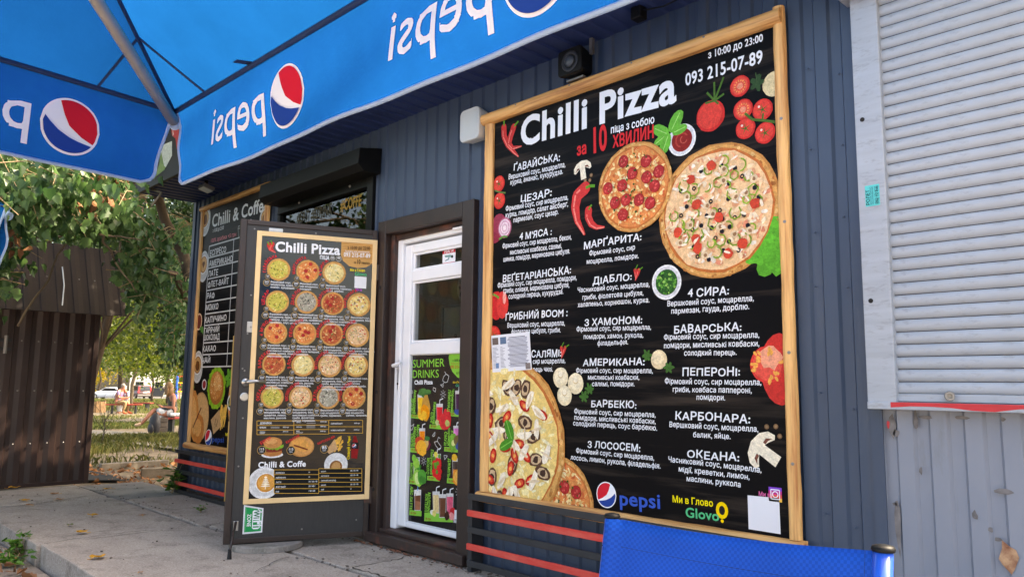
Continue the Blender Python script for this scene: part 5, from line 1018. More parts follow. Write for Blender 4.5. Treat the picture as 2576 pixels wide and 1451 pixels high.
for zz_, x0, y0, x1, y1 in ((z6, 335, 730, 640, 890), (z6, 640, 722, 934, 876)):
    a.poly([K2(zz_, x0, y1), K2(zz_, x1, y1-4), K2(zz_, x1, y0-4), K2(zz_, x0, y0)], S(18,18,20)); table(a, zz_, x0, y0, x1, y1, 5)
b = a.mb
for k, (s, pr) in enumerate((('ЕСПРЕССО', '25'), ('АМЕРИКАНО', '25'), ('ЛАТТЕ', '30 / 35 / 45'), ('ФЛЕТ ВАЙТ', '50 / 65 /'), ('РАФ', '/ 65 / 85'))):
    ptext(b, lp2, s, z6(346, 756+32*k), z6(346+7.6*len(s), 755+32*k), hs=1.25, bold=1, c=WHT, off=.0056); ptext(b, lp2, pr, z6(570, 750+32*k), z6(570+5*len(pr), 749+32*k), hs=1.1, bold=1, c=WHT, off=.0056)
for k, (s, pr) in enumerate((('МОККО', '40 / 45 / 50'), ('КАПУЧИНО', '30 / 35 / 45'), ('ГАРЯЧИЙ ШОКОЛАД', '30 / 35 / 50'), ('КАКАО', '30 / 35 / 50'), ('ЧАЙ', '30'))):
    ptext(b, lp2, s, z6(655, 746+31*k), z6(655+6.8*len(s), 744+31*k), hs=1.25, bold=1, c=WHT, off=.0056); ptext(b, lp2, pr, z6(855, 740+31*k), z6(855+4.5*len(pr), 738+31*k), hs=1.1, bold=1, c=WHT, off=.0056)
a.build('coffee_table', dp)

wf = thing('wifi_sticker', 'green and white wifi zone sticker at the foot of the open door', 'sticker', lp.at(*K(z6, 120, 1170)))
W4 = [K(z6, 119, 1170), K(z6, 254, 1157), K(z6, 263, 992), K(z6, 130, 970)]
MB().extr([lp.at(*p, -.003) for p in W4], LN*.0015).build('sheet', 'paper', wf)
def wb_(u, v): return tuple(W4[0][i]*(1-u)*(1-v)+W4[1][i]*u*(1-v)+W4[2][i]*u*v+W4[3][i]*(1-u)*v for i in (0, 1))
a = Art(lp, -.0008); a.poly([wb_(.07, .06), wb_(.93, .06), wb_(.93, .94), wb_(.07, .94)], S(0,150,84)); a.poly([wb_(.46, .2), wb_(.54, .15), wb_(.78, .15), wb_(.85, .2), wb_(.85, .82), wb_(.78, .87), wb_(.54, .87), wb_(.46, .82)], WHT); a.poly([wb_(.5, .21), wb_(.81, .21), wb_(.81, .5), wb_(.5, .5)], S(0,150,84))
text(a.mb, 'Wi', lp.at(*wb_(.53, .84)), lp.at(*wb_(.53, .54)), LN, hs=1.3, bold=2, c=S(0,110,70), off=.001); text(a.mb, 'Fi', lp.at(*wb_(.53, .48)), lp.at(*wb_(.53, .24)), LN, hs=1.5, bold=2, c=WHT, off=.001); text(a.mb, 'ZONE', lp.at(*wb_(.2, .7)), lp.at(*wb_(.2, .25)), LN, hs=1.2, bold=1, c=WHT, off=.001)
for k in range(26):
    for u in (.11, .89): a.line(wb_(u, .1+k*.031), wb_(u, .118+k*.031), .003, S(150,214,180))
a.build('print', wf); b = MB(); c0 = lp.at(*wb_(.62, 1.0), -.001); b.add([c0, lp.at(*wb_(1.0, .82), -.001), lp.at(*wb_(.86, .8), .012)], [(0, 1, 2)]); b.build('peeled_corner', 'paper', wf)

dd = thing('round_slab', 'round grey concrete disc lying on the paving under the open door', 'concrete disc', (-4.86, -.62, 0))
MB().lathe((-4.86, -.62, 0), (0, 0, 1), [(.235, .0), (.235, .03), (.225, .038)], 36).build('disc', 'concrete_old', dd)

# ------------------------------------------------------------------ summer drinks poster on the lower panel of the white door
sdp = thing('drinks_poster', 'black and green summer drinks poster on the lower panel of the white door', 'poster', (gx0, .08, pb))
dl = Plane((0, .083, 0), (1, 0, 0), (0, -1, 0)); z9 = Z(1006.3, 880.5, 5.768); z0 = Z(1006.3, 1106.9, 5.768); DC = (gx0, gx1, pb+.0, pt_)
MB().box(gx0+.001, gx1, .083, .0845, pb+.003, pt_-.002).build('sheet', 'drink_print', sdp)
Q = lambda z, x, y: dl.px(*z(x, y)); GR = S(128,196,70)
a = Art(dl, .0008, DC); a.poly([Q(z9, *p) for p in ((715, 48), (708, 110), (722, 210), (760, 310), (830, 390), (900, 425), (982, 415), (1100, 380), (1100, 20), (860, 38))], GR); a.build('badge', sdp)
T_ = lambda s, z, p, e_, **k: put(sdp, 'title_lettering', dl, s, z(*p), z(*e_), **k)
T_('SUMMER', z9, (182, 255), (648, 235), cap=19.5, c=GR); T_('DRINKS', z9, (178, 402), (568, 395), cap=19.5, c=GR); T_('Chilli Pizza', z9, (212, 496), (478, 490), cap=10, bold=2, c=WHT); T_('з 10:00 до 22:00', z9, (765, 165), (955, 158), cap=6, bold=1, c=BLK); T_('093 215-07-89', z9, (735, 265), (952, 260), cap=7.8, bold=1, c=S(190,50,30)); T_('Телефон для замовлення', z9, (742, 200), (945, 197), cap=3, c=S(190,50,30)); T_('за 10 хвилин', z9, (818, 347), (950, 345), cap=6.5, bold=1, c=BLK); T_('Ми в Глово', z9, (770, 478), (897, 475), cap=4.5, bold=1, c=S(240,210,40)); T_('Glovo', z9, (808, 530), (915, 528), cap=6.5, c=S(60,190,150))
VT = [(z9, 'Ананасовий', 205, 575, 925), (z9, 'ДЕТОКС', 165, 690, 925), (z9, 'Чорничний', 752, 562, 895), (z9, 'ЛИМОНАД', 702, 570, 890), (z9, 'Кавуновий', 490, 750, 1072), (z9, 'СЛІНГ', 448, 895, 1070), (z9, 'Манго-', 248, 1075, 1265), (z9, 'Маракуйя', 202, 1105, 1402), (z9, 'СМУЗІ', 158, 1205, 1398), (z9, 'Ківі-', 742, 1160, 1300), (z9, 'чорниця', 700, 1120, 1385), (z9, 'СМУЗІ', 648, 1178, 1380),
      (z0, 'Полуничний', 450, 130, 498), (z0, 'МОХІТО', 395, 250, 490), (z0, 'МОХІТО', 150, 320, 560), (z0, 'класичний', 112, 240, 552), (z0, 'ДЖМІЛЬ', 700, 260, 540), (z0, 'АЙС ЛАТТЕ', 152, 662, 1005), (z0, 'МОЛОЧНІ', 408, 750, 1042), (z0, 'КОКТЕЙЛІ', 370, 770, 1035)]
for z, s, x, y0, y1 in VT:
    b = MB(); sk = (y1-y0)*.03; ptext(b, dl, s, z(x+4, y0), z(x-sk, y1), cap=6, bold=2, c=GR, off=.0025); b.build('drink_lettering', 'print', sdp)
def bar(z, x0, y0, x1, y1, s):
    a = Art(dl, .0012, DC); a.poly([Q(z, x0-4, y1-14), Q(z, x1-4, y1+6), Q(z, x1, y0+16), Q(z, x0, y0)], GR); ptext(a.mb, dl, s, z(x0+18, y1-30), z(x0+95, y1-24), cap=6, bold=1, c=S(160,50,30), off=.0022); a.build('price_strip', sdp)
for args in ((z9, 157, 928, 350, 995, '60 грн'), (z9, 697, 893, 912, 965, '60 грн'), (z9, 432, 1075, 638, 1145, '60 грн'), (z9, 152, 1410, 350, 1490, '75 грн'), (z9, 645, 1398, 862, 1478, '75 грн'), (z0, 398, 510, 580, 590, '70 грн'), (z0, 685, 545, 880, 632, '70 грн'), (z0, 115, 560, 290, 640, '69 грн'), (z0, 140, 1008, 316, 1095, '65 грн'), (z0, 357, 1045, 775, 1182, '85 грн')): bar(*args)
def glassp(z, x, yt_, yb_, w_, c, c2=None, straw=S(226,228,232), base=.0018, extra=None, foam=None):
    a = Art(dl, base, DC); a.poly([Q(z, x-w_*.42, yb_), Q(z, x+w_*.42, yb_+2), Q(z, x+w_*.5, yt_), Q(z, x-w_*.5, yt_)], S(206,206,206)); h_ = yb_-yt_
    a.poly([Q(z, x-w_*.38, yb_-h_*.03), Q(z, x+w_*.38, yb_-h_*.03), Q(z, x+w_*.45, yt_+h_*.16), Q(z, x-w_*.45, yt_+h_*.16)], c)
    if c2: a.poly([Q(z, x-w_*.38, yb_-h_*.03), Q(z, x+w_*.38, yb_-h_*.03), Q(z, x+w_*.41, yt_+h_*.58), Q(z, x-w_*.41, yt_+h_*.52)], c2)
    if foam: a.poly([Q(z, x-w_*.44, yt_+h_*.3), Q(z, x+w_*.44, yt_+h_*.26), Q(z, x+w_*.47, yt_+h_*.02), Q(z, x, yt_-h_*.03), Q(z, x-w_*.47, yt_+h_*.03)], foam)
    a.poly([Q(z, x-w_*.3, yb_-h_*.1), Q(z, x-w_*.22, yb_-h_*.1), Q(z, x-w_*.25, yt_+h_*.2), Q(z, x-w_*.34, yt_+h_*.2)], tuple(min(1, k*1.5+.05) for k in c))
    if straw: a.stroke([Q(z, x, yt_+h_*.05), Q(z, x+w_*.05, yt_-h_*.18), Q(z, x+w_*.5, yt_-h_*.24)], .007, straw)
    for f in extra or (): a.disc(*Q(z, f[0], f[1]), f[2], f[3], 10, .12, ry=f[2]*(f[4] if len(f) > 4 else 1))
    a.build('drink_picture', sdp)
O1 = S(240,150,30); O2 = S(246,190,60); BB = S(60,80,150)
glassp(z9, 298, 640, 925, 84, S(236,190,50), extra=[(360+rnd.uniform(-60, 60), 590+rnd.uniform(-40, 80), .030, vary(S(70,120,60), .3), .35) for k in range(16)]+[(378, 830, .045, S(200,150,70), 1.9), (320, 920, .045, O2), (370, 900, .05, O1), (350, 945, .03, O2)])
glassp(z9, 855, 585, 895, 100, S(70,30,66), extra=[(815+k*16, 890+15*(k % 2), .016, vary(BB, .2)) for k in range(6)])
glassp(z9, 577, 775, 1080, 96, S(226,40,50), extra=[(640, 1030, .05, S(220,60,60)), (672, 1000, .05, S(214,50,56), 1.3), (690, 1060, .022, S(180,190,110)), (540, 1050, .02, S(190,200,130))])
glassp(z9, 325, 1130, 1400, 88, S(244,140,30), extra=[(285, 1365, .05, S(206,70,50), 1.2), (390, 1360, .04, S(110,40,60)), (382, 1355, .028, S(220,180,110)), (315, 1410, .055, S(246,180,60)), (395, 1280, .03, S(60,120,60), .5)])
glassp(z9, 825, 1095, 1330, 100, S(216,120,190), extra=[(775, 1345, .048, S(110,170,60), 1.2), (775, 1345, .02, S(220,226,150)), (830, 1305, .032, S(120,100,60)), (850, 1370, .018, BB), (835, 1400, .018, BB), (868, 1400, .018, BB)])
glassp(z0, 540, 195, 530, 110, S(206,190,180), extra=[(545+rnd.uniform(-45, 40), rnd.uniform(290, 540), .026, vary(S(214,40,44), .15), 1.1) for k in range(14)]+[(540+rnd.uniform(-40, 40), rnd.uniform(210, 480), .014, S(90,150,50)) for k in range(8)]+[(525, 205, .02, S(230,216,90))])
glassp(z0, 820, 260, 560, 118, S(70,56,50), S(240,120,50), straw=None, extra=[(843, 535, .055, S(240,150,50)), (843, 535, .042, S(248,186,90)), (795, 250, .028, O2, .8)])
glassp(z0, 242, 245, 590, 100, S(150,190,110), straw=None, extra=[(245+rnd.uniform(-42, 42), rnd.uniform(260, 560), .022, vary(S(60,140,50), .35), .6) for k in range(20)]+[(240, 335, .034, S(150,206,80)), (262, 545, .055, S(150,206,80)), (262, 545, .04, S(206,230,150)), (320, 535, .05, S(80,160,60)), (330, 570, .04, S(60,130,50), .6), (205, 255, .024, S(130,196,70))])
glassp(z0, 258, 715, 1018, 104, S(120,70,46), S(170,110,80), straw=S(70,150,220), foam=S(230,228,226))
glassp(z0, 527, 740, 1055, 104, S(222,196,140), base=.0018, extra=[(480, 1045, .028, S(240,236,220), .6), (500, 1060, .02, S(226,210,120))]); glassp(z0, 727, 768, 1080, 104, S(222,90,120), base=.0019, extra=[(770, 1060, .035, S(206,40,50), 1.2), (750, 1100, .024, S(240,150,150))]); glassp(z0, 620, 780, 1120, 110, S(110,68,48), base=.0028, extra=[(685, 1100, .025, S(60,36,28)), (690, 1060, .015, S(70,42,30))])
ch_ = S(196,196,196)
def sun_(z, x, y):
    a = Art(dl, .0012, DC)
    c0 = Q(z, x, y); a.arc(*c0, .010, .003, 0, 6.283, ch_, 10)
    for k in range(8): q_ = k*.785; a.line((c0[0]+.018*math.cos(q_), c0[1]+.018*math.sin(q_)), (c0[0]+.030*math.cos(q_), c0[1]+.030*math.sin(q_)), .003, ch_)
    a.build('chalk_drawing', sdp)
for z, x, y in ((z9, 627, 643), (z9, 920, 1045), (z0, 100, 695), (z0, 850, 752), (z0, 345, 300)): sun_(z, x, y)
a = Art(dl, .0012, DC); a.stroke([Q(z9, *p) for p in ((650, 310), (670, 345), (635, 385), (620, 440), (655, 470), (690, 460), (712, 375), (670, 345))], .004, ch_); a.stroke([Q(z9, *p) for p in ((640, 468), (620, 500), (590, 500), (625, 538), (632, 500))], .004, ch_); a.build('chalk_drawing', sdp)
for z, pts in ((z9, ((148, 630), (180, 580), (185, 620), (150, 640))), (z9, ((485, 540), (520, 555), (515, 605), (482, 580), (485, 540))), (z9, ((470, 1240), (510, 1185), (505, 1240), (475, 1250))), (z9, ((500, 1330), (545, 1320), (600, 1400), (570, 1445), (520, 1380), (500, 1330))), (z9, ((540, 1320), (560, 1260), (585, 1280))), (z9, ((150, 1070), (170, 1100), (205, 1070), (180, 1150), (160, 1160), (150, 1070))), (z0, ((840, 870), (880, 930), (865, 960), (835, 920), (840, 870))), (z0, ((65, 970), (95, 940), (105, 1000), (75, 1020), (65, 970))), (z0, ((640, 215), (690, 225), (650, 280), (640, 215))), (z0, ((885, 190), (925, 210), (905, 150), (885, 190)))): a = Art(dl, .0012, DC); a.stroke([Q(z, *p) for p in pts], .004, ch_); a.build('chalk_drawing', sdp)
a = Art(dl, .0030, DC); a.poly([Q(z0, *p) for p in ((790, 1140), (880, 1155), (884, 1018), (796, 1005))], S(224,226,232)); ptext(a.mb, dl, 'Ми в', z0(783, 1190), z0(850, 1200), hs=1.8, bold=1, c=WHT, off=.004); a.build('white_square', sdp)
# ------------------------------------------------------------------ neighbouring grey kiosk with closed roller shutter
gk = thing('grey_kiosk', 'grey metal kiosk with closed roller shutter right of the blue kiosk', 'kiosk', (.2, 1.2, 0))
GX1 = 1.6; sill = Wp(2215, 1028).z; sb0 = Wp(2240, 990).z
b = MB(); corr(b, XR+.0, GX1, .0, sill, y=-.002, ph=.03, d=.012); b.build('wall', 'grey_sheet', gk)
b = MB(); b.box(XR, GX1, .03, 2.4, 0, 2.9); b.build('shell', 'grey_sheet', gk)
b = MB(); b.box(XR-.01, XR+.035, -.012, -.004, 0, sill); b.build('corner_strip', 'blue_sheet', gk)
b = MB(); b.box(XR, XR+.105, -.055, .02, sill+.012, 2.62); b.build('guide_rail', 'shutter_alu', gk, bevel=.004)
for z in (2.11, 1.39): MB().lathe((XR+.03, -.055, z), (0, -1, 0), [(.009, -.002), (.009, .002)], 12).build('rail_hole', 'dark_void', gk)
b = MB(); b.extr([(XR-.03, 0, 2.95), (XR-.03, -.2, 2.95), (XR-.03, -.21, 2.72), (XR-.03, -.15, 2.615), (XR-.03, 0, 2.615)], (GX1-XR+.03, 0, 0)); b.build('shutter_box', 'shutter_alu', gk, bevel=.006)
PIT = .0465; b = MB(); pr = [(0, .000), (-.003, .002), (-.010, .008), (-.0125, .02), (-.011, .033), (-.006, .0415), (0, .0440)]; x0, x1 = XR+.10, GX1-.02
b.add([(x0, -.02+y, z) for y, z in pr]+[(x1, -.02+y, z) for y, z in pr], [(i, len(pr)+i, len(pr)+i+1, i+1) for i in range(len(pr)-1)])
s0 = None; nsl = int((2.64-sb0)/PIT)
for k in range(nsl):
    if s0 is None: s0 = b.build('shutter_slat', 'shutter_alu', gk, True); s0.location.z = sb0; s = s0
    else: s = s0.copy(); col.objects.link(s); s.location.z = sb0+k*PIT
    s.rotation_euler.x = R(rnd.uniform(-.25, .25))*0
MB().box(XR+.10, GX1-.02, -.019, .0, sb0-.02, 2.66).build('shutter_backing', 'dark_trim', gk)
b = MB(); b.box(XR+.10, GX1-.02, -.034, -.02, sill+.03, sb0+.001); b.build('bottom_bar', 'shutter_alu', gk, bevel=.003)
b = MB(); b.box(XR, GX1, -.06, -.004, sill, sill+.028); b.build('sill', 'shutter_alu', gk, bevel=.003)
q = Wp(2388, 996, -.035); MB().lathe(q, (.35, -1, 0), [(.015, 0), (.017, .03), (.015, .034), (.009, .034), (.008, .02)], 16).build('lock_peg', 'dull_steel', gk)
b = MB(); xa = Wp(2240, 1010, -.06).x; n = 40; vs = []
for i in range(n+1):
    x = xa+(GX1-xa)*i/n; vs.append((x, -.0605, sill+.0275)); vs.append((x, -.0605, sill+.006+.006*math.sin(i*.9)+rnd.uniform(-.002, .003)+(.01 if i in (6, 7) else 0)))
b.add(vs, [(2*i, 2*i+1, 2*i+3, 2*i+2) for i in range(n)]); b.build('red_tape', 'torn_red', gk)
b = MB()
def patch(mb, cx, cz, w_, h_, y=-.0045, c=None, n=9, wob=.35):
    mb.add([(cx+w_*(1+rnd.uniform(-wob, wob))*math.cos(6.283*k/n), y, cz+h_*(1+rnd.uniform(-wob, wob))*math.sin(6.283*k/n)) for k in range(n)], [tuple(range(n))], c)
z10 = Z(1886.8, 723.3, 1.994)
for x, y, w_, h_ in ((715, 690, .018, .04), (832, 660, .008, .035), (885, 648, .022, .006), (1060, 652, .024, .007), (1270, 658, .008, .008), (728, 1083, .009, .006), (745, 1180, .010, .10), (860, 915, .006, .014), (1128, 1140, .010, .018), (1283, 1024, .03, .010), (1210, 1212, .007, .009), (735, 730, .012, .014), (1245, 1262, .012, .008)):
    p = Wp(*z10(x, y)); patch(b, p.x, p.z, w_, h_)
b.build('peeled_glue', 'scuff', gk)
b = MB(); p = Wp(*z10(1300, 1345)); patch(b, p.x, p.z, .028, .05, -.006); b.build('torn_poster', mat('torn_poster', S(206,168,130), .7, 0, 0, 20, c2=S(120,60,40)), gk)
b = MB(); p = Wp(*z10(697, 683)); patch(b, p.x, p.z, .005, .014, -.0055); b.build('torn_poster', 'torn_red', gk)
ts = thing('teal_sticker', 'teal printed sticker on the shutter guide rail of the grey kiosk', 'sticker', Wp(2185, 520, -.056))
tp = Plane((0, -.0565, 0), (1, 0, 0), (0, -1, 0)); z11 = Z(1949.7, 0, 2.007); TQ = lambda x, y: tp.px(*z11(x, y)); t0 = TQ(458, 1045); t1 = TQ(525, 928)
MB().box(t0[0], t1[0], -.0565, -.0555, t0[1], t1[1]).build('sheet', 'teal_paper', ts)
b = MB(); w_ = t1[0]-t0[0]; h_ = t1[1]-t0[1]
for s, u, c, bo in (('РОЛЕТЫ', .30, BLK, 1), ('МОНТАЖ, РЕМОНТ', .44, S(40,90,100), 0), ('ОБСЛУЖИВАНИЕ', .58, S(40,90,100), 0), ('(067) 279 8222', .82, BLK, 0), ('(098) 730 4940', .94, BLK, 0)): text(b, s, (t0[0]+w_*u, -.0565, t0[1]+h_*.06), (t0[0]+w_*u, -.0565, t0[1]+h_*(.8 if bo else .92)), (0, -1, 0), hs=1.05, bold=bo, c=c, off=.0006)
b.build('lettering', 'print', ts)

# ------------------------------------------------------------------ slatted racks under the boards
def rack(label, x0, x1, posts, levels, y=-.10, h_=.034):
    r_ = thing('slatted_rack', label, 'rack', ((x0+x1)/2, y, 0))
    for xp in posts: MB().box(xp-.017, xp+.017, y-.002, -.012, .0, levels[0]+.0).build('post', 'black_paint', r_, bevel=.003)
    for xp in posts[:-1] if len(posts) > 2 else posts: pass
    for k, z in enumerate(levels):
        red = k % 2 == 1; yy = y-.02 if red else y-.004
        MB().box(x0+(.012 if red else 0), x1, yy-.016, yy+.0, z-h_/2, z+h_/2).build('slat', 'red_paint' if red else 'black_paint', r_, bevel=.003)
    return r_
z12 = Z(880.5, 1226.4, 4.097); lv = [Wp(*z12(1270, y), -.11).z for y in (92, 258, 436, 603, 785)]
rack('black rack with red slats under the large pizza menu board', Wp(*z12(1235, 400), -.1).x, -1.45, [-3.44, -2.35, -1.5], [lv[0], lv[1], lv[2], lv[3], max(.018, lv[4])])
z13 = Z(408.8, 1100.6, 5.768); lv = [Wp(*z13(240, y), -.11).z for y in (195, 328, 485, 650, 790)]
rack('black rack with red slats under the tall coffee menu board', Wp(*z13(215, 400), -.1).x, -5.9, [-7.74, -6.62, -5.95], [lv[0], lv[1], lv[2], lv[3], max(.02, lv[4])])

# ------------------------------------------------------------------ loudspeakers and floodlight
ws_ = thing('wall_speaker', 'white wall loudspeaker mounted above the doorway', 'loudspeaker', (-3.56, 0, 2.55))
A_, B_ = Wp(1152, 272, -.09), Wp(1206, 355, -.09); cx, cz = (A_.x+B_.x)/2, (A_.z+B_.z)/2; w_, h_ = (B_.x-A_.x)/2*.86, (A_.z-B_.z)/2*.88-.012
def rrect(cx, cz, w_, h_, r_, n=6):
    out = []
    for sx, sz, a0 in ((1, 1, 0), (-1, 1, 90), (-1, -1, 180), (1, -1, 270)):
        for k in range(n+1): q_ = R(a0+90*k/n); out.append((cx+sx*(w_-r_)+r_*math.cos(q_), cz+sz*(h_-r_)+r_*math.sin(q_)))
    return out
def body(mb, outl, y0, y1, taper=.9):
    mx = sum(p[0] for p in outl)/len(outl); mz = sum(p[1] for p in outl)/len(outl); n = len(outl); vs = []
    for y, t in ((y0, taper), (y1+.012, 1.), (y1+.003, .985), (y1, .95)): vs += [(mx+(p[0]-mx)*t, y, mz+(p[1]-mz)*t) for p in outl]
    mb.add(vs, [(j*n+i, j*n+(i+1) % n, (j+1)*n+(i+1) % n, (j+1)*n+i) for j in range(3) for i in range(n)]+[tuple(range(n))[::-1], tuple(3*n+i for i in range(n))])
b = MB(); body(b, rrect(cx, cz, w_, h_, .035), .0, -.085); b.build('cabinet', 'white_plastic', ws_, bevel=.002)
b = MB(); o_ = rrect(cx, cz, w_*.84, h_*.86, .03); b.add([(p[0], -.0875, p[1]) for p in o_], [tuple(range(len(o_)))]); b.build('grille', mat('grille', S(196,202,206), .6, .3, .1, 900), ws_)
ds = thing('black_speaker', 'small black loudspeaker hanging under the eave above the pizza board', 'loudspeaker', (-2.66, -.05, 2.68))
zs = Z(1371, 100.6, 12.82); pf = Plane((0, -.12, 0), (1, 0, 0), (0, -1, 0)); f4 = [pf.px(*zs(*p)) for p in ((400, 600), (1160, 290), (1160, 770), (420, 1080))]
mx = sum(p[0] for p in f4)/4; mz = sum(p[1] for p in f4)/4
b = MB(); body(b, rrect(mx, mz, (f4[1][0]-f4[0][0])/2, .073, .02), -.01, -.12, .8); b.build('cabinet', 'black_plastic', ds, bevel=.002)
c0 = pf.px(*zs(800, 690)); b = MB(); b.lathe(pf.at(*c0, -.001), (0, -1, 0), [(.058, 0), (.058, .004), (.05, .004), (.036, -.0), (.02, -.004)], 28); b.build('cone_ring', 'dark_trim', ds, True)
b = MB(); b.lathe(pf.at(*c0, .0), (0, -1, 0), [(.034, 0), (.030, .010), (.016, .016), (.003, .017)], 24); b.build('cone', mat('cone', S(66,74,84), .35), ds, True)
b = MB(); b.bar((mx-.06, -.06, mz-.085), (mx+.06, -.06, mz-.085), .03, .01); b.build('bracket', 'dull_steel', ds); b = MB(); b.bar((mx+.10, -.05, mz+.03), (mx+.10, -.05, HZ), .02, .02); b.build('bracket', 'dull_steel', ds)
fl = thing('floodlight', 'small grey floodlight fixed under the eave above the coffee board', 'floodlight', Gp(518, 470, HZ))
p = Gp(518, 470, HZ-.06); b = MB(); b.obox(p+Vector((-.07, -.05, -.01)), (.14, 0, 0), (0, .10, -.03), (0, .012, .03)); b.build('lamp_body', 'dull_steel', fl, bevel=.004)
b = MB(); b.obox(p+Vector((-.06, -.046, -.016)), (.12, 0, 0), (0, .09, -.027), (0, -.001, -.003)); b.build('lamp_glass', 'white_plastic', fl)
b = MB(); b.bar(p+Vector((0, 0, .0)), (p.x, p.y, HZ+.01), .03, .012); b.build('bracket', 'black_plastic', fl)
cb_ = thing('camera_mount', 'small black cable box under the eave beside the black loudspeaker', 'cable box', Wp(1600, 30, -.1))
p = Gp(1607, 32, HZ-.02); b = MB(); b.box(p.x-.03, p.x+.03, p.y-.03, p.y+.03, HZ-.06, HZ+.005); b.build('box', 'black_plastic', cb_, bevel=.006); b = MB(); b.tube([(p.x+.03, p.y, HZ-.02), (p.x+.14, p.y+.01, HZ-.035), (p.x+.3, p.y+.04, HZ-.004)], .004, 6); b.build('cable', 'black_plastic', cb_)

# ------------------------------------------------------------------ cola parasols
HALF, RIM, DROP, PEAK = 1.5, 2.26, .355, 3.34
SIDES = [((-1, 1), (1, 1), 0.0), ((1, 1), (1, -1), .06), ((1, -1), (-1, -1), .06), ((-1, -1), (-1, 1), .16)]   # start corner, end corner, inward bow
def rim(k, t):
    a, e_, bow = SIDES[k]; x = (a[0]+(e_[0]-a[0])*t)*HALF; y = (a[1]+(e_[1]-a[1])*t)*HALF; s_ = bow*math.sin(math.pi*t)
    nx, ny = (a[0]+e_[0])/2, (a[1]+e_[1])/2; return Vector((x-nx*s_, y-ny*s_, RIM-(.05*t if bow == 0 else (.05*(1-t) if k == 1 else 0))))
def outw(k): a, e_, _ = SIDES[k]; return Vector(((a[0]+e_[0])/2, (a[1]+e_[1])/2, 0))
def val(k, t, v, off=0.):
    """point on the valance of side k: t along the rim, v down 0..1"""
    p = rim(k, t); s_ = t*2*HALF; ph = k*1.7
    w_ = v*(.004*math.sin(s_*3.1+ph)+.005*math.sin(s_*6.3+ph*2+v*2.6)+.003*math.sin(s_*14+v*4))+.012*math.exp(-min(s_, 2*HALF-s_)*2.2)*math.sin(v*9+s_*5)+.004*v*v+.014*math.sin(v*3.14)*math.sin(s_*4.4+v*3.5)
    return p+outw(k)*(w_+off)+Vector((0, 0, -DROP*v))
def make_umbrella(label):
    root = thing('cola_parasol', label, 'parasol', (0, 0, 0), 'blue cola parasols')
    pk = Vector((0, 0, PEAK))
    for k in range(4):
        b = MB(); n, m_ = 24, 12; vs = []
        for j in range(m_+1):
            h_ = j/m_
            for i in range(n+1):
                p = rim(k, i/n); q_ = p.lerp(pk, h_); q_.z -= .05*math.sin(math.pi*h_)*math.sin(math.pi*i/n); vs.append(q_)
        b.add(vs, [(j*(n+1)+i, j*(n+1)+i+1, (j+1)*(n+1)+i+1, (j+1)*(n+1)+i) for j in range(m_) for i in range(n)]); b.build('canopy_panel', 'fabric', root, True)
        b = MB(); n, m_ = 60, 10; vs = []; rr = .06/3.0
        def ins(v): return .004+.020*min(1, v*1.3)+(0 if v < .78 else .022*(1-math.sqrt(max(0, 1-((v-.78)/.22)**2))))
        for j in range(m_+1):
            v = j/m_
            for i in range(n+1):
                t = ins(v)+(1-2*ins(v))*i/n; vs.append(val(k, t, v))
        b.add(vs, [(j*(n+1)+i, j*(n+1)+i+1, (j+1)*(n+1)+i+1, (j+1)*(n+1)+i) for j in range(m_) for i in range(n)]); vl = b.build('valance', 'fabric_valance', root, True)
        edge = [val(k, ins(v/20), v/20) for v in range(21)]+[val(k, ins(1)+(1-2*ins(1))*i/60, 1) for i in range(1, 60)]+[val(k, 1-ins(v/20), v/20) for v in range(20, -1, -1)]
        b = MB(); b.tube(edge, .0075, 6); b.build('hem', 'hem', vl, True)
        b = MB(); b.tube([rim(k, i/30)-outw(k)*.006-Vector((0, 0, .004)) for i in range(31)], .011, 6); b.build('rim_seam', 'seam', root, True)
        c_ = rim(k, 0); dg = (pk-c_); b = MB(); b.tube([c_+dg*t-Vector((0, 0, .012)) for t in (0, .3, .6, 1)], .009, 6)
        kp = c_+dg*.172-Vector((0, 0, .006)); b.tube([kp, rim(k, .115)-Vector((0, 0, .006))], .006, 5); b.tube([kp, rim((k+3) % 4, .885)-Vector((0, 0, .006))], .006, 5); b.build('panel_seam', 'seam', root)
        b = MB(); d0 = Vector((-c_.x, -c_.y, 0)).normalized(); st_ = c_+d0*.0+Vector((0, 0, -.055)); b.tube([st_, st_+d0*.3+Vector((0, 0, .3*.345)), st_+d0*2.02+Vector((0, 0, 2.02*.345))], .0245, 14); rb = b.build('rib', 'rib_steel', root, True)
        b = MB(); b.tube([st_-d0*.012-Vector((0, 0, .006)), st_+d0*.012+Vector((0, 0, .004))], .0265, 14); b.build('end_cap', 'hem', rb)
        # printed logos, read from outside
        e1d = -1
        for g0 in (.349, .76) if k == 0 else ((.857, .45) if k == 3 else (.35, .76)):
            # t runs clockwise seen from above = leftwards for a viewer outside
            a = Art(None); a.mb = MB(); a.step = 0; a.clip = None; rr_ = .114/(2*HALF)
            def pol(pts, c, a=a, k=k): a.k += 1; a.mb.add([val(k, p[0], p[1], -.003-a.k*.00025) for p in pts], [tuple(range(len(pts)))], c)
            a.poly = pol
            pepsi_globe(a, 0, 0, 1., mirror=-1, f=lambda u, v_: (g0+u*rr_*1., .54-v_*.114/DROP)); a.build('cola_logo', vl)
            g, wd = layout('pepsi', 0); b = MB(); L_ = .475/(2*HALF); t0_ = g0-.046
            for v_, f in g: b.add([val(k, t0_-p[0]/wd*L_, .70-p[1]*.22/DROP*1.05, -.0065) for p in v_], f, S(226,232,244))
            b.build('cola_lettering', 'print', vl)
    for k, t in ((0, .255), (0, .62), (3, .5)):
        p = rim(k, t); b = MB(); b.obox(p-Vector((.018, .07, .002)), (.036, 0, 0), (0, .075, .012), (0, 0, -.002)); b.build('strap', 'seam', root)
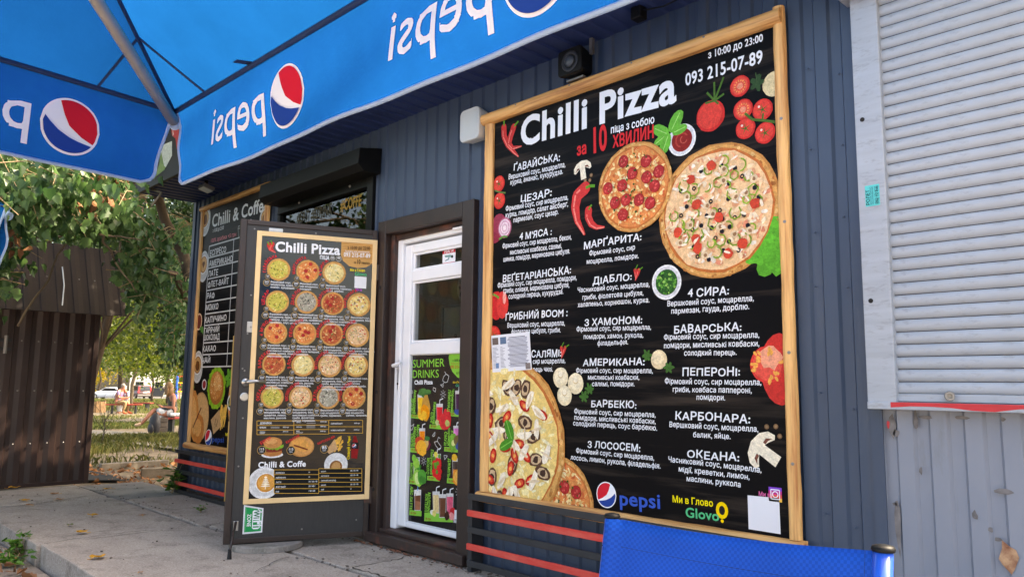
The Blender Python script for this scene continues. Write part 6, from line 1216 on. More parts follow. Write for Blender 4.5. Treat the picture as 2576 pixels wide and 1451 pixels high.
    b = MB(); b.tube([(0, 0, .02), (0, 0, PEAK-.03)], .024, 14); b.build('pole', 'rib_steel', root, True)
    b = MB(); b.lathe((0, 0, 2.6), (0, 0, 1), [(.05, 0), (.05, .08), (.03, .1)], 16); b.build('runner', 'black_plastic', root)
    b = MB(); b.lathe((0, 0, 0), (0, 0, 1), [(.28, 0), (.28, .05), (.24, .07), (.04, .08), (.04, .35)], 28); b.build('base', 'concrete', root)
    return root
um = make_umbrella('blue cola parasol spread over the terrace, seen from underneath'); 
u2 = copy_tree(um); u2['label'] = 'blue cola parasol whose rounded valance corner shows at the left edge'
um.location = (-1.99, -3.36, 0)
c2_ = Dp(22, 520, 5.5); u2.rotation_euler.z = R(-100); d_ = Vector((math.cos(R(135-100)), math.sin(R(135-100)), 0))*HALF*1.4142
u2.location = (c2_.x-d_.x, c2_.y-d_.y, c2_.z-RIM)

# ------------------------------------------------------------------ blue mesh chair in the foreground
def weave(name, c):
    m = bpy.data.materials.new(name); m.use_nodes = True; MATS[name] = m; n = m.node_tree.nodes; L = m.node_tree.links; b = n['Principled BSDF']; b.inputs['Roughness'].default_value = .6; b.inputs['Specular IOR Level'].default_value = .15
    uv = n.new('ShaderNodeUVMap'); ck = n.new('ShaderNodeTexChecker'); ck.inputs['Scale'].default_value = 1; L.new(uv.outputs[0], ck.inputs[0]); ck.inputs[1].default_value = (*c, 1); ck.inputs[2].default_value = (*(x*.78 for x in c), 1)
    no = n.new('ShaderNodeTexNoise'); no.inputs['Scale'].default_value = 7; tc = n.new('ShaderNodeTexCoord'); L.new(tc.outputs['Object'], no.inputs[0]); rp = n.new('ShaderNodeMapRange'); rp.inputs[1].default_value = .3; rp.inputs[2].default_value = .8; rp.inputs[3].default_value = .85; rp.inputs[4].default_value = 1.15; L.new(no.outputs[0], rp.inputs[0])
    mx = n.new('ShaderNodeMix'); mx.data_type = 'RGBA'; mx.blend_type = 'MULTIPLY'; mx.inputs[0].default_value = 1; L.new(ck.outputs[0], mx.inputs[6]); L.new(rp.outputs[0], mx.inputs[7]); L.new(mx.outputs[2], b.inputs['Base Color'])
    wv = n.new('ShaderNodeTexWave'); wv.inputs['Scale'].default_value = .5; L.new(uv.outputs[0], wv.inputs[0]); bp = n.new('ShaderNodeBump'); bp.inputs['Strength'].default_value = .7; bp.inputs['Distance'].default_value = .002; L.new(ck.outputs[1], bp.inputs['Height']); L.new(bp.outputs[0], b.inputs['Normal']); return m
weave('mesh_cloth', S(0,80,182))
mat('chair_frame', S(20,84,196), .3, 0, .05, 8, coat=.4)
cL_, cR_ = Dp(1540, 1296, 1.50), Dp(2222, 1378, 1.17)
ch = thing('mesh_chair', 'blue mesh cloth chair with black capped posts in the foreground', 'chair', ((cL_.x+cR_.x)/2, (cL_.y+cR_.y)/2, 0))
ax = (cR_-cL_); ax.z = 0; W_ = ax.length; ax.normalize(); fwd = Vector((ax.y, -ax.x, 0))   # towards the camera side
if (CAM-cL_).dot(fwd) < 0: fwd = -fwd
def post(p, name):
    b = MB(); b.tube([p, p+fwd*.03-Vector((0, 0, .2)), p+fwd*.10-Vector((0, 0, .42)), p+fwd*.02-Vector((0, 0, p.z-.0))], .0128, 14); return b.build(name, 'chair_frame', ch, True)
for p in (cL_, cR_):
    post(p, 'back_post'); b = MB(); b.lathe(p-Vector((0, 0, .004)), (0, 0, 1), [(.0145, 0), (.0155, .003), (.0135, .007), (.005, .009)], 18); b.build('post_cap', 'black_plastic', ch, True)
def cloth(rows, name, uvs):
    b = MB(); n, m_ = len(rows[0]), len(rows); b.add([p for r_ in rows for p in r_], [(j*n+i, j*n+i+1, (j+1)*n+i+1, (j+1)*n+i) for j in range(m_-1) for i in range(n-1)]); o = b.build(name, 'mesh_cloth', ch, True)
    ul = o.data.uv_layers.new(name='UVMap'); k = 0
    for p in o.data.polygons:
        for li in p.loop_indices: vi = o.data.loops[li].vertex_index; ul.data[li].uv = ((vi % n)/(n-1)*uvs[0], (vi//n)/(m_-1)*uvs[1])
    o.modifiers.new('solid', 'SOLIDIFY').thickness = .003; return o
rows = []; nn = 40
for j in range(19):
    v = j/18; dz = .004+.42*v; r_ = []
    for i in range(nn+1):
        u = i/nn; p = cL_.lerp(cR_, u); sag = .010*math.sin(math.pi*u); q_ = p-Vector((0, 0, dz+sag*(1-v)*.8+.004*math.sin(math.pi*u)))-fwd*(.045*math.sin(math.pi*u)*(.6+.4*v))+fwd*(.03*v/.48 if v < .5 else .03+.07*(v-.5)/.5)
        e_ = min(u, 1-u)*W_
        if e_ < .02 and (u < .5): q_ += fwd*(.016*math.cos(e_/.02*1.57))
        r_.append(q_)
    rows.append(r_)
cloth(rows, 'backrest', (96, 84))
for off_ in (-1, 1):
    b = MB(); b.tube([rows[2][i]+fwd*.0022*off_ for i in range(nn+1)], .0011, 5); b.tube([rows[j][2]+fwd*.0022*off_ for j in range(19)], .0011, 5); b.tube([rows[j][nn-2]+fwd*.0022*off_ for j in range(19)], .0011, 5); b.build('seam', 'seam', ch)
bk = [p+fwd*.10-Vector((0, 0, p.z-.43)) for p in (cL_, cR_)]; rows = [[bk[0].lerp(bk[1], i/20)+fwd*(.42*j/10)-Vector((0, 0, .02*math.sin(math.pi*i/20))) for i in range(21)] for j in range(11)]; cloth(rows, 'seat', (96, 84))
for p in bk:
    f_ = p+fwd*.42; b = MB(); b.tube([p, f_, f_+fwd*.02-Vector((0, 0, .03)), Vector((f_.x, f_.y, 0))+fwd*.03], .0145, 12); b.build('front_leg', 'chair_frame', ch, True)
    b = MB(); t_ = p+Vector((0, 0, .22)); b.tube([p-fwd*.03+Vector((0, 0, .2)), t_+fwd*.15+Vector((0, 0, .01)), t_+fwd*.36, f_], .012, 10); b.build('armrest', 'chair_frame', ch, True)
b = MB(); b.tube([bk[0]+fwd*.4, bk[1]+fwd*.4], .012, 10); b.build('cross_bar', 'chair_frame', ch, True)
# ------------------------------------------------------------------ brown metal shed on the left
def Gs(x, y):
    """where the ray through a photo pixel meets the sloping ground"""
    d = ray(x, y); t = 1.
    for k in range(60):
        p = CAM+d*t; t *= (CAM.z-gz(p.x, p.y))/max(1e-6, CAM.z-p.z) if p.z < CAM.z else 1.5
    return CAM+d*t
SX = -9.1; sh = thing('metal_shed', 'dark brown corrugated metal shed with a steep sheet roof at left', 'shed', (-10.2, -2.2, 0))
TS = lambda a, h, z: (SX-h*1.6, a, z)
b = MB(); corr(b, -4.2, -.515, .0, 2.05, per=.15, d=.012, T=TS); b.build('wall', 'shed_sheet', sh)
b = MB(); b.box(-11.4, SX-.03, -.56, -.52, 0, 2.05); b.box(-11.4, -11.36, -4.2, -.56, 0, 2.05); b.build('wall', 'shed_sheet', sh)
b = MB(); b.box(SX-.02, SX+.012, -.555, -.505, -.01, 2.02); b.box(SX-.02, SX+.006, -4.2, -.555, -.01, .03); b.build('corner_post', 'shed_sheet', sh, bevel=.004)
def TR(a, h, z):   # roof sheet, steep
    t = (z-1.74)/.76; return (SX+.30-t*.42+h, a, z)
b = MB(); corr(b, -4.3, -.335, 1.74, 2.50, per=.15, d=.013, T=TR); b.build('roof_sheet', 'shed_roof', sh)
b = MB(); b.add([(SX-.12, -4.3, 2.5), (SX-.12, -.335, 2.5), (-11.6, -.335, 2.75), (-11.6, -4.3, 2.75), ], [(0, 1, 2, 3)]); b.extr([(SX+.295, -.36, 1.745), (SX-.12, -.36, 2.495), (-11.5, -.36, 2.7), (-11.5, -.36, 2.0)], (0, .012, 0)); b.box(SX-.2, SX+.26, -4.3, -.4, 1.76, 1.78); b.build('roof', 'shed_roof', sh)
b = MB()
for zz in (.42, .95, 1.45):
    for k in range(24): b.lathe((SX+.001, -.62-k*.15, zz+.0*k), (1, 0, 0), [(.008, -.002), (.008, .004), (.004, .007)], 8)
b.build('rivet_row', 'dull_steel', sh)['kind'] = 'stuff'
b = MB()
for k in range(24):
    t = .49; b.lathe((SX+.30-t*.42+.002, -.47-k*.15, 1.74+.76*t), (1, 0, .5), [(.008, -.002), (.008, .004), (.004, .007)], 8)
b.build('rivet_row', 'dull_steel', sh)['kind'] = 'stuff'
pp = Plane((SX+.02, 0, 0), (0, 1, 0), (1, 0, 0)); a_, z_ = pp.px(14, 866)
b = MB(); b.tube([(SX+.02, a_, z_-.09), (SX+.02, a_, z_+.09)], .016, 10); b.build('hinge', 'dull_steel', sh); b = MB(); b.box(SX, SX+.012, a_-.07, a_+.05, z_-.06, z_-.03); b.box(SX, SX+.012, a_-.07, a_+.05, z_+.03, z_+.06); b.build('hinge_plate', 'black_paint', sh)
hs_ = [TR(pp.px(x, y)[0], .02, pp.px(x, y)[1]) for x, y in ((155, 672), (152, 720), (139, 772))]; b = MB(); b.tube(hs_, .006, 5); b.build('hanging_cable', 'white_plastic', sh)

# ------------------------------------------------------------------ leaves
rg = np.random.default_rng(11)
def unit(v): return v/np.maximum(1e-9, np.linalg.norm(v, axis=-1, keepdims=True))
def broad_leaves(name, P, D, N, L, mt, parent, fold=.18, wid=.92, cl=None):
    """pointed broad leaves: two five-sided halves folded on the midrib"""
    P = np.asarray(P); n = len(P); D = unit(D); N = unit(N-D*(N*D).sum(1, keepdims=True)); Sd = np.cross(D, N); L = np.asarray(L)[:, None]
    hf = [(.28, -.03), (.50, .18), (.37, .33), (.42, .50), (.20, .68)]; sh_ = [(0, 0)]+[(x*wid, y) for x, y in hf]+[(0, 1.)]+[(-x*wid, y+.02) for x, y in hf[::-1]]
    V = np.zeros((n, 12, 3)); cur = rg.uniform(-.35, .2, (n, 1)); fo = fold*rg.uniform(.3, 2.2, (n, 1)); tw_ = rg.normal(0, .25, (n, 1))
    for k, (x, y) in enumerate(sh_): V[:, k] = P+L*(Sd*x+D*y+N*(abs(x)*fo*2+cur*y*y+tw_*x*y))
    o = np.arange(n)[:, None]*12; F = np.concatenate([o+np.array([0, 1, 2, 3, 4, 5, 6]), o+np.array([0, 6, 7, 8, 9, 10, 11])])
    c = rg.random(n) if cl is None else cl
    return fast(name, V.reshape(-1, 3), F, mt, parent, np.concatenate([c, c]))
def chips(name, P, size, mt, parent=None, up_=.35, cl=None, asp=.62):
    n = len(P); D = unit(rg.normal(size=(n, 3))+np.array([0, 0, -.3])); N = unit(rg.normal(size=(n, 3))+np.array([0, 0, up_*2])); N = unit(N-D*(N*D).sum(1, keepdims=True)); Sd = np.cross(D, N); s_ = (size*rg.uniform(.6, 1.3, n))[:, None]
    V = np.stack([P-D*s_*.5, P+Sd*s_*asp*.5-D*s_*.05, P+D*s_*.5, P-Sd*s_*asp*.5-D*s_*.05], 1); F = np.arange(n*4).reshape(n, 4)
    return fast(name, V.reshape(-1, 3), F, mt, parent, rg.random(n) if cl is None else cl)
def limb(mb, a, b_, r0_, r1_, wob=.08, n=6, seg=7):
    a = Vector(a); b_ = Vector(b_); L_ = (b_-a).length; pts = []
    for i in range(seg+1):
        t = i/seg; p = a.lerp(b_, t); k = wob*L_*math.sin(math.pi*t); pts.append(p+Vector((rnd.uniform(-k, k), rnd.uniform(-k, k), rnd.uniform(-k, k)*.6)))
    mb.tube(pts, [r0_+(r1_-r0_)*i/seg for i in range(seg+1)], n); return pts

# ------------------------------------------------------------------ poplar whose boughs hang between the parasol and the shed
tb = Vector((-10.6, 1.35, gz(-10.6, 1.35)))
pop = thing('poplar_tree', 'leafy poplar with drooping boughs hanging in front of the brown shed', 'tree', tb)
b = MB(); k0 = Dp(486, 735, 11.3); k1 = Dp(415, 555, 11.6); b.tube([tb, tb.lerp(k0, .55)+Vector((.06, 0, 0)), k0, k0.lerp(k1, .5)+Vector((.05, .05, 0)), k1, k1+Vector((-.4, -.3, 1.3)), k1+Vector((-.5, -.6, 3.2))], [.09, .08, .075, .07, .065, .05, .03], 10)
k2 = Dp(425, 700, 11.0); limb(b, k0+Vector((0, 0, -.2)), Dp(350, 580, 10.2), .04, .03); b.build('trunk', 'bark', pop, True)
b = MB(); knots = []
for (x, y, d_) in ((60, 300, 6.6), (250, 430, 6.4), (380, 520, 7.4), (330, 330, 7.0), (-80, 420, 6.8), (150, 560, 7.6), (300, 640, 7.6), (-60, 250, 8.0), (400, 250, 8.5)):
    pts = limb(b, k1+Vector((-.2, -.2, rnd.uniform(.2, 1.2))), Dp(x, y, d_), .045, .008, .05, 6, 9); knots += pts[4:]
limb(b, Dp(205, 470, 6.0), Dp(288, 655, 6.6), .016, .007, .03, 6); limb(b, Dp(250, 590, 6.3), Dp(360, 605, 6.6), .009, .004, .03, 5); limb(b, Dp(-20, 455, 5.6), Dp(180, 475, 6.1), .014, .005, .03, 6); limb(b, Dp(45, 820, 7.2), Dp(190, 575, 7.4), .010, .006, .03, 5); limb(b, Dp(290, 660, 6.6), Dp(345, 735, 6.8), .008, .004, .03, 5)
b.build('branches', 'bark_light', pop, True)['kind'] = 'stuff'
zones = [((-160, 300, 330, 470), (5.2, 7.4), 150), ((-120, 330, 440, 530), (5.6, 8.0), 120), ((-120, 45, 530, 640), (6.2, 8.2), 34), ((110, 320, 490, 548), (6.2, 8.2), 60), ((335, 392, 540, 690), (6.6, 8.8), 62), ((330, 390, 690, 770), (6.8, 8.5), 12), ((-60, 30, 640, 760), (6.2, 7.6), 16), ((-500, 250, -500, 330), (6, 9), 150), ((425, 490, 540, 870), (10.6, 13.4), 190)]  # the zone high over the parasol is unseen foliage added to cast shade
LP, LD, LN_, LS = [], [], [], []; tw = MB()
for (x0, x1, y0, y1), (d0, d1), cnt in zones:
    for k in range(cnt):
        c_ = Dp(rnd.uniform(x0, x1), rnd.uniform(y0, y1), rnd.uniform(d0, d1))
        if c_.x > -8.4 and c_.y > -.68 and c_.z < 3.6: continue
        tdir = Vector((rnd.uniform(-1, 1), rnd.uniform(-1, 1), rnd.uniform(-.5, .5))).normalized(); ln = rnd.uniform(.25, .5); a_ = c_-tdir*ln*.5; e_ = c_+tdir*ln*.5-Vector((0, 0, .06))
        if y1 > 0: tw.tube([a_, c_+Vector((0, 0, .02)), e_], [.004, .003, .002], 4, caps=False)
        for j in range(rnd.randint(11, 18)):
            t = rnd.random(); p = a_.lerp(e_, t)+Vector((rnd.gauss(0, .045), rnd.gauss(0, .045), rnd.gauss(-.05, .035)))
            LP.append(p); LD.append((rnd.gauss(0, .45), rnd.gauss(0, .45), -1)); LN_.append((rnd.gauss(.35, .7), rnd.gauss(-.35, .7), rnd.gauss(.55, .4))); LS.append(rnd.uniform(.035, .09))
tw.build('twigs', 'twig', pop)['kind'] = 'stuff'
broad_leaves('foliage', np.array(LP), np.array(LD, float), np.array(LN_, float), LS, 'leaf_poplar', pop)
n = 19000; P = rg.uniform((-11.5, -2.8, 3.9), (-6.9, 4.4, 6.8), (n, 3)); P = P[np.sin(P[:, 0]*2.1+1)+np.sin(P[:, 1]*1.9)+np.sin(P[:, 2]*2.3) > -1.0]; chips('shading_crown', P, .21, 'leaf_poplar', pop, .8)  # unseen leaf cloud added above the roof to keep sun off shed and slabs
DP_, DD, DN, DS = [], [], [], []
for (x, y, d_, sp, cnt) in ((245, 470, 5.9, .09, 26), (222, 455, 5.9, .06, 12), (285, 425, 6.0, .04, 8), (42, 605, 6.1, .05, 10), (270, 500, 6.0, .05, 8)):
    c_ = Dp(x, y, d_)
    for k in range(cnt): DP_.append(c_+Vector((rnd.gauss(0, sp), rnd.gauss(0, sp), rnd.gauss(0, sp)))); DD.append((rnd.gauss(0, .4), rnd.gauss(0, .4), -1)); DN.append((rnd.gauss(0, 1), rnd.gauss(0, 1), rnd.gauss(0, .5))); DS.append(rnd.uniform(.05, .085))
broad_leaves('withered_leaves', np.array(DP_), np.array(DD, float), np.array(DN, float), DS, 'leaf_dead', pop, fold=.5, wid=.6)

# ------------------------------------------------------------------ trees of the park behind
def tree(label, px_, dist, h_, cr, cz, mt, n, size, name='park_tree', trunk='bark', lean=0., low=None, nblob=26, group='trees of the park'):
    p = Dp(px_, 960, dist); z0_ = gz(p.x, p.y); t = thing(name, label, 'tree', (p.x, p.y, z0_), group); base = Vector((p.x, p.y, z0_)); b = MB(); top_ = base+Vector((lean, lean*.3, h_*.75))
    pts = limb(b, base-Vector((0, 0, .1)), top_, .010*h_+.03, .03, .03, 8, 8); cen = base+Vector((lean*.6, 0, cz)); blobs = []
    for k in range(nblob):
        while True:
            u = Vector((rnd.uniform(-1, 1), rnd.uniform(-1, 1), rnd.uniform(-1, 1)))
            if .35 < u.length < 1: break
        c_ = cen+Vector((u.x*cr, u.y*cr, u.z*(h_-cz)*.98 if u.z > 0 else u.z*(cz-(low if low is not None else 1.6)))); blobs.append((c_, cr*rnd.uniform(.18, .34)))
        if k < 12: limb(b, pts[rnd.randint(3, 7)], c_, .025, .010, .06, 5, 4)
    b.build('trunk', trunk, t, True)
    m_ = n//nblob; P = []; sh_ = []
    for c_, r_ in blobs:
        u = unit(rg.normal(size=(m_, 3)))*(rg.random((m_, 1))**.45)*r_*np.array([1.15, 1.15, .8]); P.append(u+np.array(c_)); sh_.append(np.full(m_, rg.uniform(.1, .7)))
    P = np.concatenate(P); s_ = np.clip(np.concatenate(sh_)+rg.normal(0, .18, len(P)), 0, 1); chips('crown', P, size, mt, t, .4, s_); return t
tree('yellow green park tree with forked pale trunk behind the seated couple', 333, 47, 8.5, 4.8, 5.0, 'leaf_far', 16000, .17, trunk='bark_light', low=2.2)
tree('broad green tree rising behind the dark refuse bin', 425, 60, 10, 5.5, 6.0, 'leaf_far', 13000, .2, low=2.4)
tree('yellowing tree between the parked cars and the playground', 385, 76, 9, 4.2, 5.0, 'leaf_yellow', 6000, .24, low=2.6)
tree('leafy tree just behind the brown shed roof', 150, 24, 9.5, 4.0, 5.5, 'leaf_far', 15000, .12, low=2.0)
tree('low spreading tree over the benches right of the shed', 205, 30, 7.5, 4.6, 4.4, 'leaf_far', 20000, .12, low=1.75)
tree('tall dark tree behind the far kiosk corner', 470, 19, 9, 2.9, 5.0, 'leaf_dark', 18000, .11, trunk='bark', low=2.0)
tree('dark leafy tree between the shed roof and the kiosk corner', 208, 17.5, 7, 2.3, 4.3, 'leaf_dark', 13000, .10, trunk='bark', low=2.6, lean=1.5)
tree('bright tree above the benches near the kiosk corner', 520, 33, 9, 5.2, 4.9, 'leaf_far', 20000, .13, low=1.9)
tree('tall background tree left of the shed roof', -20, 40, 13, 6.5, 7, 'leaf_far', 9000, .2, low=2)
tree('pale backlit tree high behind the poplar boughs', 300, 62, 15, 7, 9.5, 'leaf_far', 9000, .24, low=4)
tree('large dark tree left of the shed outside the terrace', 30, 15, 9, 3.6, 5.2, 'leaf_dark', 9000, .11, low=2.6)
tree('thin crowned tree against the bright sky behind the kiosk', 560, 75, 17, 7, 10, 'leaf_far', 6000, .26, low=5)
tree('far green tree closing the view behind the parked cars', 250, 128, 14, 9, 7, 'leaf_far', 7000, .4, low=2)
tree('far green tree behind the white building', 440, 150, 16, 11, 8, 'leaf_far', 7000, .45, low=2)
tree('far yellow tree behind the white car', 180, 140, 14, 9, 7, 'leaf_yellow', 5000, .45, low=1.6)
def shade_tree(label, x, y, h_, cr):  # trees hidden behind the kiosk, added to shade the park ground
    t = thing('park_tree', label, 'tree', (x, y, gz(x, y)), 'trees of the park'); b = MB(); limb(b, (x, y, gz(x, y)-.1), (x, y, h_*.7), .2, .06, .03, 8, 8); b.build('trunk', 'bark', t, True)
    u = unit(rg.normal(size=(9000, 3)))*(rg.random((9000, 1))**.5)*np.array([cr, cr, h_*.24])+np.array([x, y, h_*.72]); u = u[np.sin(u[:, 0]*1.7)+np.sin(u[:, 1]*1.5+2)+np.sin(u[:, 2]*1.9) > -.7]; chips('crown', u, .2, 'leaf_far', t)
shade_tree('round crowned tree added unseen behind the far kiosk end to shade the grass', -12.0, 6.2, 9, 3.0); shade_tree('wide tree added unseen behind the blonde woman bench to shade the path', -18.5, 9.5, 10, 3.8); shade_tree('wide tree added unseen behind the kiosk further off to shade the park', -25, 14, 11, 4.2)
# climbing shrub beside the kiosk end
cs = Dp(455, 930, 12.6); sb_ = thing('ivy_bush', 'dark ivy covered bush beside the far kiosk corner', 'bush', (cs.x, cs.y, gz(cs.x, cs.y)))
P = rg.normal(size=(1500, 3))*np.array([.16, .24, .42])+np.array([cs.x+.05, cs.y+.25, 1.85]); P = P[(P[:, 2] > 1.25)]; broad_leaves('foliage', P, rg.normal(size=P.shape)*.4+np.array([0, 0, -1]), rg.normal(size=P.shape)+np.array([.6, -.6, .4]), rg.uniform(.05, .10, len(P)), 'leaf_dark', sb_)
b = MB()
for k in range(7): limb(b, (cs.x+rnd.uniform(-.1, .1), cs.y+.3+rnd.uniform(-.1, .1), gz(cs.x, cs.y)-.05), (cs.x+rnd.uniform(-.1, .2), cs.y+.3+rnd.uniform(-.2, .2), rnd.uniform(1.4, 2.3)), .02, .006, .05, 5, 5)
b.build('stem', 'bark', sb_)

# ------------------------------------------------------------------ grass and litter
def polar(n, a0, a1, d0, d1):
    """random ground points between two photo columns and two distances"""
    x = rg.uniform(a0, a1, n); d_ = np.sqrt(rg.uniform(d0*d0, d1*d1, n)); P = np.zeros((n, 3))
    for i in range(n):
        q_ = Dp(x[i], 960, d_[i]); P[i] = (q_.x, q_.y, gz(q_.x, q_.y))
    return P
def blades(name, P, h0, h1, mt, label, clr, w_=.006):
    n = len(P); h_ = rg.uniform(h0, h1, n)[:, None]; a_ = rg.uniform(0, 6.28, n); D = np.stack([np.cos(a_), np.sin(a_), np.zeros(n)], 1); B = np.stack([-np.sin(a_), np.cos(a_), np.zeros(n)], 1); ln = rg.uniform(.1, .75, n)[:, None]; wv = w_*rg.uniform(.7, 1.6, n)[:, None]
    V = np.stack([P-B*wv, P+B*wv, P+D*h_*ln*.45+np.array([0, 0, .62])*h_+B*wv*.7, P+D*h_*ln+np.array([0, 0, 1.])*h_*(1-.35*ln), P+D*h_*ln*.45+np.array([0, 0, .62])*h_-B*wv*.7], 1)
    o = fast(name, V.reshape(-1, 3), np.arange(n*5).reshape(n, 5), mt, None, np.clip(rg.normal(clr, .22, n), 0, 1)); return tag(o, label, 'grass', kind='stuff')
def patchy(P, f, th): return P[(np.sin(P[:, 0]*f+1.3)+np.sin(P[:, 1]*f*1.3+.4)+np.sin((P[:, 0]+P[:, 1])*f*.7)+rg.normal(0, .7, len(P))) > th]
blades('grass', patchy(polar(15000, 190, 480, 13.2, 20.4), 1.6, .25), .03, .22, 'grass', 'patchy dry grass growing behind the brown shed', .6, .004)
blades('grass', patchy(polar(9000, 190, 500, 25.5, 32), 1.2, -.3), .04, .16, 'grass', 'strip of green grass behind the concrete path', .35, .007)
blades('grass', patchy(polar(6000, 190, 500, 33, 45), .9, .4), .03, .14, 'grass', 'trampled grass around the benches', .45, .009)
blades('grass', polar(15000, 180, 520, 46, 98), .10, .34, 'grass', 'long sunlit grass in front of the parked cars', .5, .016)
pth = MB(); pth.add([Gs(x, y)+Vector((0, 0, .03)) for x, y in ((185, 1100), (480, 1138), (480, 1094), (185, 1082))], [(0, 1, 2, 3)]); structure(pth.build('path', 'pathway'))
LEAF = [(0, 0), (.16, .0), (.33, .08), (.47, .22), (.44, .38), (.30, .55), (.2, .74), (.07, .9), (0, 1), (-.08, .88), (-.2, .72), (-.33, .55), (-.45, .38), (-.46, .2), (-.3, .06), (-.14, .0)]
def fallen(name, x, y, z, s_, mt, label, rot, curl=.16, cat='leaf', group='leaves fallen on the paving'):
    p = Gp(x, y, z); t = thing(name, label, cat, (p.x, p.y, z), group); cr, sr = math.cos(rot), math.sin(rot); k1, k2 = rnd.uniform(.5, 1.6), rnd.uniform(-.8, 1.4)
    P3 = lambda u, v: (p.x+(u*cr-(v-.5)*sr)*s_, p.y+(u*sr+(v-.5)*cr)*s_, z+.004+s_*max(0, curl*(1.6*abs(u)*k1*(1+.5*(u > 0)*k2)+(v-.5)**2*1.6)+.05*math.sin(v*9+u*5)+.04))
    ring = [P3(*q_) for q_ in LEAF]; mid = [P3(0, v) for v in (.12, .35, .6, .82)]; b = MB(); n = len(LEAF); h_ = n//2
    b.add(ring+mid, [(0, 1, 2, n), (n, 2, 3, 4, n+1), (n+1, 4, 5, n+2), (n+2, 5, 6, n+3), (n+3, 6, 7, 8), (0, n, 14, 15), (n, n+1, 12, 13, 14), (n+1, n+2, 11, 12), (n+2, n+3, 10, 11), (n+3, 8, 9, 10)]); o = b.build('blade', mt, t, True); o.modifiers.new('s', 'SOLIDIFY').thickness = .001
    b = MB(); b.tube([ring[0], (p.x+.7*sr*s_, p.y-.7*cr*s_, z+.004+s_*.03), (p.x+.95*sr*s_+.01, p.y-.95*cr*s_, z+.004+s_*.12)], .0014, 5); b.build('stalk', 'litter_yellow', t)
for x, y, s_, mt, lb, rt_ in ((250, 1403, .10, 'litter_yellow', 'large curled yellow leaf nearest the slab edge', .5), (203, 1340, .085, 'litter_yellow', 'folded yellow leaf in the middle of the paving', 2.1), (234, 1297, .085, 'litter_yellow', 'flat yellow leaf beyond the middle of the paving', 1.2), (60, 1260, .09, 'litter_yellow', 'orange leaf on the paving near the shed', 1.7), (38, 1228, .11, 'litter_yellow', 'crumpled orange leaf against the foot of the shed', .3), (268, 1231, .08, 'litter_yellow', 'small yellow leaf near the joint by the shed corner', 2.6), (178, 1320, .05, 'litter_green', 'small green leaf on the paving', .9), (135, 1243, .08, 'litter_brown', 'dry brown leaf near the shed foot', 2.3), (357, 1297, .055, 'litter_brown', 'small brown leaf near the slab joint', 1.4), (72, 1271, .07, 'litter_brown', 'brown leaf lying in the joint between two slabs', 1.9), (152, 1257, .07, 'litter_brown', 'pale brown leaf on the joint before the shed', .2), (562, 1242, .09, 'litter_brown', 'dry brown leaf at the foot of the left rack', 1.0), (355, 1440, .03, 'litter_brown', 'tiny dark leaf at the bottom of the paving', .4)):
    fallen('fallen_leaf', x, y, .002, s_, mt, lb, rt_)
n = 900; P = np.stack([rg.uniform(-8.8, -4.5, n), rg.uniform(-3.6, -1.78, n), np.full(n, -.115)+rg.uniform(0, .02, n)], 1)
o = broad_leaves('leaf_litter', P[:420], np.concatenate([rg.normal(size=(420, 2)), rg.normal(0, .2, (420, 1))], 1), rg.normal(size=(420, 3))*.35+np.array([0, 0, 1]), rg.uniform(.03, .11, 420), 'leaf_dead', None, fold=.3); tag(o, 'dry brown leaves scattered on the gravel below the slab edge', 'leaf litter', kind='stuff')
st_ = MB()
for k in range(800):
    x, y = rnd.uniform(-8.6, -4.4), rnd.uniform(-3.4, -1.76); s_ = rnd.uniform(.006, .022); st_.ell((x, y, -.128+s_*.2), (s_, s_*rnd.uniform(.6, 1), s_*.6), 5, 3)
tag(st_.build('gravel', mat('stones', S(150,140,132), .9, 0, .35, 3)), 'loose grey gravel below the slab edge', 'gravel', kind='stuff')
P = polar(260, 190, 470, 9.6, 13.2); P[:, 2] += .02; o = broad_leaves('leaf_litter', P, np.concatenate([rg.normal(size=(260, 2)), rg.normal(0, .2, (260, 1))], 1), rg.normal(size=(260, 3))*.35+np.array([0, 0, 1]), rg.uniform(.03, .09, 260), 'leaf_dead', None, fold=.3); tag(o, 'dry leaves scattered round the kerb stones behind the paving', 'leaf litter', kind='stuff')
def weed(label, p, h_, n, spread, sz, name='weed'):
    t = thing(name, label, 'plant', p); b = MB(); P, D = [], []
    for k in range(n):
        e_ = Vector(p)+Vector((rnd.gauss(0, spread), rnd.gauss(0, spread), h_*rnd.uniform(.35, 1))); pts = limb(b, p, e_, .003, .0015, .06, 4, 4)
        for j in range(5): q_ = pts[1+j % 4]; P.append(q_+Vector((rnd.gauss(0, .02), rnd.gauss(0, .02), .01))); a_ = rnd.uniform(0, 6.28); D.append((math.cos(a_), math.sin(a_), rnd.uniform(-.3, .5)))
    b.build('stem', 'twig', t); P = np.array(P); broad_leaves('leaf', P, np.array(D), rg.normal(size=P.shape)*.3+np.array([0, 0, 1]), rg.uniform(sz*.6, sz*1.2, len(P)), 'weed', t, wid=.8)
p = Gp(55, 1400, -.13); weed('leafy green weed growing against the slab edge', p+Vector((.0, .0, 0)), .16, 14, .06, .06); p = Gp(25, 1425, -.13); weed('low weed on the gravel below the slab edge', p, .09, 10, .07, .055)
weed('green sprout with pointed leaves at the foot of the left rack', Vector((-7.70, -.16, 0)), .27, 7, .055, .10); p = Gp(505, 1288); weed('tiny weed sprouting from the slab joint', p, .06, 6, .018, .025); p = Gp(165, 1447, -.13); weed('thin grass stem standing below the slab edge', p, .13, 3, .012, .02)
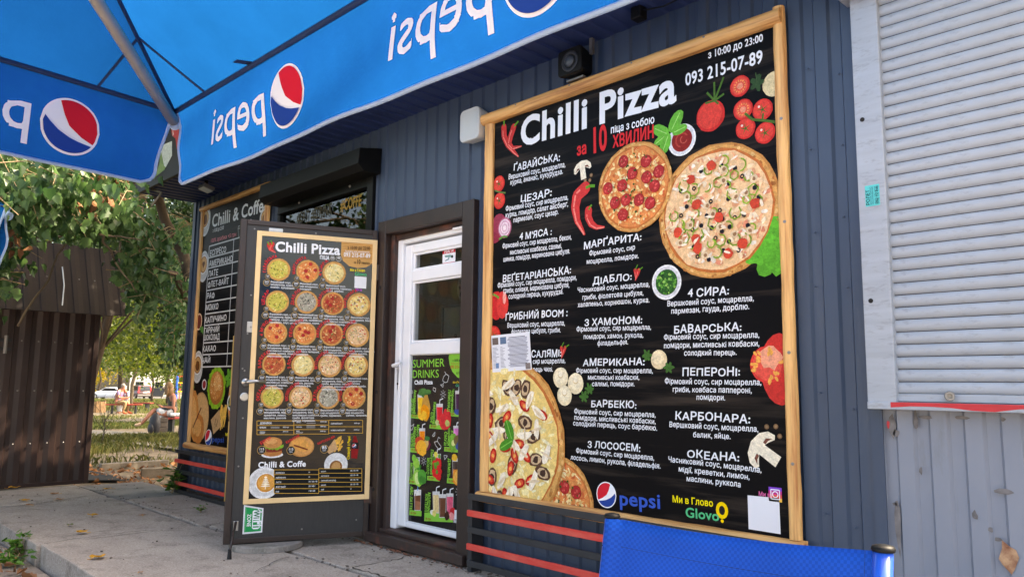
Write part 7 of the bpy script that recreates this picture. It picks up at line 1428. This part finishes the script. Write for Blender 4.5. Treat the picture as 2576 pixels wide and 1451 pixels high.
# ------------------------------------------------------------------ kerb stones, mat, sapling, planter
def kerb(label, a, b_, w_, h_):
    A = Gs(*a); B = Gs(*b_); t = thing('kerb_stone', label, 'kerb stone', A, 'kerb stones behind the paving'); d_ = (B-A); d_.z = 0; n_ = Vector((-d_.y, d_.x, 0)).normalized(); b = MB(); b.obox(A-Vector((0, 0, .03)), d_, n_*w_, Vector((0, 0, h_+.03))); b.build('stone', 'kerb', t, bevel=.012)
kerb('long chipped kerb stone lying across the leaf litter', (254, 1183), (425, 1172), .12, .09); kerb('short dark kerb stone nearest the kiosk corner', (354, 1204), (455, 1200), .12, .13)
A = [Gs(*p) for p in ((214, 1186), (323, 1211), (300, 1214), (205, 1214))]; t = thing('rubber_mat', 'black rubber sheet lying on the ground by the shed corner', 'mat', A[3]); b = MB(); b.extr([p+Vector((0, 0, .02)) for p in A], (0, 0, .015)); b.build('sheet', 'tyre', t)
p = Gs(256, 1122); sp = thing('sapling', 'thin leafless sapling standing in the dry grass', 'sapling', p); b = MB(); top_ = p+Vector((.02, .02, .55)); limb(b, p, top_, .014, .009, .03, 6, 6)
for k in range(9): s_ = p.lerp(top_, rnd.uniform(.3, 1)); e_ = s_+Vector((rnd.uniform(-.35, .35), rnd.uniform(-.35, .35), rnd.uniform(.3, .75))); q_ = limb(b, s_, e_, .006, .002, .07, 4, 5); limb(b, q_[3], q_[3]+Vector((rnd.uniform(-.2, .2), rnd.uniform(-.2, .2), rnd.uniform(.1, .3))), .003, .0015, .05, 4, 3)
b.build('stem', mat('dark_twig', S(62,56,48), .9), sp)
p = Gs(240, 1037); pl_ = thing('stump_planter', 'old grey round planter of upright boards beside the shed', 'planter', p); b = MB()
for k in range(14): a_ = k*.4488; c_ = p+Vector((.40*math.cos(a_), .40*math.sin(a_), 0)); bb = MB(); n_ = Vector((math.cos(a_), math.sin(a_), 0)); s_ = Vector((-n_.y, n_.x, 0)); bb.obox(c_-s_*.11, s_*.18, n_*.05, (0, 0, .56+rnd.uniform(-.04, .04))); bb.build('board', 'wood_weather', pl_)
b.lathe(p, (0, 0, 1), [(.39, 0), (.39, .5)], 14); b.build('soil', 'dirt', pl_)

# ------------------------------------------------------------------ benches
def bench(label, a, b_, h_, w_=.32, legs=2):
    """a, b_: ground points under the two ends"""
    A = Vector(a); B = Vector(b_); t = thing('park_bench', label, 'bench', (A+B)/2, 'red park benches'); d_ = (B-A); d_.z = 0; L_ = d_.length; d_.normalize(); n_ = Vector((-d_.y, d_.x, 0)); z_ = min(A.z, B.z)
    for k in range(3): b = MB(); b.obox(Vector((A.x, A.y, z_+h_-.05))+n_*(w_*(k/3)-w_/2), d_*L_, n_*(w_/3-.012), (0, 0, .05)); b.build('seat_plank', 'bench_red', t, bevel=.006)
    for k in range(legs):
        c_ = A.lerp(B, .18+.64*k/(legs-1)); b = MB(); b.obox(Vector((c_.x, c_.y, gz(c_.x, c_.y)-.05))-d_*.04-n_*w_*.4, d_*.08, n_*w_*.8, (0, 0, h_-.0+(z_-gz(c_.x, c_.y)))); b.build('leg', 'black_paint', t, bevel=.004)
    return t
mf = Gs(310, 1041); dm = math.hypot(mf.x, mf.y+3.1)
gp = lambda x, d_: (lambda q_: Vector((q_.x, q_.y, gz(q_.x, q_.y))))(Dp(x, 960, d_))
bench('red park bench under the seated couple', gp(271, dm+.3), gp(362, dm+.1), .47); bench('red park bench just behind the couple at right', gp(322, dm+6), gp(386, dm+5), .47)
wfp = Gs(398, 1097); dw = math.hypot(wfp.x, wfp.y+3.1)
wbn = bench('red park bench under the blonde woman beside the kiosk corner', gp(412, dw+.35), gp(520, dw+1.4), .46, .36)
c_ = gp(407, dw+.25); bx = thing('concrete_block', 'dark slatted concrete block at the end of the blonde woman bench', 'block', c_); vd = ray(407, 960); vd.z = 0; vd.normalize(); rd = Vector((vd.y, -vd.x, 0))
for k in range(4): b = MB(); b.obox(c_-rd*.22-vd*.2+Vector((0, 0, .115*k)), rd*.42, vd*.4, (0, 0, .105)); b.build('slat', 'wood_weather' if k > 3 else mat('grey_block', S(92,84,78), .9, 0, .3, 10, .3, 40), bx, bevel=.008)

# ------------------------------------------------------------------ people
mat('skin', S(160,106,84), .5, 0, .05, 20); mat('lilac', S(122,102,142), .8, 0, .08, 30); mat('khaki', S(140,116,84), .8, 0, .08, 20); mat('blonde', S(122,92,60), .6, 0, .3, 60, stretch=(8, 8, 1)); mat('grey_hair', S(120,112,108), .7, 0, .2, 60); mat('white_hair', S(222,216,206), .7, 0, .1, 60)
mat('olive_top', S(66,70,62), .8, 0, .1, 20); mat('white_skirt', S(172,176,184), .8, 0, 0, 26, c2=S(120,130,146), lo=.5, hi=.62); mat('blue_blouse', S(70,90,140), .8, 0, 0, 18, c2=S(214,222,234), lo=.45, hi=.6); mat('tan_shoe', S(214,180,148), .5); mat('orange_shoe', S(190,86,48), .6); mat('black_bag', S(34,34,40), .6, 0, .2, 12, .3, 20); mat('white_cloth', S(230,230,232), .8)
def skin(name, J, E, mt, parent, T, sub=2, root=0):
    """J: joints (x,y,z,r); E: edges; grown with a Skin modifier"""
    me = bpy.data.meshes.new(name); off = WL[parent.name]; me.from_pydata([T(j[:3])-off for j in J], E, []); me.materials.append(MATS[mt]); o = bpy.data.objects.new(name, me); col.objects.link(o); o.parent = parent; WL[o.name] = off
    s_ = o.modifiers.new('skin', 'SKIN'); s_.use_smooth_shade = True; dt = me.skin_vertices[0].data
    for i, j in enumerate(J): dt[i].radius = (j[3], j[4] if len(j) > 4 else j[3]); dt[i].use_root = i == root
    o.modifiers.new('sub', 'SUBSURF').levels = sub; o.modifiers['sub'].render_levels = sub; return o
def person(label, base, face, J, parts, group=None):
    """face: horizontal unit vector the person faces; local axes x forward, y left, z up"""
    t = thing('person', label, 'person', base, group); lf = Vector((-face.y, face.x, 0)); T = lambda p: Vector(base)+face*p[0]+lf*p[1]+Vector((0, 0, p[2])); names = list(J); idx = {n: i for i, n in enumerate(names)}
    E = [(idx[a], idx[b]) for a, b in BONES if a in idx and b in idx]; skin('body', [J[n] for n in names], E, 'skin', t, T)
    for nm, mt, chain, grow in parts:
        pts = []
        for n in chain: pts.append(n if isinstance(n, tuple) else (*J[n][:3], J[n][3]+grow))
        skin(nm, pts, [(i, i+1) for i in range(len(pts)-1)], mt, t, T)
    return t, T
BONES = [('pelvis', 'waist'), ('waist', 'chest'), ('chest', 'neck'), ('neck', 'jaw'), ('jaw', 'head'), ('chest', 'shL'), ('shL', 'elL'), ('elL', 'wrL'), ('wrL', 'haL'), ('chest', 'shR'), ('shR', 'elR'), ('elR', 'wrR'), ('wrR', 'haR'), ('pelvis', 'hipL'), ('hipL', 'knL'), ('knL', 'anL'), ('anL', 'toL'), ('pelvis', 'hipR'), ('hipR', 'knR'), ('knR', 'anR'), ('anR', 'toR')]
def head(t, T, J, hair_mt, long_=False, f=1):
    c_ = J['head']; b = MB(); P = lambda x, y, z: T((c_[0]+x, c_[1]+y, c_[2]+z)); fv = T((1, 0, 0))-T((0, 0, 0)); lv_ = T((0, 1, 0))-T((0, 0, 0))
    b.ell(P(-.022, 0, .025), (.112, .1, .118), 16, 10)
    if long_:
        b.ell(P(-.045, 0, -.08), (.095, .105, .16), 14, 8); b.ell(P(.03, .07, -.07), (.05, .03, .13), 10, 6); b.ell(P(.03, -.07, -.07), (.05, .03, .13), 10, 6)
    b.build('hair', hair_mt, t, True)
    b = MB(); b.ell(P(.098, 0, -.02), (.018, .014, .022), 8, 6); b.ell(P(.0, .086, -.015), (.018, .012, .03), 8, 6); b.ell(P(.0, -.086, -.015), (.018, .012, .03), 8, 6); b.build('face_features', 'skin', t, True)
    b = MB(); b.ell(P(.088, .034, .008), (.008, .012, .008), 8, 6); b.ell(P(.088, -.034, .008), (.008, .012, .008), 8, 6); b.ell(P(.09, 0, -.062), (.008, .022, .006), 8, 6); b.build('eyes_and_mouth', mat('eye', S(60,40,36), .5), t, True)
def hand(t, T, J, side):
    w_ = Vector(J['wr'+side][:3]); h_ = Vector(J['ha'+side][:3]); d_ = (h_-w_).normalized(); b = MB(); sv = Vector((0, 1, 0)).cross(d_).normalized() if abs(d_.y) < .9 else Vector((0, 0, 1)); lat = d_.cross(sv).normalized()
    for k, l in enumerate((.06, .075, .08, .07)):
        p = h_+lat*(.027-.018*k); b.tube([T(p), T(p+d_*l*.5), T(p+d_*l*.85-sv*.02)], [.009, .0085, .006], 6)
    p = w_.lerp(h_, .45)+lat*.03; b.tube([T(p), T(p+d_*.03+lat*.02), T(p+d_*.06+lat*.015)], [.011, .010, .007], 6); b.build('fingers', 'skin', t, True)
vdw = ray(425, 1000); vdw.z = 0; vdw.normalize(); rdw = Vector((vdw.y, -vdw.x, 0)); fc = (-rdw*.97-vdw*.24).normalized()
seat_ = gp(441, dw+.45)
J = {'pelvis': (0, 0, .55, .13), 'waist': (.02, 0, .72, .10), 'chest': (.05, 0, .93, .105), 'neck': (.11, 0, 1.07, .05), 'jaw': (.155, 0, 1.13, .062), 'head': (.17, 0, 1.20, .092), 'shL': (.05, .16, .99, .05), 'elL': (.06, .20, .70, .042), 'wrL': (.28, .09, .70, .028), 'haL': (.34, .06, .73, .032), 'shR': (.05, -.16, .99, .05), 'elR': (.07, -.2, .71, .042), 'wrR': (.28, -.08, .72, .028), 'haR': (.35, -.03, .75, .032),
     'hipL': (.04, .09, .53, .095), 'knL': (.43, .08, .55, .062), 'anL': (.50, .08, .12, .04), 'toL': (.60, .08, .04, .03), 'hipR': (.04, -.09, .55, .095), 'knR': (.46, -.03, .64, .062), 'anR': (.74, .02, .30, .038), 'toR': (.86, .03, .27, .03)}
t, T = person('blonde woman in grey top and white skirt looking at her phone on a bench', seat_, fc, J, [('top', 'olive_top', ['pelvis', 'waist', 'chest', (.06, 0, 1.0, .09)], .012), ('skirt', 'white_skirt', [(-.03, 0, .60, .13), (.06, .0, .55, .17), (.28, .03, .58, .145), (.44, .03, .56, .12)], .0), ('skirt_fold', 'white_skirt', [(.3, .05, .5, .10), (.4, .08, .38, .07), (.38, .09, .27, .04)], 0), ('shoe', 'tan_shoe', ['anL', 'toL', (.64, .08, .03, .028)], .012), ('shoe', 'tan_shoe', ['anR', 'toR', (.90, .03, .27, .026)], .012)], 'people sitting on the park benches')
head(t, T, J, 'blonde', True); hand(t, T, J, 'L'); hand(t, T, J, 'R')
ph = thing('phone', 'dark mobile phone held by the blonde woman', 'phone', T((.40, .01, .77))); b = MB(); b.obox(T((.36, -.03, .765)), T((.13, 0, .05))-T((0, 0, 0)), T((0, .07, 0))-T((0, 0, 0)), Vector((0, 0, .009))); b.build('phone_body', 'black_plastic', ph, bevel=.003)
hb = thing('handbag', 'black handbag on the blonde woman lap', 'bag', T((.2, 0, .66))); b = MB(); b.ell(T((.2, 0, .67)), (.17, .15, .085), 14, 8); b.build('bag_body', 'black_bag', hb, True); b = MB(); b.tube([T((.1, .1, .7)), T((.02, .14, .62)), T((.05, .16, .54)), T((.14, .16, .5))], .012, 6); b.build('bag_strap', 'black_bag', hb, True)
bpk = thing('backpack', 'black backpack leaning on the concrete block beside the blonde woman', 'backpack', gp(396, dw+.1)); q_ = gp(397, dw-.02); b = MB(); b.ell(q_+Vector((0, 0, .30)), (.17, .13, .28), 14, 10); b.build('bag_body', 'black_bag', bpk, True); b = MB(); b.ell(q_+Vector((.03, -.1, .2)), (.12, .07, .14), 12, 8); b.build('front_pocket', 'black_bag', bpk, True); b = MB(); b.tube([q_+Vector((0, 0, .55)), q_+Vector((.03, 0, .63)), q_+Vector((.07, 0, .55))], .012, 6); b.build('carry_handle', 'black_bag', bpk, True)
pcl = thing('white_bag', 'crumpled white plastic bag on the bench beside the blonde woman', 'plastic bag', T((-.1, .2, .48))); b = MB(); q_ = T((-.15, .24, .52)); vs_ = []
for k in range(5): b.ell(q_+rdw*(.12*k-.2)+Vector((0, 0, rnd.uniform(-.02, .03))), (.1, .1, .05), 7, 5)
b.build('crumpled_bag', 'white_cloth', pcl)
# couple
vdm = ray(310, 1000); vdm.z = 0; vdm.normalize(); rdm = Vector((vdm.y, -vdm.x, 0)); fm = (rdm*.9-vdm*.43).normalized(); ms = gp(299, dm+.25)
J = {'pelvis': (0, 0, .57, .16), 'waist': (.03, 0, .78, .15), 'chest': (.10, 0, 1.02, .15), 'neck': (.17, 0, 1.18, .07), 'jaw': (.22, 0, 1.23, .075), 'head': (.24, 0, 1.31, .10), 'shL': (.1, .21, 1.06, .065), 'elL': (.16, .26, .78, .05), 'wrL': (.42, .12, .76, .034), 'haL': (.5, .07, .77, .038), 'shR': (.1, -.21, 1.06, .065), 'elR': (.16, -.26, .78, .05), 'wrR': (.42, -.1, .76, .034), 'haR': (.5, -.05, .77, .038),
     'hipL': (.04, .11, .55, .11), 'knL': (.47, .13, .56, .075), 'anL': (.46, .14, .1, .045), 'toL': (.62, .15, .04, .036), 'hipR': (.04, -.11, .55, .11), 'knR': (.48, -.15, .56, .075), 'anR': (.36, -.16, .1, .045), 'toR': (.52, -.17, .04, .036)}
t, T = person('man in a lilac shirt and khaki trousers sitting on the far bench', ms, fm, J, [('shirt', 'lilac', ['pelvis', 'waist', 'chest', (.13, 0, 1.1, .1)], .018), ('sleeve', 'lilac', [(.1, .12, 1.05, .09), 'shL', (.15, .25, .86, .06)], .018), ('sleeve', 'lilac', [(.1, -.12, 1.05, .09), 'shR', (.15, -.25, .86, .06)], .018), ('trouser_leg', 'khaki', ['hipL', 'knL', (.46, .14, .16, .06)], .016), ('trouser_leg', 'khaki', ['hipR', 'knR', (.37, -.16, .16, .06)], .016), ('shoe', 'orange_shoe', ['anL', 'toL', (.70, .15, .04, .03)], .014), ('shoe', 'orange_shoe', ['anR', 'toR', (.60, -.17, .04, .03)], .014)], 'people sitting on the park benches')
head(t, T, J, 'grey_hair'); hand(t, T, J, 'L'); hand(t, T, J, 'R')
ws2 = gp(322, dm+.5); fw2 = (-rdm*.75-vdm*.66).normalized()
J = {k: ((v[0]*.85, v[1]*.85, v[2]*.93, v[3]*.9)) for k, v in J.items()}
t, T = person('white haired woman in a blue patterned blouse partly hidden behind the man', ws2, fw2, J, [('blouse', 'blue_blouse', ['pelvis', 'waist', 'chest', (.12, 0, 1.03, .09)], .02), ('sleeve', 'blue_blouse', [(.09, .1, .98, .08), 'shL', (.13, .22, .8, .055)], .016), ('sleeve', 'blue_blouse', [(.09, -.1, .98, .08), 'shR', (.13, -.22, .8, .055)], .016), ('trouser_leg', 'white_cloth', ['hipL', 'knL', 'anL'], .014), ('trouser_leg', 'white_cloth', ['hipR', 'knR', 'anR'], .014)], 'people sitting on the park benches')
head(t, T, J, 'white_hair'); hand(t, T, J, 'L'); hand(t, T, J, 'R')

# ------------------------------------------------------------------ parked cars, bin, playground, building
mat('car_white', S(232,234,238), .25, 0, .02, 3, coat=.5); mat('car_brown', S(96,72,70), .3, .3, .05, 3, coat=.5); mat('car_glass', S(30,36,42), .08, 0, .0, 3); mat('tail_red', S(200,30,30), .25, 0, 0, 3); mat('chrome', S(190,190,192), .2, 1, 0, 3); mat('plate', S(220,220,214), .4, 0, 0, 3)
def car(label, base, fwd_, prof, cab, width, paint, wheel_r, wx, win, name):
    """prof: lower body side outline (x,z); cab: cabin outline; x forward"""
    t = thing(name, label, 'car', base, 'parked cars'); lf = Vector((-fwd_.y, fwd_.x, 0)); T = lambda x, y, z: Vector(base)+fwd_*x+lf*y+Vector((0, 0, z)); b = MB()
    def loft(mb, pr, sects):
        n = len(pr); cx = sum(p[0] for p in pr)/n; cz = min(p[1] for p in pr); vs = []
        for y, kx, kz in sects: vs += [T(cx+(p[0]-cx)*kx, y, cz+(p[1]-cz)*kz) for p in pr]
        mb.add(vs, [(j*n+i, j*n+(i+1) % n, (j+1)*n+(i+1) % n, (j+1)*n+i) for j in range(len(sects)-1) for i in range(n)]+[tuple(range(n))[::-1], tuple((len(sects)-1)*n+i for i in range(n))])
    h_ = width/2; loft(b, prof, [(-h_, .965, .94), (-h_*.93, .985, 1), (0, 1, 1.01), (h_*.93, .985, 1), (h_, .965, .94)]); body_ = b.build('body', paint, t, True, bevel=.0)
    b = MB(); loft(b, cab, [(-h_*.86, .93, .96), (-h_*.74, .985, 1.0), (h_*.74, .985, 1.0), (h_*.86, .93, .96)]); b.build('cabin', paint, t)
    for wn in win:   # side windows and screens
        if len(wn) == 4 and wn[0] == 'side':
            for sg in (-1, 1): b = MB(); pts = [T(x, sg*h_*.872, z) for x, z in wn[1]]; b.extr(pts, lf*(sg*.012)); b.build('side_window', 'car_glass', t)
        else: b = MB(); b.extr([T(*p) for p in wn[1]], T(*wn[2])-T(0, 0, 0)); b.build(wn[0], wn[3], t)
    for x in wx:
        for sg in (-1, 1):
            o = T(x, sg*(h_-.2), wheel_r); b = MB(); b.lathe(o, lf*sg, [(wheel_r*.8, 0), (wheel_r, .03), (wheel_r, .19), (wheel_r*.85, .215)], 20); w_ = b.build('wheel', 'tyre', t); b = MB(); b.lathe(o, lf*sg, [(wheel_r*.62, .2), (wheel_r*.6, .222), (wheel_r*.2, .226)], 16); b.build('rim', 'chrome', w_)
    return t, T
vc = ray(350, 1000); vc.z = 0; vc.normalize(); rc = Vector((vc.y, -vc.x, 0))
sb_p = Gs(352, 1003); H = .93
prof = [(-2.3, .35), (-2.34, .75), (-2.25, 1.02), (1.1, 1.05), (2.05, .95), (2.3, .75), (2.3, .35), (1.9, .28), (-2.0, .28)]; cab = [(-2.22, 1.0), (-1.95, 1.68), (-1.6, 1.74), (.2, 1.74), (1.05, 1.04)]
car('dark brown estate car seen from behind on the far car park', sb_p+vc*2.2+Vector((0, 0, 0)), (vc*.97-rc*.24).normalized(), prof, cab, 1.88, 'car_brown', .36, (-1.4, 1.45), [('side', [(-1.75, 1.12), (-1.6, 1.6), (.15, 1.6), (.75, 1.12)], 0, 0), ('rear_window', [(-2.24, -.62, 1.08), (-2.24, .62, 1.08), (-2.03, .55, 1.6), (-2.03, -.55, 1.6)], (-.04, 0, 0), 'car_glass'), ('tail_light', [(-2.30, -.9, .8), (-2.30, -.66, .8), (-2.05, -.6, 1.62), (-2.05, -.72, 1.62)], (-.06, 0, 0), 'tail_red'), ('tail_light', [(-2.30, .9, .8), (-2.30, .66, .8), (-2.05, .6, 1.62), (-2.05, .72, 1.62)], (-.06, 0, 0), 'tail_red'), ('number_plate', [(-2.33, -.26, .78), (-2.33, .26, .78), (-2.33, .26, .9), (-2.33, -.26, .9)], (-.03, 0, 0), 'plate'), ('bumper', [(-2.3, -.9, .38), (-2.3, .9, .38), (-2.3, .9, .6), (-2.3, -.9, .6)], (-.12, 0, 0), 'chrome')], 'estate_car')
wp_ = Gs(276, 1004)
prof = [(-2.3, .36), (-2.32, .85), (-2.1, .98), (-1.5, 1.0), (.9, .98), (1.9, .82), (2.28, .62), (2.28, .34), (1.9, .25), (-2.0, .25)]; cab = [(-1.85, .95), (-1.0, 1.40), (-.4, 1.46), (.3, 1.42), (1.15, .95)]
car('white saloon car parked behind the seated couple', wp_+vc*1.0, (-rc*.88+vc*.47).normalized(), prof, cab, 1.82, 'car_white', .33, (-1.35, 1.4), [('side', [(-1.45, 1.0), (-.95, 1.34), (.25, 1.35), (.85, 1.0)], 0, 0), ('rear_window', [(-1.80, -.6, 1.0), (-1.80, .6, 1.0), (-1.05, .5, 1.38), (-1.05, -.5, 1.38)], (-.03, 0, .03), 'car_glass'), ('tail_light', [(-2.31, -.86, .74), (-2.31, -.5, .78), (-2.2, -.5, .92), (-2.2, -.86, .9)], (-.04, 0, 0), 'tail_red'), ('tail_light', [(-2.31, .86, .74), (-2.31, .5, .78), (-2.2, .5, .92), (-2.2, .86, .9)], (-.04, 0, 0), 'tail_red'), ('number_plate', [(-2.32, -.26, .6), (-2.32, .26, .6), (-2.32, .26, .72), (-2.32, -.26, .72)], (-.03, 0, 0), 'plate')], 'saloon_car')
bn = Gs(391, 1001); t = thing('refuse_bin', 'large dark wheeled refuse bin right of the brown estate car', 'refuse bin', bn); b = MB(); lo_ = [bn+rc*x+vc*y+Vector((0, 0, .25)) for x, y in ((-.95, -.5), (.95, -.5), (.95, .5), (-.95, .5))]; hi_ = [bn+rc*x+vc*y+Vector((0, 0, 1.35)) for x, y in ((-1.2, -.62), (1.2, -.62), (1.2, .62), (-1.2, .62))]; b.add(lo_+hi_, [(0, 3, 2, 1), (4, 5, 6, 7), (0, 1, 5, 4), (1, 2, 6, 5), (2, 3, 7, 6), (3, 0, 4, 7)]); b.build('container', mat('bin_dark', S(48,50,54), .6), t, bevel=.04); b = MB(); b.obox(bn-rc*1.27-vc*.68+Vector((0, 0, 1.35)), rc*2.54, vc*1.36, (0, 0, .12)); b.build('lid', 'bin_dark', t, bevel=.04)
for sx in (-.75, .75): b = MB(); b.lathe(bn+rc*sx-vc*.4+Vector((0, 0, .13)), rc, [(.13, -.05), (.13, .05)], 12); b.build('wheel', 'tyre', t)
mat('play_blue', S(30,100,200), .5); mat('play_yellow', S(236,190,40), .5); mat('play_red', S(206,60,50), .5); mat('play_green', S(60,180,150), .5)
q_ = Gs(484, 1008); t = thing('climbing_frame', 'blue and yellow playground climbing frame beyond the blonde woman', 'playground', q_)
for x, y in ((-1.6, 0), (.2, 0), (-1.6, 1.4), (.2, 1.4), (1.6, .2)): b = MB(); b.tube([q_+rc*x+vc*y, q_+rc*x+vc*y+Vector((0, 0, 3.0))], .09, 8); b.build('post', 'play_blue', t)
for z_, m_ in ((1.0, 'play_yellow'), (1.9, 'play_yellow'), (2.6, 'play_red'), (2.95, 'play_blue')): b = MB(); b.bar(q_-rc*1.6+Vector((0, 0, z_)), q_+rc*1.6+Vector((0, 0, z_)), .12, .12); b.build('cross_bar', m_, t)
for k in range(4): b = MB(); b.bar(q_+rc*(-1.3+k*.35)+Vector((0, 0, .2)), q_+rc*(-1.3+k*.35)+Vector((0, 0, 1.9)), .06, .06); b.build('rung', 'play_yellow' if k % 2 else 'play_red', t)
b = MB(); b.obox(q_-rc*.4+vc*.1+Vector((0, 0, 1.2)), rc*.9, vc*.05, (0, 0, .8)); b.build('panel', 'play_green', t)
q_ = Gs(502, 1012); t = thing('slide', 'turquoise playground slide beside the climbing frame', 'slide', q_); b = MB(); A = q_-rc*1.6+Vector((0, 0, .25)); B = q_+rc*1.5+Vector((0, 0, 1.9)); b.bar(A, B, .7, .08); b.build('chute', 'play_green', t)
for sg in (-1, 1): b = MB(); b.bar(A+vc*.36*sg+Vector((0, 0, .12)), B+vc*.36*sg+Vector((0, 0, .12)), .06, .22); b.build('side_rail', 'play_green', t)
for sg in (-1, 1): b = MB(); b.tube([B+vc*.3*sg, Vector((B.x, B.y, q_.z))+vc*.3*sg], .06, 8); b.build('leg', 'play_yellow', t)
q_ = gp(385, 165); t = thing('white_building', 'low white building far behind the parked cars', 'building', q_); vb = ray(385, 960); vb.z = 0; vb.normalize(); rb_ = Vector((vb.y, -vb.x, 0)); b = MB(); b.obox(q_-rb_*4, rb_*8, vb*8, (0, 0, 7)); b.build('wall', mat('render_white', S(230,228,224), .8, 0, .05, 1), t)
for k in range(2):
    for z_ in (1.2, 4.2): b = MB(); b.obox(q_-rb_*(3-k*3.4)-vb*.03+Vector((0, 0, z_)), rb_*1.4, vb*.05, (0, 0, 1.5)); b.build('window', 'car_glass', t)
b = MB(); b.obox(q_-rb_*4.4-vb*.4+Vector((0, 0, 7)), rb_*8.8, vb*8.8, (0, 0, .4)); b.build('roof', 'dark_trim', t)
